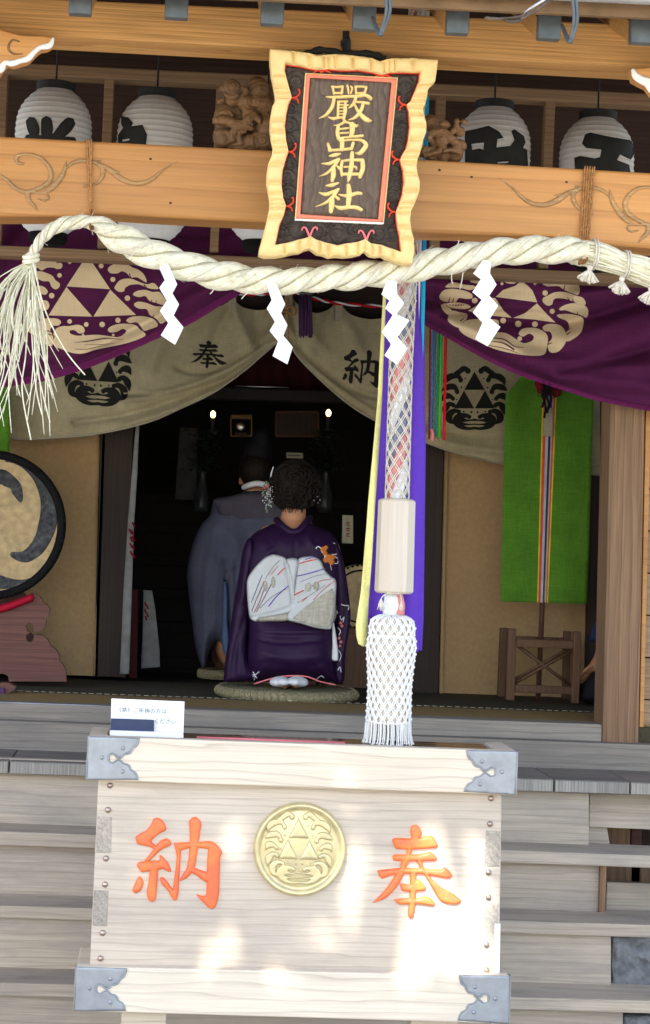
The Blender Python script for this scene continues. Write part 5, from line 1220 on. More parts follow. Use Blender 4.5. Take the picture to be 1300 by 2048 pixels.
clothrelief('hem', [hm], 7.05, pdisp, M['hem'], PC, 4)
hem = [tuple(p) for p in pc_low if p[0] > 840]; hm = stroke([(x, y - 5) for x, y in hem[::3]], 9, 3, cap=False)
clothrelief('hem', [hm], 7.05, pdisp, M['hem'], PC, 4)
def A(p): return [tuple(q) for q in cr([(x / 3.611, 480 + y / 3.611) for x, y in p], 3, True)]
def Al(p): return [(x / 3.611, 480 + y / 3.611) for x, y in p]
LT = [Al([(630, 108), (480, 335), (795, 355)]), Al([(480, 340), (350, 545), (666, 553)]), Al([(796, 359), (675, 553), (982, 541)])]
LB = [[(780, 205), (800, 185), (850, 165), (910, 165), (950, 195), (1000, 215), (1040, 250), (1060, 300), (1045, 302), (990, 270), (945, 270), (915, 240), (880, 225), (850, 240), (800, 240), (780, 220)],
 [(830, 335), (860, 295), (900, 280), (950, 280), (1000, 300), (1060, 320), (1110, 310), (1145, 350), (1120, 355), (1080, 350), (1040, 335), (1000, 320), (940, 325), (905, 345), (895, 370), (860, 375), (830, 355)],
 [(960, 390), (990, 368), (1050, 360), (1100, 375), (1150, 375), (1180, 410), (1200, 440), (1180, 470), (1130, 455), (1080, 440), (1050, 405), (1010, 412), (975, 405)],
 [(970, 460), (1000, 445), (1060, 455), (1120, 478), (1180, 482), (1210, 520), (1200, 580), (1160, 605), (1130, 570), (1080, 540), (1060, 500), (1010, 497), (975, 480)],
 [(915, 575), (950, 555), (1020, 550), (1080, 560), (1120, 580), (1140, 620), (1080, 645), (1040, 655), (1010, 615), (985, 595), (940, 600), (918, 590)],
 [(605, 668), (612, 650), (595, 622), (560, 612), (520, 618), (490, 622), (450, 622), (405, 640), (385, 680), (395, 700), (380, 735), (405, 772), (450, 790), (520, 815), (600, 820), (700, 790), (850, 760), (950, 735), (1045, 695), (1042, 668), (1010, 645), (980, 615), (920, 605), (850, 608), (800, 625), (778, 650), (800, 668), (850, 660), (885, 642), (912, 655), (895, 680), (850, 702), (760, 690), (690, 684), (600, 690), (550, 690), (508, 675), (506, 654), (540, 652), (570, 675)],
 [(230, 150), (400, 150), (405, 165), (440, 165), (452, 185), (440, 205), (410, 210), (390, 200), (340, 200), (300, 220), (270, 200), (240, 215)],
 [(235, 235), (290, 225), (340, 240), (380, 260), (400, 290), (432, 315), (425, 345), (398, 357), (370, 335), (355, 300), (310, 297), (270, 280), (240, 290)],
 [(230, 350), (280, 330), (320, 340), (345, 370), (330, 395), (300, 392), (270, 400), (235, 420)],
 [(180, 500), (230, 440), (300, 435), (340, 440), (357, 470), (345, 500), (310, 511), (280, 500), (240, 540), (200, 560)],
 [(190, 620), (260, 600), (310, 570), (370, 565), (420, 570), (442, 595), (420, 618), (385, 620), (362, 650), (385, 700), (375, 765), (320, 750), (265, 700), (215, 670)]]
LD = [(730, 187, 18), (815, 285, 18), (920, 420, 20), (430, 255, 17), (373, 402, 20), (503, 158, 15), (503, 588, 17), (623, 610, 17), (738, 610, 20), (852, 580, 19), (600, 684, 9), (818, 686, 10)]
LC = [([(540, 740), (640, 730), (760, 711), (890, 718)], [2, 8, 8, 2]), ([(610, 757), (720, 755), (835, 745)], [2, 4, 2]), ([(540, 787), (620, 789), (700, 772), (800, 754)], [4, 5, 5, 2])]
lh = [stroke(Al(p), [q / 3.611 for q in w]) for p, w in LC]
for sx in ((935, 245, 945, 270), (1005, 325, 1030, 345), (1040, 325, 1062, 347), (1090, 455, 1095, 432), (1125, 462, 1128, 438), (350, 680, 385, 690), (345, 655, 372, 668), (1100, 560, 1112, 540)):
    lh.append(stroke(Al([(sx[0], sx[1]), (sx[2], sx[3])]), [2.4, 1.2], 2))
clothrelief('printed_crest', LT + [A(p) for p in LB] + [circ(x / 3.611, 480 + y / 3.611, r / 3.611) for x, y, r in LD], 7.05, pdisp, M['ecru'], PC, 3, lh)
def R_(p): return [tuple(q) for q in cr([(860 + x / 2.954, 520 + y / 2.954) for x, y in p], 3, True)]
def Rl(p): return [(860 + x / 2.954, 520 + y / 2.954) for x, y in p]
RT = [Rl([(388, 218), (430, 178), (505, 152), (540, 122), (575, 150), (605, 180), (634, 250)]), Rl([(385, 224), (350, 225), (225, 300), (330, 325), (483, 341), (435, 300)]), Rl([(632, 256), (560, 315), (492, 342), (620, 352), (742, 370), (690, 320)])]
RB = [[(665, 140), (740, 130), (830, 125), (875, 145), (885, 180), (875, 205), (850, 200), (810, 185), (785, 172), (760, 155), (720, 155), (690, 155)],
 [(668, 250), (668, 225), (700, 208), (740, 190), (800, 190), (860, 210), (905, 225), (920, 262), (880, 260), (820, 235), (760, 225), (730, 235), (722, 262), (695, 270)],
 [(765, 285), (800, 265), (850, 255), (910, 265), (935, 300), (925, 340), (890, 325), (840, 310), (800, 297), (770, 298)],
 [(750, 325), (800, 318), (860, 325), (905, 345), (900, 410), (870, 450), (810, 482), (800, 440), (822, 400), (810, 362), (770, 345)],
 [(665, 400), (690, 380), (750, 380), (785, 400), (805, 440), (800, 490), (760, 540), (710, 545), (695, 500), (722, 460), (710, 425), (680, 420)],
 [(525, 430), (550, 405), (610, 400), (660, 415), (695, 450), (690, 520), (670, 560), (590, 565), (480, 550), (380, 525), (280, 480), (200, 440), (170, 400), (200, 365), (250, 350), (330, 350), (400, 355), (405, 395), (385, 425), (450, 432), (520, 475), (560, 492), (605, 475), (612, 450), (585, 435), (552, 452), (530, 445)],
 [(55, 215), (80, 180), (130, 170), (200, 180), (245, 200), (250, 225), (215, 230), (170, 225), (150, 250), (110, 248), (70, 240)], [(90, 160), (130, 130), (200, 145), (270, 155), (240, 178), (180, 165), (130, 162)],
 [(75, 260), (150, 250), (220, 262), (240, 280), (200, 290), (130, 285), (100, 272)], [(65, 262), (100, 275), (130, 300), (110, 325), (75, 295)], [(105, 345), (130, 300), (180, 310), (220, 320), (215, 350), (190, 370), (170, 400), (120, 375)],
 [(440, 115), (510, 115), (500, 140), (450, 135)], [(240, 120), (300, 115), (290, 137), (245, 132)], [(560, 115), (640, 118), (600, 132)]]
RD = [(680, 195, 16), (722, 303, 15), (432, 358, 17), (521, 378, 19), (620, 380, 17), (530, 465, 14), (264, 240, 17), (620, 138, 10), (425, 140, 9)]
rh = [stroke(Rl(p), [q / 2.954 for q in w]) for p, w in (([(370, 460), (440, 470), (500, 510), (555, 516)], [5, 7, 6, 3]), ([(360, 482), (430, 490), (495, 528)], [4, 7, 10]), ([(350, 505), (450, 525), (530, 555)], [3, 5, 2]))]
for sx in ((695, 498, 720, 490), (800, 420, 830, 405), (808, 440, 832, 425), (180, 360, 200, 345), (112, 245, 118, 222), (135, 248, 138, 225), (790, 175, 796, 150), (825, 240, 812, 222), (850, 250, 838, 228), (870, 325, 872, 308)):
    rh.append(stroke(Rl([(sx[0], sx[1]), (sx[2], sx[3])]), [2.6, 1.4], 2))
clothrelief('printed_crest', RT + [R_(p) for p in RB] + [circ(860 + x / 2.954, 520 + y / 2.954, r / 2.954) for x, y, r in RD], 7.05, pdisp, M['ecru'], PC, 3, rh)

BYC = 8.37
# ================================================================= beige curtain
BC = thing('beige_curtain', P(600, 800, BYC), 'olive beige hemp curtain with black crests and letters, parted and tied back in the middle', 'curtain')
Lb = cr([(-120, 868), (-40, 876), (20, 878), (60, 878), (150, 873), (220, 863), (300, 843), (360, 817), (425, 786), (489, 741), (520, 714), (541, 696), (556, 682), (564, 668)], 4)
Rb = cr([(569, 662), (578, 684), (600, 718), (650, 768), (700, 810), (745, 838), (800, 866), (860, 888), (900, 902), (962, 918), (1008, 928), (1120, 944), (1200, 950)], 4)
top_l = cr([(-120, 560), (200, 580), (425, 600), (440, 612), (465, 601), (485, 614), (510, 620), (535, 618), (560, 604), (567, 600)], 4)
top_r = cr([(569, 600), (580, 592), (600, 612), (630, 626), (655, 620), (677, 606), (700, 628), (735, 638), (765, 636), (800, 628), (860, 645), (1200, 680)], 4)
bl_ = [([(566, 664), (520, 690), (480, 716), (420, 742), (380, 744), (355, 735)], 5, .018), ([(566, 666), (500, 712), (430, 752), (340, 784), (250, 800)], 7, -.02), ([(566, 666), (500, 726), (440, 764), (350, 800), (250, 830), (150, 845)], 6, .018), ([(564, 668), (500, 735), (430, 780), (350, 818), (250, 850)], 5, -.016), ([(465, 606), (480, 650), (500, 690)], 12, -.018), ([(465, 606), (440, 650), (420, 700)], 10, .014), ([(465, 606), (400, 640), (330, 670), (300, 740)], 14, -.016), ([(545, 610), (530, 650), (515, 680)], 9, .014), ([(510, 622), (512, 660)], 10, .012), ([(560, 625), (548, 660), (530, 685)], 8, -.015), ([(250, 787), (330, 790), (420, 770)], 4, .014)]
br_ = [([(570, 664), (600, 700), (640, 735), (690, 770), (740, 790), (800, 800)], 6, .02), ([(570, 666), (600, 708), (640, 750), (700, 795), (780, 840), (860, 870)], 5, -.018), ([(572, 672), (610, 722), (660, 770), (720, 815), (800, 855)], 4, .014), ([(582, 600), (585, 640), (600, 690)], 6, .014), ([(677, 610), (700, 660), (720, 700)], 14, -.014), ([(677, 610), (650, 650), (640, 700)], 12, .012), ([(600, 615), (620, 660), (650, 700)], 10, -.012), ([(860, 850), (940, 870), (1040, 870)], 9, .014), ([(860, 878), (940, 895), (1040, 905)], 8, -.014)]
def bd(lines):
    def f(x, y):
        x = np.atleast_1d(np.asarray(x, float)); y = np.atleast_1d(np.asarray(y, float))
        return 1.4 * pfold(lines, x, y) + .008 * np.sin(x * .03 + y * .01)
    return f
bdl, bdr = bd(bl_), bd(br_)
sheet('left_panel', [tuple(p) for p in top_l] + [tuple(p) for p in Lb[::-1]], BYC, bdl, M['beige'], BC, step=5)
sheet('right_panel', [tuple(p) for p in top_r] + [tuple(p) for p in Rb[::-1]], BYC, bdr, M['beige'], BC, step=5)
for Lp, fn in ((Lb, bdl), (Rb, bdr)):
    m = MB(); q = [tuple(p) for p in Lp]; dd = fn(np.array([p[0] for p in q]), np.array([p[1] for p in q]))
    m.add(tube([P(x, y, BYC + d) for (x, y), d in zip(q, dd)], .0042, 6)); m.build('rolled_hem', M['tab'], BC)
for x0, y0, w_, h_ in ((465, 592, 15, 30), (578, 582, 16, 34), (678, 604, 16, 36)):
    prism('tab', [(x0 - w_ / 2, y0), (x0 + w_ / 2, y0 + .5), (x0 + w_ / 2, y0 + h_), (x0 - w_ / 2, y0 + h_)], BYC - .02, .035, M['tab'], BC, bev=.002)
def aff(pls, sb, db):
    """map outlines from box sb to box db"""
    return [[(db[0] + (x - sb[0]) / (sb[2] - sb[0]) * (db[2] - db[0]), db[1] + (y - sb[1]) / (sb[3] - sb[1]) * (db[3] - db[1])) for x, y in p] for p in pls]
tilt = lambda pls, cx, k: [[(x, y + (x - cx) * k) for x, y in p] for p in pls]
clothrelief('black_letter', tilt(aff(hop, (742, 1651, 925, 1838), (380, 682, 457, 737)), 418, .06), BYC, bdl, M['blackp'], BC, 2)
clothrelief('black_letter', tilt(aff(nop, (263, 1635, 445, 1820), (684, 700, 762, 775)), 722, .05), BYC, bdr, M['blackp'], BC, 2)
clothrelief('black_crest', [[(x, y + (x - 195) * .07) for x, y in p] for p in crest(195.5, 738.5, 62, 72, 0)], BYC, bdl, M['blackp'], BC, 2)
clothrelief('black_crest', crest(949, 796, 60, 63, .0), BYC, bdr, M['blackp'], BC, 2)
# red and white twisted cord
rc = cr([(300, 560), (400, 576), (480, 587), (530, 588), (575, 583), (630, 597), (680, 607), (765, 613), (860, 622)], 8)
for k, mm, nm_ in ((0, 'redc', 'red_strand'), (1, 'whitecl', 'white_strand')):
    pth = [P(x, y, (BYC - .04)) + .0042 * np.array([0, math.cos(i * .9 + k * math.pi), math.sin(i * .9 + k * math.pi)]) for i, (x, y) in enumerate(rc)]
    V, F = tube(pth, .0055 if k == 0 else .0042, 7)
    if k == 0: RWC = thing('twisted_cord', P(600, 590, (BYC - .04)), 'red and white twisted cord strung across the top of the beige curtain', 'cord')
    mk(nm_, V, F, M[mm], RWC, smooth=True)
# purple tassel and red-brown tie
PT = thing('purple_tassel', P(610, 675, (BYC - .09)), 'faded purple tassel hanging at the gap of the beige curtain', 'tassel')
m = MB()
for q in range(60):
    x = random.uniform(597, 623); x2 = x + random.uniform(-2, 2) + (x - 610) * .12; m.add(tube([P(x, 590, (BYC - .09) + random.uniform(-.02, .02)), P((x + x2) / 2, 640, (BYC - .09) + random.uniform(-.022, .022)), P(x2, 668 + random.uniform(-2, 8), (BYC - .09) + random.uniform(-.022, .022))], .0028, 5))
m.build('threads', M['tassp'], PT)
m = MB(); m.add(tube([P(600, 586, (BYC - .1)), P(612, 583, (BYC - .11)), P(623, 589, (BYC - .1))], .010, 8)); m.build('tassel_head', M['hood'], PT)
m = MB()
for pts in ([(571, 560), (573, 600), (574, 622)], [(576, 560), (577, 600), (576, 622)], [(574, 618), (584, 613), (592, 620), (588, 631), (578, 626), (573, 620)], [(572, 620), (563, 628), (566, 634), (572, 626)], [(574, 622), (576, 650), (577, 684)]):
    m.add(tube(cr([P(x, y, (BYC - .08)) for x, y in pts], 5), .0035, 7))
o = m.build('tie_cord', M['brown_cord']); tag(o, 'red brown cord knotted in loops beside the purple tassel', 'cord')
sheet('red_strip', [(573, 590), (580, 590), (579, 684), (570, 680), (566, 660)], BYC + .03, lambda x, y: 0 * x, M['dred'], BC, step=5)
# five coloured hanging cords
FC = thing('coloured_cords', P(876, 880, 7.3), 'bundle of blue, teal, green and red cords hanging beside the bell rope', 'cord bundle')
for x0, x1, yb, r, mm, nm_ in ((861, 858, 878, .003, 'dred', 'dark_red_cord'), (868, 862, 862, .0055, 'bluec', 'blue_cord'), (872, 867, 866, .004, 'hood', 'grey_cord'), (879, 872, 872, .0045, 'teal', 'teal_cord'), (884, 878, 876, .0055, 'lime', 'green_cord'), (893, 888, 880, .0055, 'redc', 'red_cord')):
    m = MB()
    for k in range(3):
        m.add(tube([P(x0 + (x1 - x0) * t + .8 * math.sin(t * 40 + k * 2.1), 600 + (yb - 600) * t, 7.3 + .004 * math.cos(t * 40 + k * 2.1)) for t in np.linspace(0, 1, 40)], r * .75, 6))
    m.build(nm_, M[mm], FC)
m = MB(); m.add(tube([P(863, 858, 7.29), P(866, 868, 7.29), P(864, 881, 7.29)], .005, 6)); m.build('pink_tip', M['rosep'], FC)

# ================================================================= green banner on its pole, wooden rack
GB = thing('green_banner', P(1080, 1270, 8.25), 'long green banner with a striped centre band hanging from a pole over the wooden rack', 'banner')
gy = 8.22
gb_ol = [(1043, 753), (1011, 790), (1001, 1203), (1174, 1208), (1187, 803), (1187, 740), (1043, 735)]
gd = lambda x, y: .006 * np.sin(x * .06) + .005 * gauss(y - 1190, 12) * np.sin(x * .09)
o = sheet('banner_cloth', gb_ol, gy, gd, M['green'], GB, step=8); s = o.modifiers.new('s', 'SOLIDIFY'); s.thickness = .002
cl_ = lambda y: np.interp(y, [790, 1206], [1099, 1085]); hw_ = lambda y: np.interp(y, [790, 1206], [14.5, 11])
sx = [(-1, -.78, 'yellowst'), (-.78, -.38, 'redst'), (-.38, .02, 'greyst'), (.02, .38, 'navyst'), (.38, .55, 'greyst'), (.55, .80, 'redst'), (.80, 1, 'yellowst')]
for a, b_, mm in sx:
    t = 0 if mm != 'navyst' else 1
    yt = 790; p = [(cl_(yt) + a * hw_(yt), yt), (cl_(yt) + b_ * hw_(yt), yt), (cl_(1205) + b_ * hw_(1205) - (t * 2), 1205), (cl_(1205) + a * hw_(1205), 1205)]
    V, F, D, Bd = fill2d([p], 6); dp = gd(V[:, 0], V[:, 1]); mk('stripe', [P(x, y, gy + d - .0035) for (x, y), d in zip(V, dp)], [tuple(f) for f in F], M[mm], GB)
prism('tag', [(1089, 815), (1107, 816), (1106, 873), (1087, 872)], gy - .022, .015, M['tab'], GB, bev=.004)
m = MB()
for x, y, r in ((1083, 778, 11), (1098, 776, 12), (1112, 784, 11), (1076, 768, 8), (1120, 775, 9)): m.add(ball(P(x, y, gy - .02), r * gy / 4000, 10, 8, (1, .6, 1)))
remeshed('brocade_knot', m, .004, M['dred'], GB, smooth_it=2)
m = MB()
for x, y, r in ((1080, 788, 6), (1088, 792, 5), (1108, 790, 6), (1118, 785, 5), (1100, 795, 5)): m.add(tube([P(x + r * math.cos(a), y + r * math.sin(a), gy - .05) for a in np.linspace(0, 5.6, 12)], .0018, 5))
m.build('gold_thread', M['goldd'], GB)
m = MB()
for x, yb in ((1090, 836), (1096, 826), (1086, 815), (1101, 812)): m.add(tube([P(x + 1.5 * math.sin(t * 11), 768 + (yb - 768) * t, gy - .055 + .004 * math.cos(t * 11)) for t in np.linspace(0, 1, 14)], .005, 6))
m.build('black_cord', M['black'], GB)
m = MB(); m.add(tube([P(1105, 745, gy + .03), P(1076, 1400, gy + .03)], .011, 10)); m.build('pole', M['stand'], GB)
RK = thing('wooden_rack', P(1085, 1400, 8.2), 'low wooden rack with crossed bars holding the foot of the green banner pole', 'rack')
for q, Y in (([(1016, 1257), (1033, 1258), (1029, 1401), (1012, 1400)], 8.12), ([(1002, 1256), (1016, 1256), (1010, 1394), (996, 1393)], 8.36), ([(1148, 1263), (1163, 1264), (1158, 1407), (1143, 1406)], 8.12), ([(1129, 1262), (1143, 1263), (1139, 1399), (1126, 1398)], 8.36)):
    prism('leg', q, Y, .035, M['rack'], RK, bev=.003)
for q, Y in (([(1033, 1278), (1148, 1282), (1147, 1298), (1032, 1294)], 8.125), ([(1030, 1369), (1145, 1374), (1144, 1389), (1029, 1385)], 8.125), ([(1014, 1272), (1130, 1276), (1130, 1288), (1014, 1284)], 8.365)):
    prism('rail', q, Y, .025, M['rack'], RK, bev=.003)
for a, b_ in (((1033, 1290), (1144, 1373)), ((1030, 1366), (1146, 1300)), ((1030, 1358), (1140, 1296))):
    m = MB(); m.add(tube([P(*a, 8.15), P(*b_, 8.15)], .007, 6)); m.build('cross_bar', M['rack'], RK)
# sliver of the twin banner at the left edge
GL = thing('green_banner', P(0, 950, 8.3), 'plain green banner edge showing at the far left above the big drum', 'banner')
o = sheet('banner_cloth', [(-160, 760), (22, 765), (19, 900), (16, 1190), (-160, 1185)], 8.27, lambda x, y: .005 * np.sin(x * .06), M['green'], GL, step=9); s = o.modifiers.new('s', 'SOLIDIFY'); s.thickness = .002
m = MB(); m.add(tube([P(-70, 745, 8.29), P(-90, 1400, 8.29)], .011, 8)); m.build('pole', M['stand'], GL)

# ================================================================= big drum on its stand
DY = 8.1; dk = DY / 4000
DR = thing('taiko_drum', P(-18, 1195, 8.3), 'large drum with a black swirl painted on its worn hide, resting on the mauve stand', 'drum')
dc = P(-19, 1050, DY); R0 = 148 * dk
def ring(prof, n=96, rip=0):
    V, F = [], []
    for r, d in prof:
        for k in range(n):
            a = 2 * math.pi * k / n; rr = r + (rip * (k % 2) if rip else 0); V.append((dc[0] + rr * math.cos(a), dc[1] + d, dc[2] + rr * math.sin(a)))
    for i in range(len(prof) - 1):
        for k in range(n): l = (k + 1) % n; F.append((i * n + k, i * n + l, (i + 1) * n + l, (i + 1) * n + k))
    return V, F
V, F = ring([(R0 * .885, 0), (R0 * .90, -.012), (R0 * .96, -.018), (R0, -.005), (R0 * 1.0, .03), (R0 * .93, .04), (R0 * .93, .2), (R0 * .92, .35), (R0 * .85, .52), (.01, .53)]); o = mk('drum_body', V, F, M['drumrim'], DR, smooth=True); fixn(o)
V, F = ring([(.001, 0), (R0 * .5, 0), (R0 * .89, 0)]); o = mk('drum_skin', V, F, M['hide'], DR); fixn(o)
m = MB()
for k in range(110):
    a = 2 * math.pi * k / 110; m.add(ball((dc[0] + R0 * .97 * math.cos(a), dc[1] - .010, dc[2] + R0 * .97 * math.sin(a)), .0085, 6, 5, sc=(1, 1.2, 1)))
m.build('rim_lacing', M['drumrim'], DR)
def zd(p): return [(x / 3.794, 880 + y / 3.794) for x, y in p]
def swirl(p, nz=0): return [tuple(q) for q in cr(zd(p), 4, True)]
sw = [swirl([(-330, 400), (-150, 240), (0, 222), (60, 240), (120, 290), (160, 340), (172, 400), (172, 450), (155, 475), (120, 440), (90, 400), (80, 370), (30, 350), (0, 335), (-120, 330), (-240, 430), (-300, 560), (-340, 520)]),
      swirl([(60, 155), (150, 175), (250, 230), (330, 300), (390, 370), (425, 430), (438, 520), (435, 620), (410, 710), (365, 800), (320, 860), (260, 905), (200, 930), (130, 915), (80, 880), (90, 850), (170, 845), (230, 790), (270, 720), (290, 640), (305, 560), (308, 470), (290, 390), (250, 300), (180, 220), (110, 180), (40, 165)]),
      swirl([(-200, 1000), (-100, 1020), (0, 1025), (60, 1045), (140, 1060), (220, 1050), (300, 1010), (370, 940), (430, 850), (460, 760), (464, 690), (458, 800), (432, 880), (388, 955), (315, 1035), (225, 1090), (100, 1122), (0, 1132), (-120, 1125), (-240, 1075)])]
relief('painted_swirl', sw, flat(DY), M['drumink'], DR, step=5, base=.0012, h=.0003, rnd=2, skirt=0)
DS = thing('drum_stand', P(0, 1364, 8.2), 'mauve wooden drum stand cut in cloud curves under the big drum', 'drum stand')
dso = [(-400, 1180), (-60, 1225), (0, 1222), (40, 1205), (60, 1192), (68, 1186), (74, 1188), (82, 1196), (85, 1204), (95, 1210), (100, 1218), (98, 1230), (92, 1238), (92, 1248), (86, 1258), (78, 1264), (68, 1266), (68, 1269), (84, 1270), (96, 1280), (101, 1292), (113, 1300), (119, 1312), (119, 1322), (128, 1332), (132, 1345), (133, 1363), (18, 1363), (16, 1352), (8, 1348), (-30, 1348), (-38, 1362), (-400, 1350)]
hk = stroke([(60, 1253), (60, 1262), (60, 1279)], [12, 9, 14])
V2, F2, D2, B2 = fill2d([dso], 6, [circ(60, 1255, 8, 9), circ(60, 1275, 8, 9), [(60, 1262), (78, 1264), (78, 1268), (60, 1270)]])
for Y in (8.08, 8.5):
    fr_ = [P(x, y, 8.08) + np.array([-(Y - 8.08) * .22, Y - 8.08, 0]) for x, y in V2]; n = len(fr_); bk_ = [p + np.array([0, .035, 0]) for p in fr_]
    F_ = [tuple(f) for f in F2] + [tuple(i + n for i in f[::-1]) for f in F2] + [(a, b_, b_ + n, a + n) for a, b_ in B2]
    o = mk('side_board', fr_ + bk_, F_, M['stand'], DS); fixn(o)
puff('red_cloth', [(-60, 1200), (-10, 1208), (20, 1203), (50, 1192), (66, 1186), (69, 1190), (68, 1204), (60, 1206), (30, 1218), (0, 1227), (-60, 1232)], 8.09, .05, 8, M['redcl'], DS, step=4)
# small folded case at the lower left corner
FCs = thing('folded_case', P(10, 1395, 7.6), 'small dark wooden case end with purple lining at the lower left edge of the mats', 'case')
prism('case_body', [(-60, 1364), (18, 1366), (32, 1373), (31, 1378), (8, 1395), (-60, 1393)], 7.62, .06, M['stand'], FCs, bev=.003)
prism('case_face', [(-60, 1372), (8, 1376), (8, 1396), (-60, 1393)], 7.6, .018, M['tassp'], FCs, bev=.002)
# ================================================================= seated woman in the purple kimono
WY = 8.02
WM = thing('person', P(572, 1380, WY), 'woman in purple kimono with silver bow sash kneeling on the large cushion, back turned', 'person')
wk = WY / 4000
def J(px, py, dy=0): return P(px, py, WY + dy)
mb = MB()
# body: head, neck, torso, folded legs, arms: fused into one surface
mb.add(ball(J(590, 972, -.01), 40 * wk, 20, 14, (.92, 1.12, 1.18)))
mb.add(ball(J(590, 990, .065), 22 * wk, 14, 10, (1.1, 1, 1)))             # jaw / face front
mb.add(ball(J(590, 984, .098), 6 * wk, 8, 6, (1, 1.2, 1.3)))               # nose
for s in (-1, 1):
    mb.add(ball(J(590 + s * 37, 1003, .0), 8 * wk, 10, 8, (.45, .8, 1.3)))    # ears
mb.add(cone(J(589, 1000, .0), J(586, 1052, .01), 23 * wk, 26 * wk, 16))
mb.add(cone(J(585, 1075, .03), J(582, 1200, .03), 50 * wk, 50 * wk, 16)); mb.add(cone(J(540, 1075, .03), J(632, 1078, .03), 26 * wk, 26 * wk, 14))
mb.add(cone(J(582, 1210, .03), J(580, 1290, .0), 54 * wk, 60 * wk, 16))
for s in (-1, 1):
    mb.add(cone(J(580 + s * 30, 1290, .02), J(580 + s * 42, 1318, .38), 34 * wk, 25 * wk, 14))   # thigh, forwards
    mb.add(cone(J(580 + s * 40, 1352, .36), J(580 + s * 22, 1360, -.04), 20 * wk, 14 * wk, 12))   # shin under
    mb.add(cone(J(580 + s * 20, 1360, -.04), J(580 + s * 12, 1368, -.14), 13 * wk, 10 * wk, 12))
    mb.add(cone(J(583 + s * 52, 1085, .03), J(583 + s * 74, 1190, .08), 19 * wk, 15 * wk, 12)); mb.add(cone(J(583 + s * 74, 1190, .08), J(583 + s * 40, 1250, .30), 15 * wk, 10 * wk, 12))
    mb.add(cone(J(583 + s * 38, 1254, .31), J(583 + s * 30, 1262, .36), 10 * wk, 9 * wk, 10))
    for f_ in range(4): mb.add(cone(J(583 + s * (38 - f_ * 6), 1262, .36), J(583 + s * (34 - f_ * 6), 1272, .42 - .008 * abs(f_ - 1)), 3.4 * wk, 2.8 * wk, 8))
    mb.add(cone(J(583 + s * 24, 1258, .33), J(583 + s * 16, 1264, .37), 3.6 * wk, 3 * wk, 8))
body_w = remeshed('body', mb, .0065, M['skin'], WM, smooth_it=4)
# kimono: inflated silhouettes with real depth
kim = [(560, 1040), (548, 1046), (528, 1055), (507, 1068), (494, 1088), (486, 1110), (480, 1140), (474, 1180), (476, 1215), (490, 1240), (494, 1275), (492, 1310), (494, 1336), (500, 1358), (510, 1366), (560, 1360), (600, 1360), (660, 1364), (676, 1366), (670, 1330), (668, 1290), (674, 1240), (688, 1190), (690, 1140), (684, 1110), (676, 1085), (664, 1066), (640, 1054), (622, 1045), (610, 1036), (600, 1048), (588, 1050), (572, 1047)]
km = MB()
puff('kimono', kim, WY - .0, .135, 55, M['kimono'], WM, step=4, yf=lambda x, y: .02 - .05 * math.exp(-((y - 1310) / 50) ** 2),
     crease=[([(500, 1268), (580, 1272), (664, 1270)], 4, -.006), ([(498, 1090), (490, 1160), (488, 1230)], 5, -.010), ([(682, 1100), (680, 1180), (684, 1260)], 5, -.010), ([(520, 1070), (530, 1100), (520, 1130)], 7, .006), ([(640, 1070), (640, 1110)], 7, .006), ([(496, 1300), (505, 1340), (530, 1358)], 5, -.012), ([(667, 1280), (668, 1340)], 3, -.014), ([(500, 1250), (580, 1256), (660, 1262)], 6, .006), ([(530, 1340), (580, 1346), (640, 1346)], 5, -.006), ([(555, 1075), (548, 1095), (530, 1108)], 5, .008), ([(610, 1072), (622, 1090), (640, 1104)], 5, .008), ([(585, 1064), (586, 1090), (585, 1110)], 3, -.007), ([(498, 1272), (560, 1282), (660, 1276)], 2.5, -.014), ([(500, 1256), (560, 1262), (664, 1258)], 2.5, .008), ([(520, 1300), (580, 1318), (650, 1300)], 8, .006), ([(508, 1330), (540, 1322), (580, 1330)], 5, -.006), ([(600, 1336), (640, 1322), (664, 1330)], 5, -.006)])
# collar pulled back from the nape
m = MB(); m.add(tube(cr([J(553, 1040, .0), J(562, 1050, -.055), J(578, 1062, -.082), (J(587, 1064, -.085)), J(598, 1061, -.082), J(612, 1046, -.055), J(620, 1036, .0)], 5), [.014] * 31, 10)); m.build('collar', M['kimono'], WM)
# long left sleeve spreading on the floor, right sleeve
puff('sleeve', [(500, 1075), (486, 1100), (478, 1150), (466, 1215), (460, 1260), (452, 1310), (448, 1350), (450, 1364), (475, 1364), (500, 1362), (512, 1350), (500, 1320), (494, 1290), (496, 1250), (505, 1180), (512, 1110)], WY - .03, .05, 16, M['kimono'], WM, step=4, crease=[([(488, 1240), (470, 1300), (462, 1355)], 5, -.014), ([(494, 1260), (486, 1320), (490, 1356)], 4, .012), ([(480, 1260), (478, 1310), (478, 1356)], 4, .01), ([(490, 1120), (484, 1200)], 6, .008)])
puff('sleeve', [(668, 1080), (682, 1105), (692, 1150), (699, 1200), (701, 1240), (692, 1300), (688, 1362), (672, 1366), (664, 1340), (668, 1280), (668, 1220), (664, 1140)], WY - .03, .045, 12, M['kimono'], WM, step=4, crease=[([(690, 1150), (690, 1230), (680, 1300)], 4, -.01)])
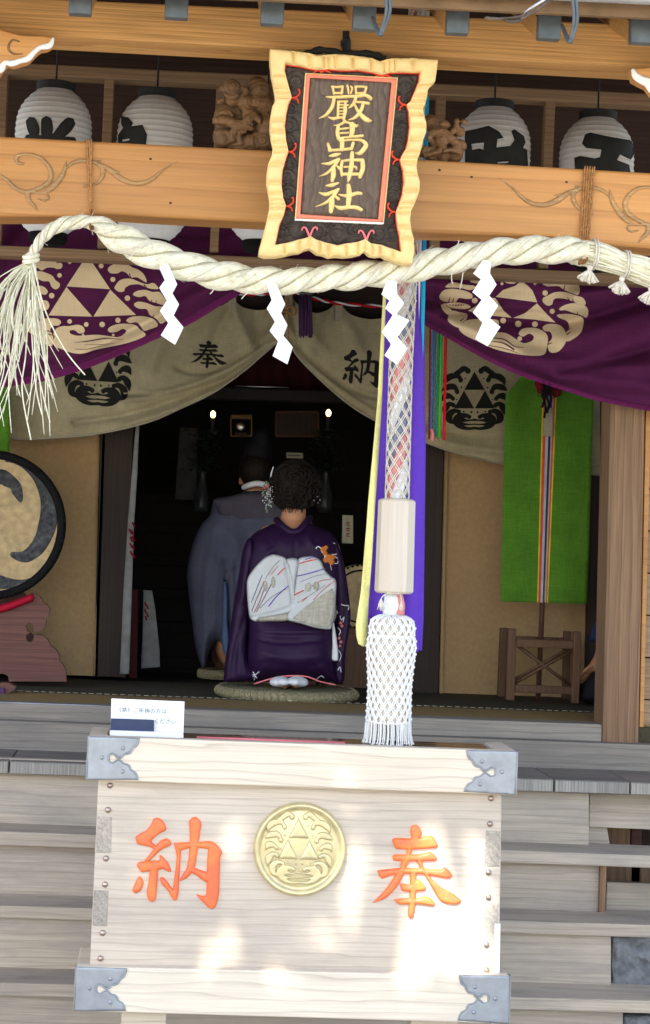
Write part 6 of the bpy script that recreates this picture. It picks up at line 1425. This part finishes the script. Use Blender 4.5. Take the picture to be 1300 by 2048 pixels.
# obi band and bow
ob = [J(x, 1150, d) for x, d in ((0, 0),)]
puff('obi_band', [(512, 1145), (560, 1138), (610, 1138), (650, 1145), (668, 1180), (668, 1246), (600, 1250), (560, 1244), (505, 1240), (496, 1180)], WY - .045, .11, 30, M['obi2'], WM, step=5)
lo = [(539, 1110), (552, 1109), (564, 1112), (573, 1118), (580, 1140), (587, 1165), (590, 1188), (590, 1206), (580, 1226), (548, 1232), (518, 1238), (514, 1244), (500, 1236), (496, 1210), (494, 1184), (494, 1162), (500, 1148), (512, 1132), (526, 1118)]
ro = [(597, 1118), (620, 1112), (630, 1114), (642, 1122), (650, 1140), (662, 1152), (672, 1162), (672, 1190), (670, 1220), (664, 1252), (658, 1259), (630, 1256), (600, 1247), (575, 1240), (577, 1222), (583, 1205), (588, 1180), (592, 1150)]
oy = WY - .175
def omap(ol, full, T, off=0.0):
    def f(px, py, h=0):
        d = segdist(np.array([[px, py]]), np.array(ol), np.roll(np.array(ol), -1, 0))[0]; t = min(d / full, 1)
        return P(px, py, oy + off) - np.array([0, T * math.sqrt(max(0, 1 - (1 - t) ** 2)) + h + .0015, 0])
    return f
puff('obi_bow', lo, oy, .016, 5, M['obi'], WM, step=3, crease=[([(571, 1125), (583, 1190), (583, 1206)], 3, -.01), ([(500, 1236), (550, 1225), (582, 1212)], 2.5, -.006)])
bwR = puff('obi_bow', ro, oy, .015, 5, M['obi'], WM, step=3, crease=[([(597, 1120), (590, 1160), (585, 1200)], 3, -.008)])
rel_r = omap(ro, 5, .015)
relief('ribbed_panel', [[(664, 1176), (669, 1192), (667, 1222), (661, 1250), (655, 1255), (630, 1252), (602, 1243), (585, 1236), (610, 1214), (640, 1192)]], rel_r, M['obi2'], WM, step=4, base=.0006, h=.0004, rnd=2, skirt=0)
puff('obi_knot', [(573, 1118), (597, 1120), (592, 1160), (587, 1188), (582, 1165), (576, 1140)], WY - .172, .022, 8, M['obi'], WM, step=3)
puff('obi_tail', [(512, 1234), (540, 1230), (574, 1224), (578, 1241), (540, 1243), (516, 1243)], WY - .16, .02, 6, M['obi2'], WM, step=3)
rl = omap(lo, 5, .016)
st_l = [([(503, 1222), (514, 1195), (528, 1162)], 1.2, 'dred'), ([(508, 1224), (518, 1205), (527, 1180)], 1.2, 'dred'), ([(512, 1224), (528, 1195), (542, 1168)], 1.2, 'dred'), ([(537, 1212), (555, 1190), (576, 1172)], 1.8, 'rope_p'), ([(555, 1150), (562, 1142), (569, 1136)], 2, 'redst'), ([(502, 1205), (512, 1180), (524, 1150)], 1, 'navyst'), ([(540, 1150), (556, 1132)], .9, 'redst'), ([(520, 1216), (545, 1192), (572, 1178)], .8, 'hood'), ([(530, 1158), (545, 1135), (560, 1120)], .8, 'hood')]
for p, w_, mm in st_l: relief('woven_stripe', [stroke(p, w_, 4)], rl, M[mm], WM, step=1.6, base=.0008, h=.0002, rnd=1, skirt=0)
st_r = [([(599, 1127), (615, 1122), (632, 1119)], 2, 'redst'), ([(594, 1152), (620, 1146), (646, 1138)], 2, 'rope_p'), ([(588, 1190), (598, 1185), (606, 1181)], 2.2, 'redst'), ([(624, 1172), (640, 1162), (662, 1158)], 1.2, 'redst'), ([(626, 1200), (645, 1180), (668, 1162)], 1.2, 'redst'), ([(604, 1203), (614, 1194)], 1.4, 'redst'), ([(610, 1119), (630, 1113)], 1.4, 'rope_p'), ([(600, 1164), (630, 1152), (655, 1148)], .8, 'hood'), ([(594, 1205), (620, 1190), (650, 1170)], .8, 'hood')]
for p, w_, mm in st_r: relief('woven_stripe', [stroke(p, w_, 4)], rel_r, M[mm], WM, step=1.6, base=.0008, h=.0002, rnd=1, skirt=0)
for (x, y) in ((530, 1172), (546, 1164)): relief('woven_leaf', [circ(x, y, 4, 11, 12)], rl, M['obi2'], WM, step=2, base=.0008, h=.0003, rnd=2, skirt=0)
for (x, y) in ((616, 1174), (632, 1172)): relief('woven_leaf', [circ(x, y, 6, 9, 12)], rel_r, M['obi2'], WM, step=2, base=.0008, h=.0003, rnd=2, skirt=0)
# embroidery on the shoulder, sleeve and hem
def kmap(off=0.0): return lambda px, py, h=0: P(px, py, kdepth(px, py) - .003) - np.array([0, h, 0])
def kdepth(px, py):
    best = None; o = bpy.data.objects[KN]; 
    from mathutils import Vector as V_
    dg_o = o; org = V_(P(px, py, 7.2)) - wloc(o); dirv = (V_(P(px, py, 8.2)) - V_(P(px, py, 7.2))).normalized()
    ok, loc, nrm, idx = dg_o.ray_cast(org, dirv)
    return (loc + wloc(o)).y if ok else WY - .05
def emb(name, polys, mm, KNm, h=.0015):
    global KN; KN = KNm
    relief(name, polys, kmap(), M[mm], WM, step=2, base=.0004, h=h, rnd=1.5, skirt=0)
bpy.context.view_layer.update()
KO = [o.name for o in WM.children if o.name.startswith('kimono')][0]; SL = [o.name for o in WM.children if o.name.startswith('sleeve')]
emb('embroidered_flower', [circ(647, 1099, 6), circ(652, 1095, 4), circ(650, 1106, 5), circ(657, 1116, 8), circ(663, 1124, 6), circ(652, 1120, 6), circ(666, 1114, 5)], 'orangef', KO)
emb('embroidered_vine', [stroke([(632, 1097), (636, 1093), (642, 1097), (644, 1104)], 1.8), stroke([(667, 1086), (676, 1090), (679, 1100), (674, 1108), (664, 1109)], 2), stroke([(668, 1112), (676, 1118), (675, 1126), (670, 1127)], 1.8), stroke([(645, 1104), (650, 1112), (649, 1119)], 2.5), stroke([(660, 1126), (663, 1140)], 1.2)], 'whitecl', KO)
emb('embroidered_vine', [stroke([(670, 1220), (675, 1224), (673, 1228)], 2), stroke([(683, 1209), (690, 1211), (698, 1212), (697, 1219)], 1.8), stroke([(680, 1232), (683, 1240), (688, 1234), (686, 1244)], 1.6), stroke([(676, 1256), (681, 1262), (678, 1270)], 1.6), stroke([(677, 1300), (682, 1310), (679, 1322)], 1.4), stroke([(676, 1340), (680, 1334), (682, 1344)], 1.4)], 'whitecl', SL[1])
emb('embroidered_flower', [circ(681, 1246, 3), circ(684, 1252, 3), circ(678, 1276, 3), circ(682, 1284, 3), circ(680, 1292, 2.5)], 'salmon', SL[1])
emb('embroidered_vine', [stroke([(503, 1356), (510, 1350), (518, 1344)], 2), stroke([(500, 1350), (508, 1350), (514, 1356)], 1.6), stroke([(506, 1344), (510, 1352), (508, 1360)], 1.6), stroke([(634, 1358), (642, 1352), (648, 1356)], 1.8)], 'whitecl', KO)
puff('sleeve_lining', [(664, 1232), (668, 1245), (673, 1275), (677, 1312), (674, 1322), (662, 1318), (664, 1290)], WY - .09, .01, 4, M['whitecl'], WM, step=3)
m = MB(); m.add(tube(cr([J(508, 1368, -.13), J(540, 1358, -.16), J(572, 1352, -.17), J(612, 1353, -.17), J(640, 1363, -.16), J(672, 1370, -.13)], 5), .003, 6)); m.build('pink_hem_piping', M['rosep'], WM)
m = MB()
for s in (-1, 1):
    m.add(ball(J(578 + s * 19, 1363, -.17), 20 * wk, 14, 10, (1.0, 1.4, .52), rot=np.array(Matrix.Rotation(s * .12, 3, 'Y')))); m.add(ball(J(578 + s * 12, 1364, -.21), 13 * wk, 12, 8, (1.0, 1.3, .6)))
remeshed('tabi_socks', m, .005, M['whitecl'], WM, smooth_it=3)
# hair
hb = MB(); hb.add(ball(J(590, 972, -.018), 41 * wk, 18, 14, (1.02, 1.1, 1.02))); hb.add(ball(J(582, 955, -.03), 33 * wk, 16, 12)); hb.add(ball(J(604, 958, -.03), 32 * wk, 16, 12)); hb.add(ball(J(590, 1000, -.045), 26 * wk, 12, 10, (1.2, .7, .7)))
hb.add(ball(J(560, 990, -.02), 20 * wk, 10, 8)); hb.add(ball(J(618, 985, -.02), 22 * wk, 10, 8))
hr = remeshed('hair', hb, .006, M['hair'], WM, smooth_it=3)
hc = MB()
for q in range(260):
    th = random.uniform(-2.1, 2.1); ph = random.uniform(.05, 1.05) * math.pi * .78
    cx_, cy_ = 590, 972; rr_ = 42 * wk
    base = J(cx_, cy_, -.02) + rr_ * np.array([math.sin(ph) * math.sin(th) * 1.04, -abs(math.sin(ph) * math.cos(th)) * 1.05, math.cos(ph) * 1.03])
    cr_ = random.uniform(.010, .020); ax = random.uniform(0, 6.28); path = []
    for i in range(12):
        a = ax + i * .5; path.append(base + cr_ * np.array([math.cos(a), -.25 * math.sin(a * 1.3) - .1, math.sin(a)]))
    hc.add(tube(path, [.0015] + [.0045] * 10 + [.0015], 6))
hc.build('hair_curls', M['hair'], hr)
m = MB()
for q in range(30):
    x = random.uniform(560, 612); m.add(tube(cr([J(x, 1000, -.06), J(x + random.uniform(-3, 3), 1014, -.062), J(588 + (x - 588) * .8, 1022 + random.uniform(-6, 5), -.058)], 3), .0012, 4))
m.build('nape_hair', M['hair'], hr)
# faces of eyes and mouth on the head
for s in (-1, 1):
    m = MB(); m.add(ball(J(590 + s * 13, 972, .118), 3.4 * wk, 8, 6, (1.4, .5, .7))); m.build('eye', M['black'], body_w)
m = MB(); m.add(ball(J(590, 1000, .108), 4 * wk, 8, 6, (1.6, .4, .5))); m.build('mouth', M['dred'], body_w)
# hair ornament: white band, baby's breath, leaves
HO_ = MB(); HO_.add(tube(cr([J(543, 976, -.03), J(541, 962, -.035), J(543, 946, -.04), J(547, 934, -.035)], 4), [.0035] * 4 + [.0028] * 9, 6)); ho = HO_.build('hair_ribbon', M['whitecl'], hr)
m = MB()
for q in range(90):
    x, y = random.gauss(536, 6), random.gauss(990, 11); m.add(ball(J(x, y, -.05 + random.uniform(-.02, .02)), random.uniform(.0012, .0024), 5, 4))
for q in range(34):
    x, y = random.gauss(632, 5), random.gauss(990, 6); m.add(ball(J(x, y, -.05 + random.uniform(-.02, .02)), random.uniform(.0012, .0022), 5, 4))
m.build('small_white_flowers', M['whitecl'], hr)
m = MB()
for x, y, a in ((532, 965, .3), (529, 972, -.4), (537, 1008, .9), (532, 1016, .2), (541, 1012, -.5), (534, 1022, 0), (526, 985, .6)):
    m.add(ball(J(x, y, -.05), .008, 8, 5, (.45, .2, 1), rot=np.array(Matrix.Rotation(a, 3, 'Y'))))
m.build('ornament_leaves', plain('sage_leaf', (.16, .24, .14)), hr)
m = MB(); m.add(ball(J(532, 975, -.055), .006, 8, 6)); m.add(ball(J(537, 972, -.055), .005, 8, 6)); m.build('pink_buds', M['redst'], hr)

# cushions
def cushion(cx, cy, rx, Y, lab):
    k = Y / 4000; c = P(cx, cy, Y); R = rx * k; th = .042 * (Y / 8.1)
    prof = [(.001, .03)] 
    for i in range(10): r = R * (i + 1) / 11; prof += [(r - R / 26, .030 + .003), (r, .030 - .001)]
    prof += [(R * .96, .034), (R, .018), (R * .97, .003), (R * .5, 0.0), (.001, 0)]
    V, F = [], []
    n = 120
    for r, z in prof:
        for kk_ in range(n):
            a = 2 * math.pi * kk_ / n; w_ = .0012 * math.sin(kk_ * math.pi / 2 * 2.0) ; V.append((c[0] + (r + w_) * math.cos(a), c[1] + (r + w_) * math.sin(a), FZ + .001 + z * 1.25 + w_))
    for i in range(len(prof) - 1):
        for kk_ in range(n): l = (kk_ + 1) % n; F.append((i * n + kk_, i * n + l, (i + 1) * n + l, (i + 1) * n + kk_))
    T = thing('straw_cushion', (c[0], c[1], FZ), lab, 'cushion', 'round woven straw cushions on the hall floor')
    o = mk('woven_body', V, F, M['strawc'], T, smooth=True); fixn(o)
    m = MB()
    for i in range(64):
        a = 2 * math.pi * i / 64; p = [(c[0] + q * math.cos(a + e), c[1] + q * math.sin(a + e), FZ + z) for q, z, e in ((R * .93, .046, 0), (R * .985, .036, .01), (R * 1.006, .024, .02), (R * .985, .010, .03))]; m.add(tube(p, .0026, 5))
    m.build('binding_cord', M['strawc'], T)
    return T, c, R
T, c_, R_c = cushion(573, 1392, 143, 7.98, 'large round woven straw cushion under the kneeling woman in purple')
m = MB(); m.add(tube([P(581 + 7 * math.cos(a), 1397 + 4 * math.sin(a), 7.70) for a in np.linspace(0, 6.28, 14)], .0022, 5)); m.build('cord_loop', M['cream'], T)
cushion(440, 1350, 45, 8.95, 'smaller woven straw cushion under the priest in blue grey robes')

# ================================================================= priest in the blue-grey robe
PY_ = 8.95; pk = PY_ / 4000
PR_ = thing('person', P(470, 1350, PY_), 'priest in a sheer blue grey robe and tall black cap kneeling beyond the woman', 'person')
def K(px, py, dy=0): return P(px, py, PY_ + dy)
mb = MB(); mb.add(ball(K(513, 945, .0), 34 * pk, 18, 12, (.92, 1.1, 1.2))); mb.add(ball(K(513, 960, .07), 20 * pk, 12, 8)); mb.add(ball(K(513, 950, .11), 6 * pk, 8, 6, (1, 1.2, 1.3)))
for s in (-1, 1): mb.add(ball(K(513 + s * 33, 962, 0), 8 * pk, 8, 8, (.45, .8, 1.3)))
mb.add(cone(K(513, 960), K(512, 1010), 21 * pk, 24 * pk)); mb.add(cone(K(508, 1035), K(490, 1200), 52 * pk, 50 * pk)); mb.add(cone(K(450, 1035), K(570, 1040), 24 * pk, 24 * pk)); mb.add(cone(K(490, 1210), K(485, 1290), 56 * pk, 56 * pk))
for s in (-1, 1):
    mb.add(cone(K(490 + s * 30, 1290, .02), K(490 + s * 45, 1310, .38), 32 * pk, 24 * pk)); mb.add(cone(K(490 + s * 42, 1332, .34), K(490 + s * 20, 1336, -.1), 18 * pk, 12 * pk))
    mb.add(cone(K(505 + s * 60, 1045, 0), K(495 + s * 78, 1160, .08), 18 * pk, 15 * pk)); mb.add(cone(K(495 + s * 78, 1160, .08), K(495 + s * 30, 1180, .33), 14 * pk, 9 * pk))
    for f_ in range(4): mb.add(cone(K(495 + s * (34 - f_ * 6), 1182, .34), K(495 + s * (30 - f_ * 6), 1186, .43 - .006 * f_), 3.6 * pk, 3 * pk, 8))
    mb.add(cone(K(495 + s * 22, 1176, .34), K(495 + s * 14, 1172, .38), 3.6 * pk, 3 * pk, 8))
remeshed('body', mb, .008, M['skin'], PR_, smooth_it=4)
hb = MB(); hb.add(ball(K(513, 940, -.014), 36 * pk, 16, 12, (1.0, 1.05, 1.1))); remeshed('hair', hb, .008, M['hair'], PR_, smooth_it=2)
hb = MB(); hb.add(ball(K(516, 905, .0), 34 * pk, 14, 10, (.85, 1.1, .9))); hb.add(ball(K(522, 885, .0), 26 * pk, 14, 10, (.8, 1.2, 1.1))); remeshed('black_cap', hb, .008, M['black'], PR_, smooth_it=4)
puff('robe', [(492, 982), (472, 990), (446, 994), (430, 998), (425, 1010), (420, 1030), (402, 1050), (388, 1080), (378, 1115), (374, 1150), (378, 1195), (384, 1245), (390, 1290), (398, 1322), (407, 1338), (414, 1325), (420, 1305), (432, 1285), (440, 1290), (448, 1312), (462, 1330), (520, 1338), (600, 1336), (622, 1300), (625, 1200), (622, 1100), (610, 1030), (580, 1000), (545, 985), (520, 980)], PY_ - .02, .15, 60, M['robe'], PR_, step=5,
     crease=[([(430, 1010), (425, 1080), (410, 1180), (405, 1300)], 8, .016), ([(452, 1120), (452, 1200), (455, 1280)], 5, -.025), ([(440, 1050), (470, 1090), (450, 1140)], 10, .014), ([(480, 1040), (500, 1090), (490, 1130)], 12, -.012), ([(400, 1080), (392, 1160), (398, 1240)], 7, -.012), ([(432, 1010), (500, 1030), (560, 1020)], 8, -.012), ([(415, 1050), (405, 1120), (398, 1200), (400, 1300)], 3.5, -.012), ([(436, 1120), (428, 1200), (424, 1290)], 4, .012), ([(470, 1130), (472, 1220), (480, 1320)], 4, -.012), ([(430, 1130), (450, 1136), (475, 1128)], 4, .012), ([(395, 1120), (384, 1200), (392, 1280)], 3.5, .01), ([(460, 1060), (455, 1095), (470, 1120)], 5, -.01)])
puff('shoulder_cape', [(490, 984), (460, 992), (430, 998), (427, 1006), (434, 1016), (440, 1030), (480, 1046), (540, 1050), (600, 1040), (600, 1010), (560, 990), (520, 984)], PY_ - .12, .05, 22, M['robe2'], PR_, step=5)
m = MB(); m.add(tube(cr([K(488, 975, -.02), K(500, 970, -.08), K(514, 967, -.095), K(530, 970, -.08), K(540, 976, -.02)], 5), .013, 10)); m.build('white_collar', M['whitecl'], PR_)
puff('pale_undersleeve', [(448, 1160), (455, 1180), (456, 1240), (460, 1290), (452, 1312), (444, 1290), (446, 1230)], PY_ - .17, .02, 6, M['bluecl'], PR_, step=4)

# ================================================================= person at the right edge, hand on the knee
QY = 8.2; qk = QY / 4000
QP = thing('person', P(1230, 1400, QY), 'person in dark blue seated behind the hall post with one hand resting forward', 'person')
def Q(px, py, dy=0): return P(px, py, QY + dy)
mb = MB(); mb.add(ball(Q(1262, 1010), 42 * qk, 16, 12, (.95, 1.1, 1.2))); mb.add(ball(Q(1235, 1020, .02), 16 * qk, 12, 8)); mb.add(ball(Q(1216, 1012, .02), 5 * qk, 8, 6, (1.3, 1, 1.2)))
mb.add(cone(Q(1264, 1040), Q(1264, 1080), 22 * qk, 25 * qk)); mb.add(cone(Q(1266, 1110), Q(1268, 1290), 52 * qk, 54 * qk)); mb.add(cone(Q(1268, 1340), Q(1190, 1385, .02), 34 * qk, 20 * qk)); mb.add(cone(Q(1250, 1380), Q(1290, 1385, .02), 30 * qk, 20 * qk))
mb.add(cone(Q(1245, 1120, -.05), Q(1222, 1220, -.06), 20 * qk, 17 * qk)); mb.add(cone(Q(1222, 1220, -.06), Q(1200, 1312, -.05), 16 * qk, 11 * qk)); mb.add(cone(Q(1200, 1312, -.05), Q(1188, 1332, -.05), 10.5 * qk, 10 * qk))
mb.add(cone(Q(1188, 1332, -.05), Q(1177, 1341, -.05), 9.5 * qk, 7.5 * qk))
remeshed('body', mb, .007, M['skin'], QP, smooth_it=3)
hm_ = MB()
hm_.add(cone(Q(1198, 1320, -.055), Q(1186, 1334, -.055), 10 * qk, 9 * qk))
for i, (a, b_, c2) in enumerate((((1182, 1334), (1169, 1344), (1158, 1357)), ((1184, 1337), (1171, 1350), (1157, 1363)), ((1186, 1341), (1174, 1353), (1163, 1365)), ((1189, 1344), (1178, 1356), (1169, 1367)))):
    d = -.05 + .012 * i
    hm_.add(cone(Q(*a, d), Q(*b_, d - .004), 4.2 * qk, 3.8 * qk, 8)); hm_.add(cone(Q(*b_, d - .004), Q(*c2, d), 3.7 * qk, 2.9 * qk, 8))
hm_.add(cone(Q(1184, 1331, -.066), Q(1176, 1336, -.075), 4.6 * qk, 4 * qk, 8)); hm_.add(cone(Q(1176, 1336, -.075), Q(1168, 1343, -.078), 3.9 * qk, 3.2 * qk, 8))
remeshed('hand', hm_, .0028, M['skin'], QP, smooth_it=2)
puff('white_cuff', [(1193, 1308), (1200, 1302), (1214, 1300), (1214, 1330), (1204, 1332), (1196, 1328), (1192, 1320)], QY - .06, .03, 8, M['whitecl'], QP, step=3)
puff('dark_sleeve', [(1240, 1110), (1215, 1180), (1196, 1232), (1178, 1276), (1184, 1284), (1200, 1288), (1230, 1300), (1250, 1250), (1265, 1140)], QY - .06, .06, 18, plain('navy_cloth', (.01, .02, .07), rough=.8), QP, step=4)
puff('dark_trousers', [(1172, 1350), (1200, 1336), (1260, 1330), (1320, 1350), (1330, 1410), (1260, 1414), (1200, 1412), (1160, 1400), (1156, 1384)], QY - .0, .12, 24, M['black'], QP, step=5)
puff('dark_jacket', [(1230, 1085), (1264, 1075), (1300, 1085), (1322, 1130), (1326, 1330), (1220, 1330), (1222, 1200)], QY, .14, 40, M['black'], QP, step=6)
hb = MB(); hb.add(ball(Q(1268, 1000, -.01), 44 * qk, 14, 10, (1, 1.1, 1.1))); remeshed('hair', hb, .008, M['hair'], QP, smooth_it=2)

# ================================================================= inner sanctuary, dim
AL = thing('altar', P(560, 1330, 9.9), 'dark stepped altar deep inside the hall beyond the kneeling figures', 'altar')
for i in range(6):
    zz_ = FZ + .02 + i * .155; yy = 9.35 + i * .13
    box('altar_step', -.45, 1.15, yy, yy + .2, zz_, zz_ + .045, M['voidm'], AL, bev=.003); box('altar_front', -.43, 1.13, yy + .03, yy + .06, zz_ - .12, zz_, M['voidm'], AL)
for px, nm_ in ((402, 'vase'), (649, 'vase')):
    c = P(px, 1025, 9.7); k = 9.7 / 4000; prof = [(16 * k, c[2]), (18 * k, c[2] + .03), (13 * k, c[2] + .1), (7.5 * k, c[2] + .15), (7 * k, c[2] + .19), (8 * k, c[2] + .2), (5 * k, c[2] + .198), (4 * k, c[2] + .15)]
    V, F = lathe(prof, c[0], 9.7, 22); T = thing('offering_vase', c, 'dim offering vase with evergreen sprays %s' % ('at the left of the altar' if px < 500 else 'just behind the hair of the woman'), 'vase', 'offering vases on the altar'); o = mk('vase_body', V, F, M['porc'], T, smooth=True)
    V, F = [], []
    for q in range(420):
        a = random.uniform(0, 6.28); r = abs(random.gauss(0, .045)); z = c[2] + .2 + random.uniform(0, .2); p = np.array([c[0] + r * math.cos(a), 9.7 + r * math.sin(a), z]); R = Matrix.Rotation(random.uniform(0, 6), 3, 'Z') @ Matrix.Rotation(random.uniform(-1.2, 1.2), 3, 'X'); i0 = len(V)
        for e in ((-.012, 0, 0), (0, .006, 0), (.014, 0, 0), (0, -.006, 0)): V.append(p + np.array(R @ Vector(e)))
        F.append((i0, i0 + 1, i0 + 2, i0 + 3))
    mk('evergreen_spray', V, F, M['dgreen'], T)
glm = glow('lit_bulb', (1.0, .55, .18), 2.6)
for px, py, w2 in ((426, 829, 'left'), (657, 826, 'right')):
    c = P(px, py, 9.6); T = thing('altar_lamp', c, 'small glowing candle lamp at the %s of the dark altar' % w2, 'lamp', 'pair of candle lamps on the altar')
    m = MB(); m.add(ball(c, 6 * 9.6 / 4000, 12, 9, (.85, .85, 1.25))); m.build('flame_bulb', glm, T)
    m = MB(); m.add(tube([c - [0, 0, .016], c - [0, 0, .075]], .009, 10)); m.add(tube([c - [0, 0, .075], c - [0, 0, .085]], .02, 12)); m.build('candle_stick', M['porc'], T)
def framebox(x0, y0, x1, y1, Y, wd, mm, name, par):
    o = MB()
    for a, b_ in (((x0, y0), (x1, y0)), ((x0, y1), (x1, y1)), ((x0, y0), (x0, y1)), ((x1, y0), (x1, y1))): o.add(tube([P(*a, Y), P(*b_, Y)], wd, 6))
    return o.build(name, M[mm], par, smooth=False)
MS = thing('gold_mirror', P(483, 870, 9.8), 'dim gold framed mirror on its stand left of the altar centre', 'mirror')
framebox(462, 830, 503, 872, 9.82, .005, 'goldd', 'mirror_frame', MS); m = MB(); m.add(ball(P(481, 853, 9.8), 9 * 9.8 / 4000, 14, 10, (1, .3, 1))); m.build('mirror_disc', M['steel'], MS)
prism('mirror_canopy', [(462, 829), (502, 830), (502, 839), (462, 838)], 9.79, .03, M['goldd'], MS, bev=.002); prism('mirror_base', [(470, 864), (494, 865), (496, 872), (468, 871)], 9.79, .03, M['dark'], MS, bev=.002)
PF = thing('framed_picture', P(595, 870, 9.8), 'dim framed picture hanging at the right of the altar above the woman', 'picture')
framebox(552, 824, 636, 872, 9.82, .006, 'rack', 'picture_frame', PF); prism('picture', [(553, 825), (635, 827), (635, 871), (553, 870)], 9.83, .01, M['darkz'], PF)
def card_(q, Y, lab, marks, mm, cm=None):
    T = thing('paper_card', P(*q[3], Y), lab, 'card'); prism('card', q, Y, .004, M['porc' if cm is None else cm], T)
    relief('card_marks', marks, flat(Y), M[mm], T, step=2, base=.0006, h=.0003, rnd=1, skirt=0)
card_([(573, 905), (606, 906), (606, 917), (573, 916)], 9.3, 'small pale horizontal label card above the head of the woman', [stroke([(577 + i * 6, 911), (581 + i * 6, 911)], 3) for i in range(4)], 'hood', 'tab')
card_([(685, 1030), (706, 1031), (706, 1087), (684, 1086)], 9.0, 'upright white card with faint red writing to the right of the woman', [p for i in range(3) for p in (stroke([(692, 1046 + i * 11), (700, 1046 + i * 11)], 1.6), stroke([(696, 1042 + i * 11), (696, 1050 + i * 11)], 1.6), stroke([(692, 1050 + i * 11), (700, 1051 + i * 11)], 1.4))], 'dred', 'tab')
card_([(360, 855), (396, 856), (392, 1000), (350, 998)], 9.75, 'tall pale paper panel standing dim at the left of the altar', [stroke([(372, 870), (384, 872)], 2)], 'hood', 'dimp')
def strip(ol, Y, lab, marks):
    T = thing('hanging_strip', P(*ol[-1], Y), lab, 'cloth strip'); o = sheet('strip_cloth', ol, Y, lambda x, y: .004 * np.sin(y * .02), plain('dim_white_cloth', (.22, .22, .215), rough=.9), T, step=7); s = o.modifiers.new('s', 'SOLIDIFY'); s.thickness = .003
    relief('printed_marks', marks, flat(Y), M['dred'], T, step=2, base=.007, h=.0003, rnd=1, skirt=0)
strip([(272, 840), (279, 840), (275, 940), (268, 1050), (264, 1180), (258, 1348), (240, 1347), (247, 1180), (256, 1040), (266, 920)], 8.5, 'long narrow white cloth strip with red marks hanging beside the left dark pillar', [stroke([(262 + a, 1045 + b), (266 + a, 1053 + b)], 3.6, 3) for a, b in ((3, 0), (-3, 14), (1, 16), (-1, 30), (3, 28), (-2, 42), (2, 46), (-1, 58), (3, 62))])
strip([(287, 1180), (304, 1181), (310, 1215), (315, 1260), (319, 1300), (320, 1334), (282, 1337), (285, 1270)], 8.75, 'short white cloth strip standing low behind the long one', [stroke([(290 + a, 1205 + b), (292 + a, 1211 + b)], 3.4, 3) for a, b in ((0, 0), (4, 6), (0, 14), (4, 22), (1, 28))])
prism('dark_sash', [(259, 1180), (276, 1180), (274, 1356), (258, 1355)], 8.62, .03, M['maroon'], B)
SD = thing('small_drum', P(722, 1255, 8.9), 'small drum with a tan skin half hidden behind the bell ribbons', 'drum')
c = P(722, 1193, 8.85); k = 8.85 / 4000
def disc(r0, r1, y0, y1, mm, nm_):
    V, F = [], []; n = 48
    for r, y in ((.001, y0), (r0, y0), (r1, y1), (r1, y1 + .1), (.001, y1 + .1)):
        for q in range(n): a = 2 * math.pi * q / n; V.append((c[0] + r * math.cos(a), y, c[2] + r * math.sin(a)))
    for i in range(4):
        for q in range(n): l = (q + 1) % n; F.append((i * n + q, i * n + l, (i + 1) * n + l, (i + 1) * n + q))
    o = mk(nm_, V, F, M[mm], SD, smooth=False); fixn(o); return o
disc(62 * k, 64 * k, 8.85, 8.86, 'hide', 'drum_skin')
m = MB(); m.add(tube([(c[0] + 52 * k * math.cos(a), 8.848, c[2] + 52 * k * math.sin(a)) for a in np.linspace(0, 6.2832, 40)], .004, 6)); m.build('skin_ring', M['drumrim'], SD)
m = MB()
for q in range(40): a = q / 40 * 6.2832; m.add(ball((c[0] + 62 * k * math.cos(a), 8.852, c[2] + 62 * k * math.sin(a)), .006, 6, 5))
m.build('rim_studs', M['drumrim'], SD)
ch = thing('wooden_chest', P(740, 1380, 9.0), 'low dark brown chest beneath the small drum', 'chest'); prism('chest_body', [(660, 1262), (840, 1268), (836, 1384), (655, 1378)], 8.8, .3, M['rack'], ch, bev=.004); prism('chest_lid', [(655, 1255), (845, 1262), (845, 1272), (655, 1265)], 8.79, .32, M['rack'], ch, bev=.003)
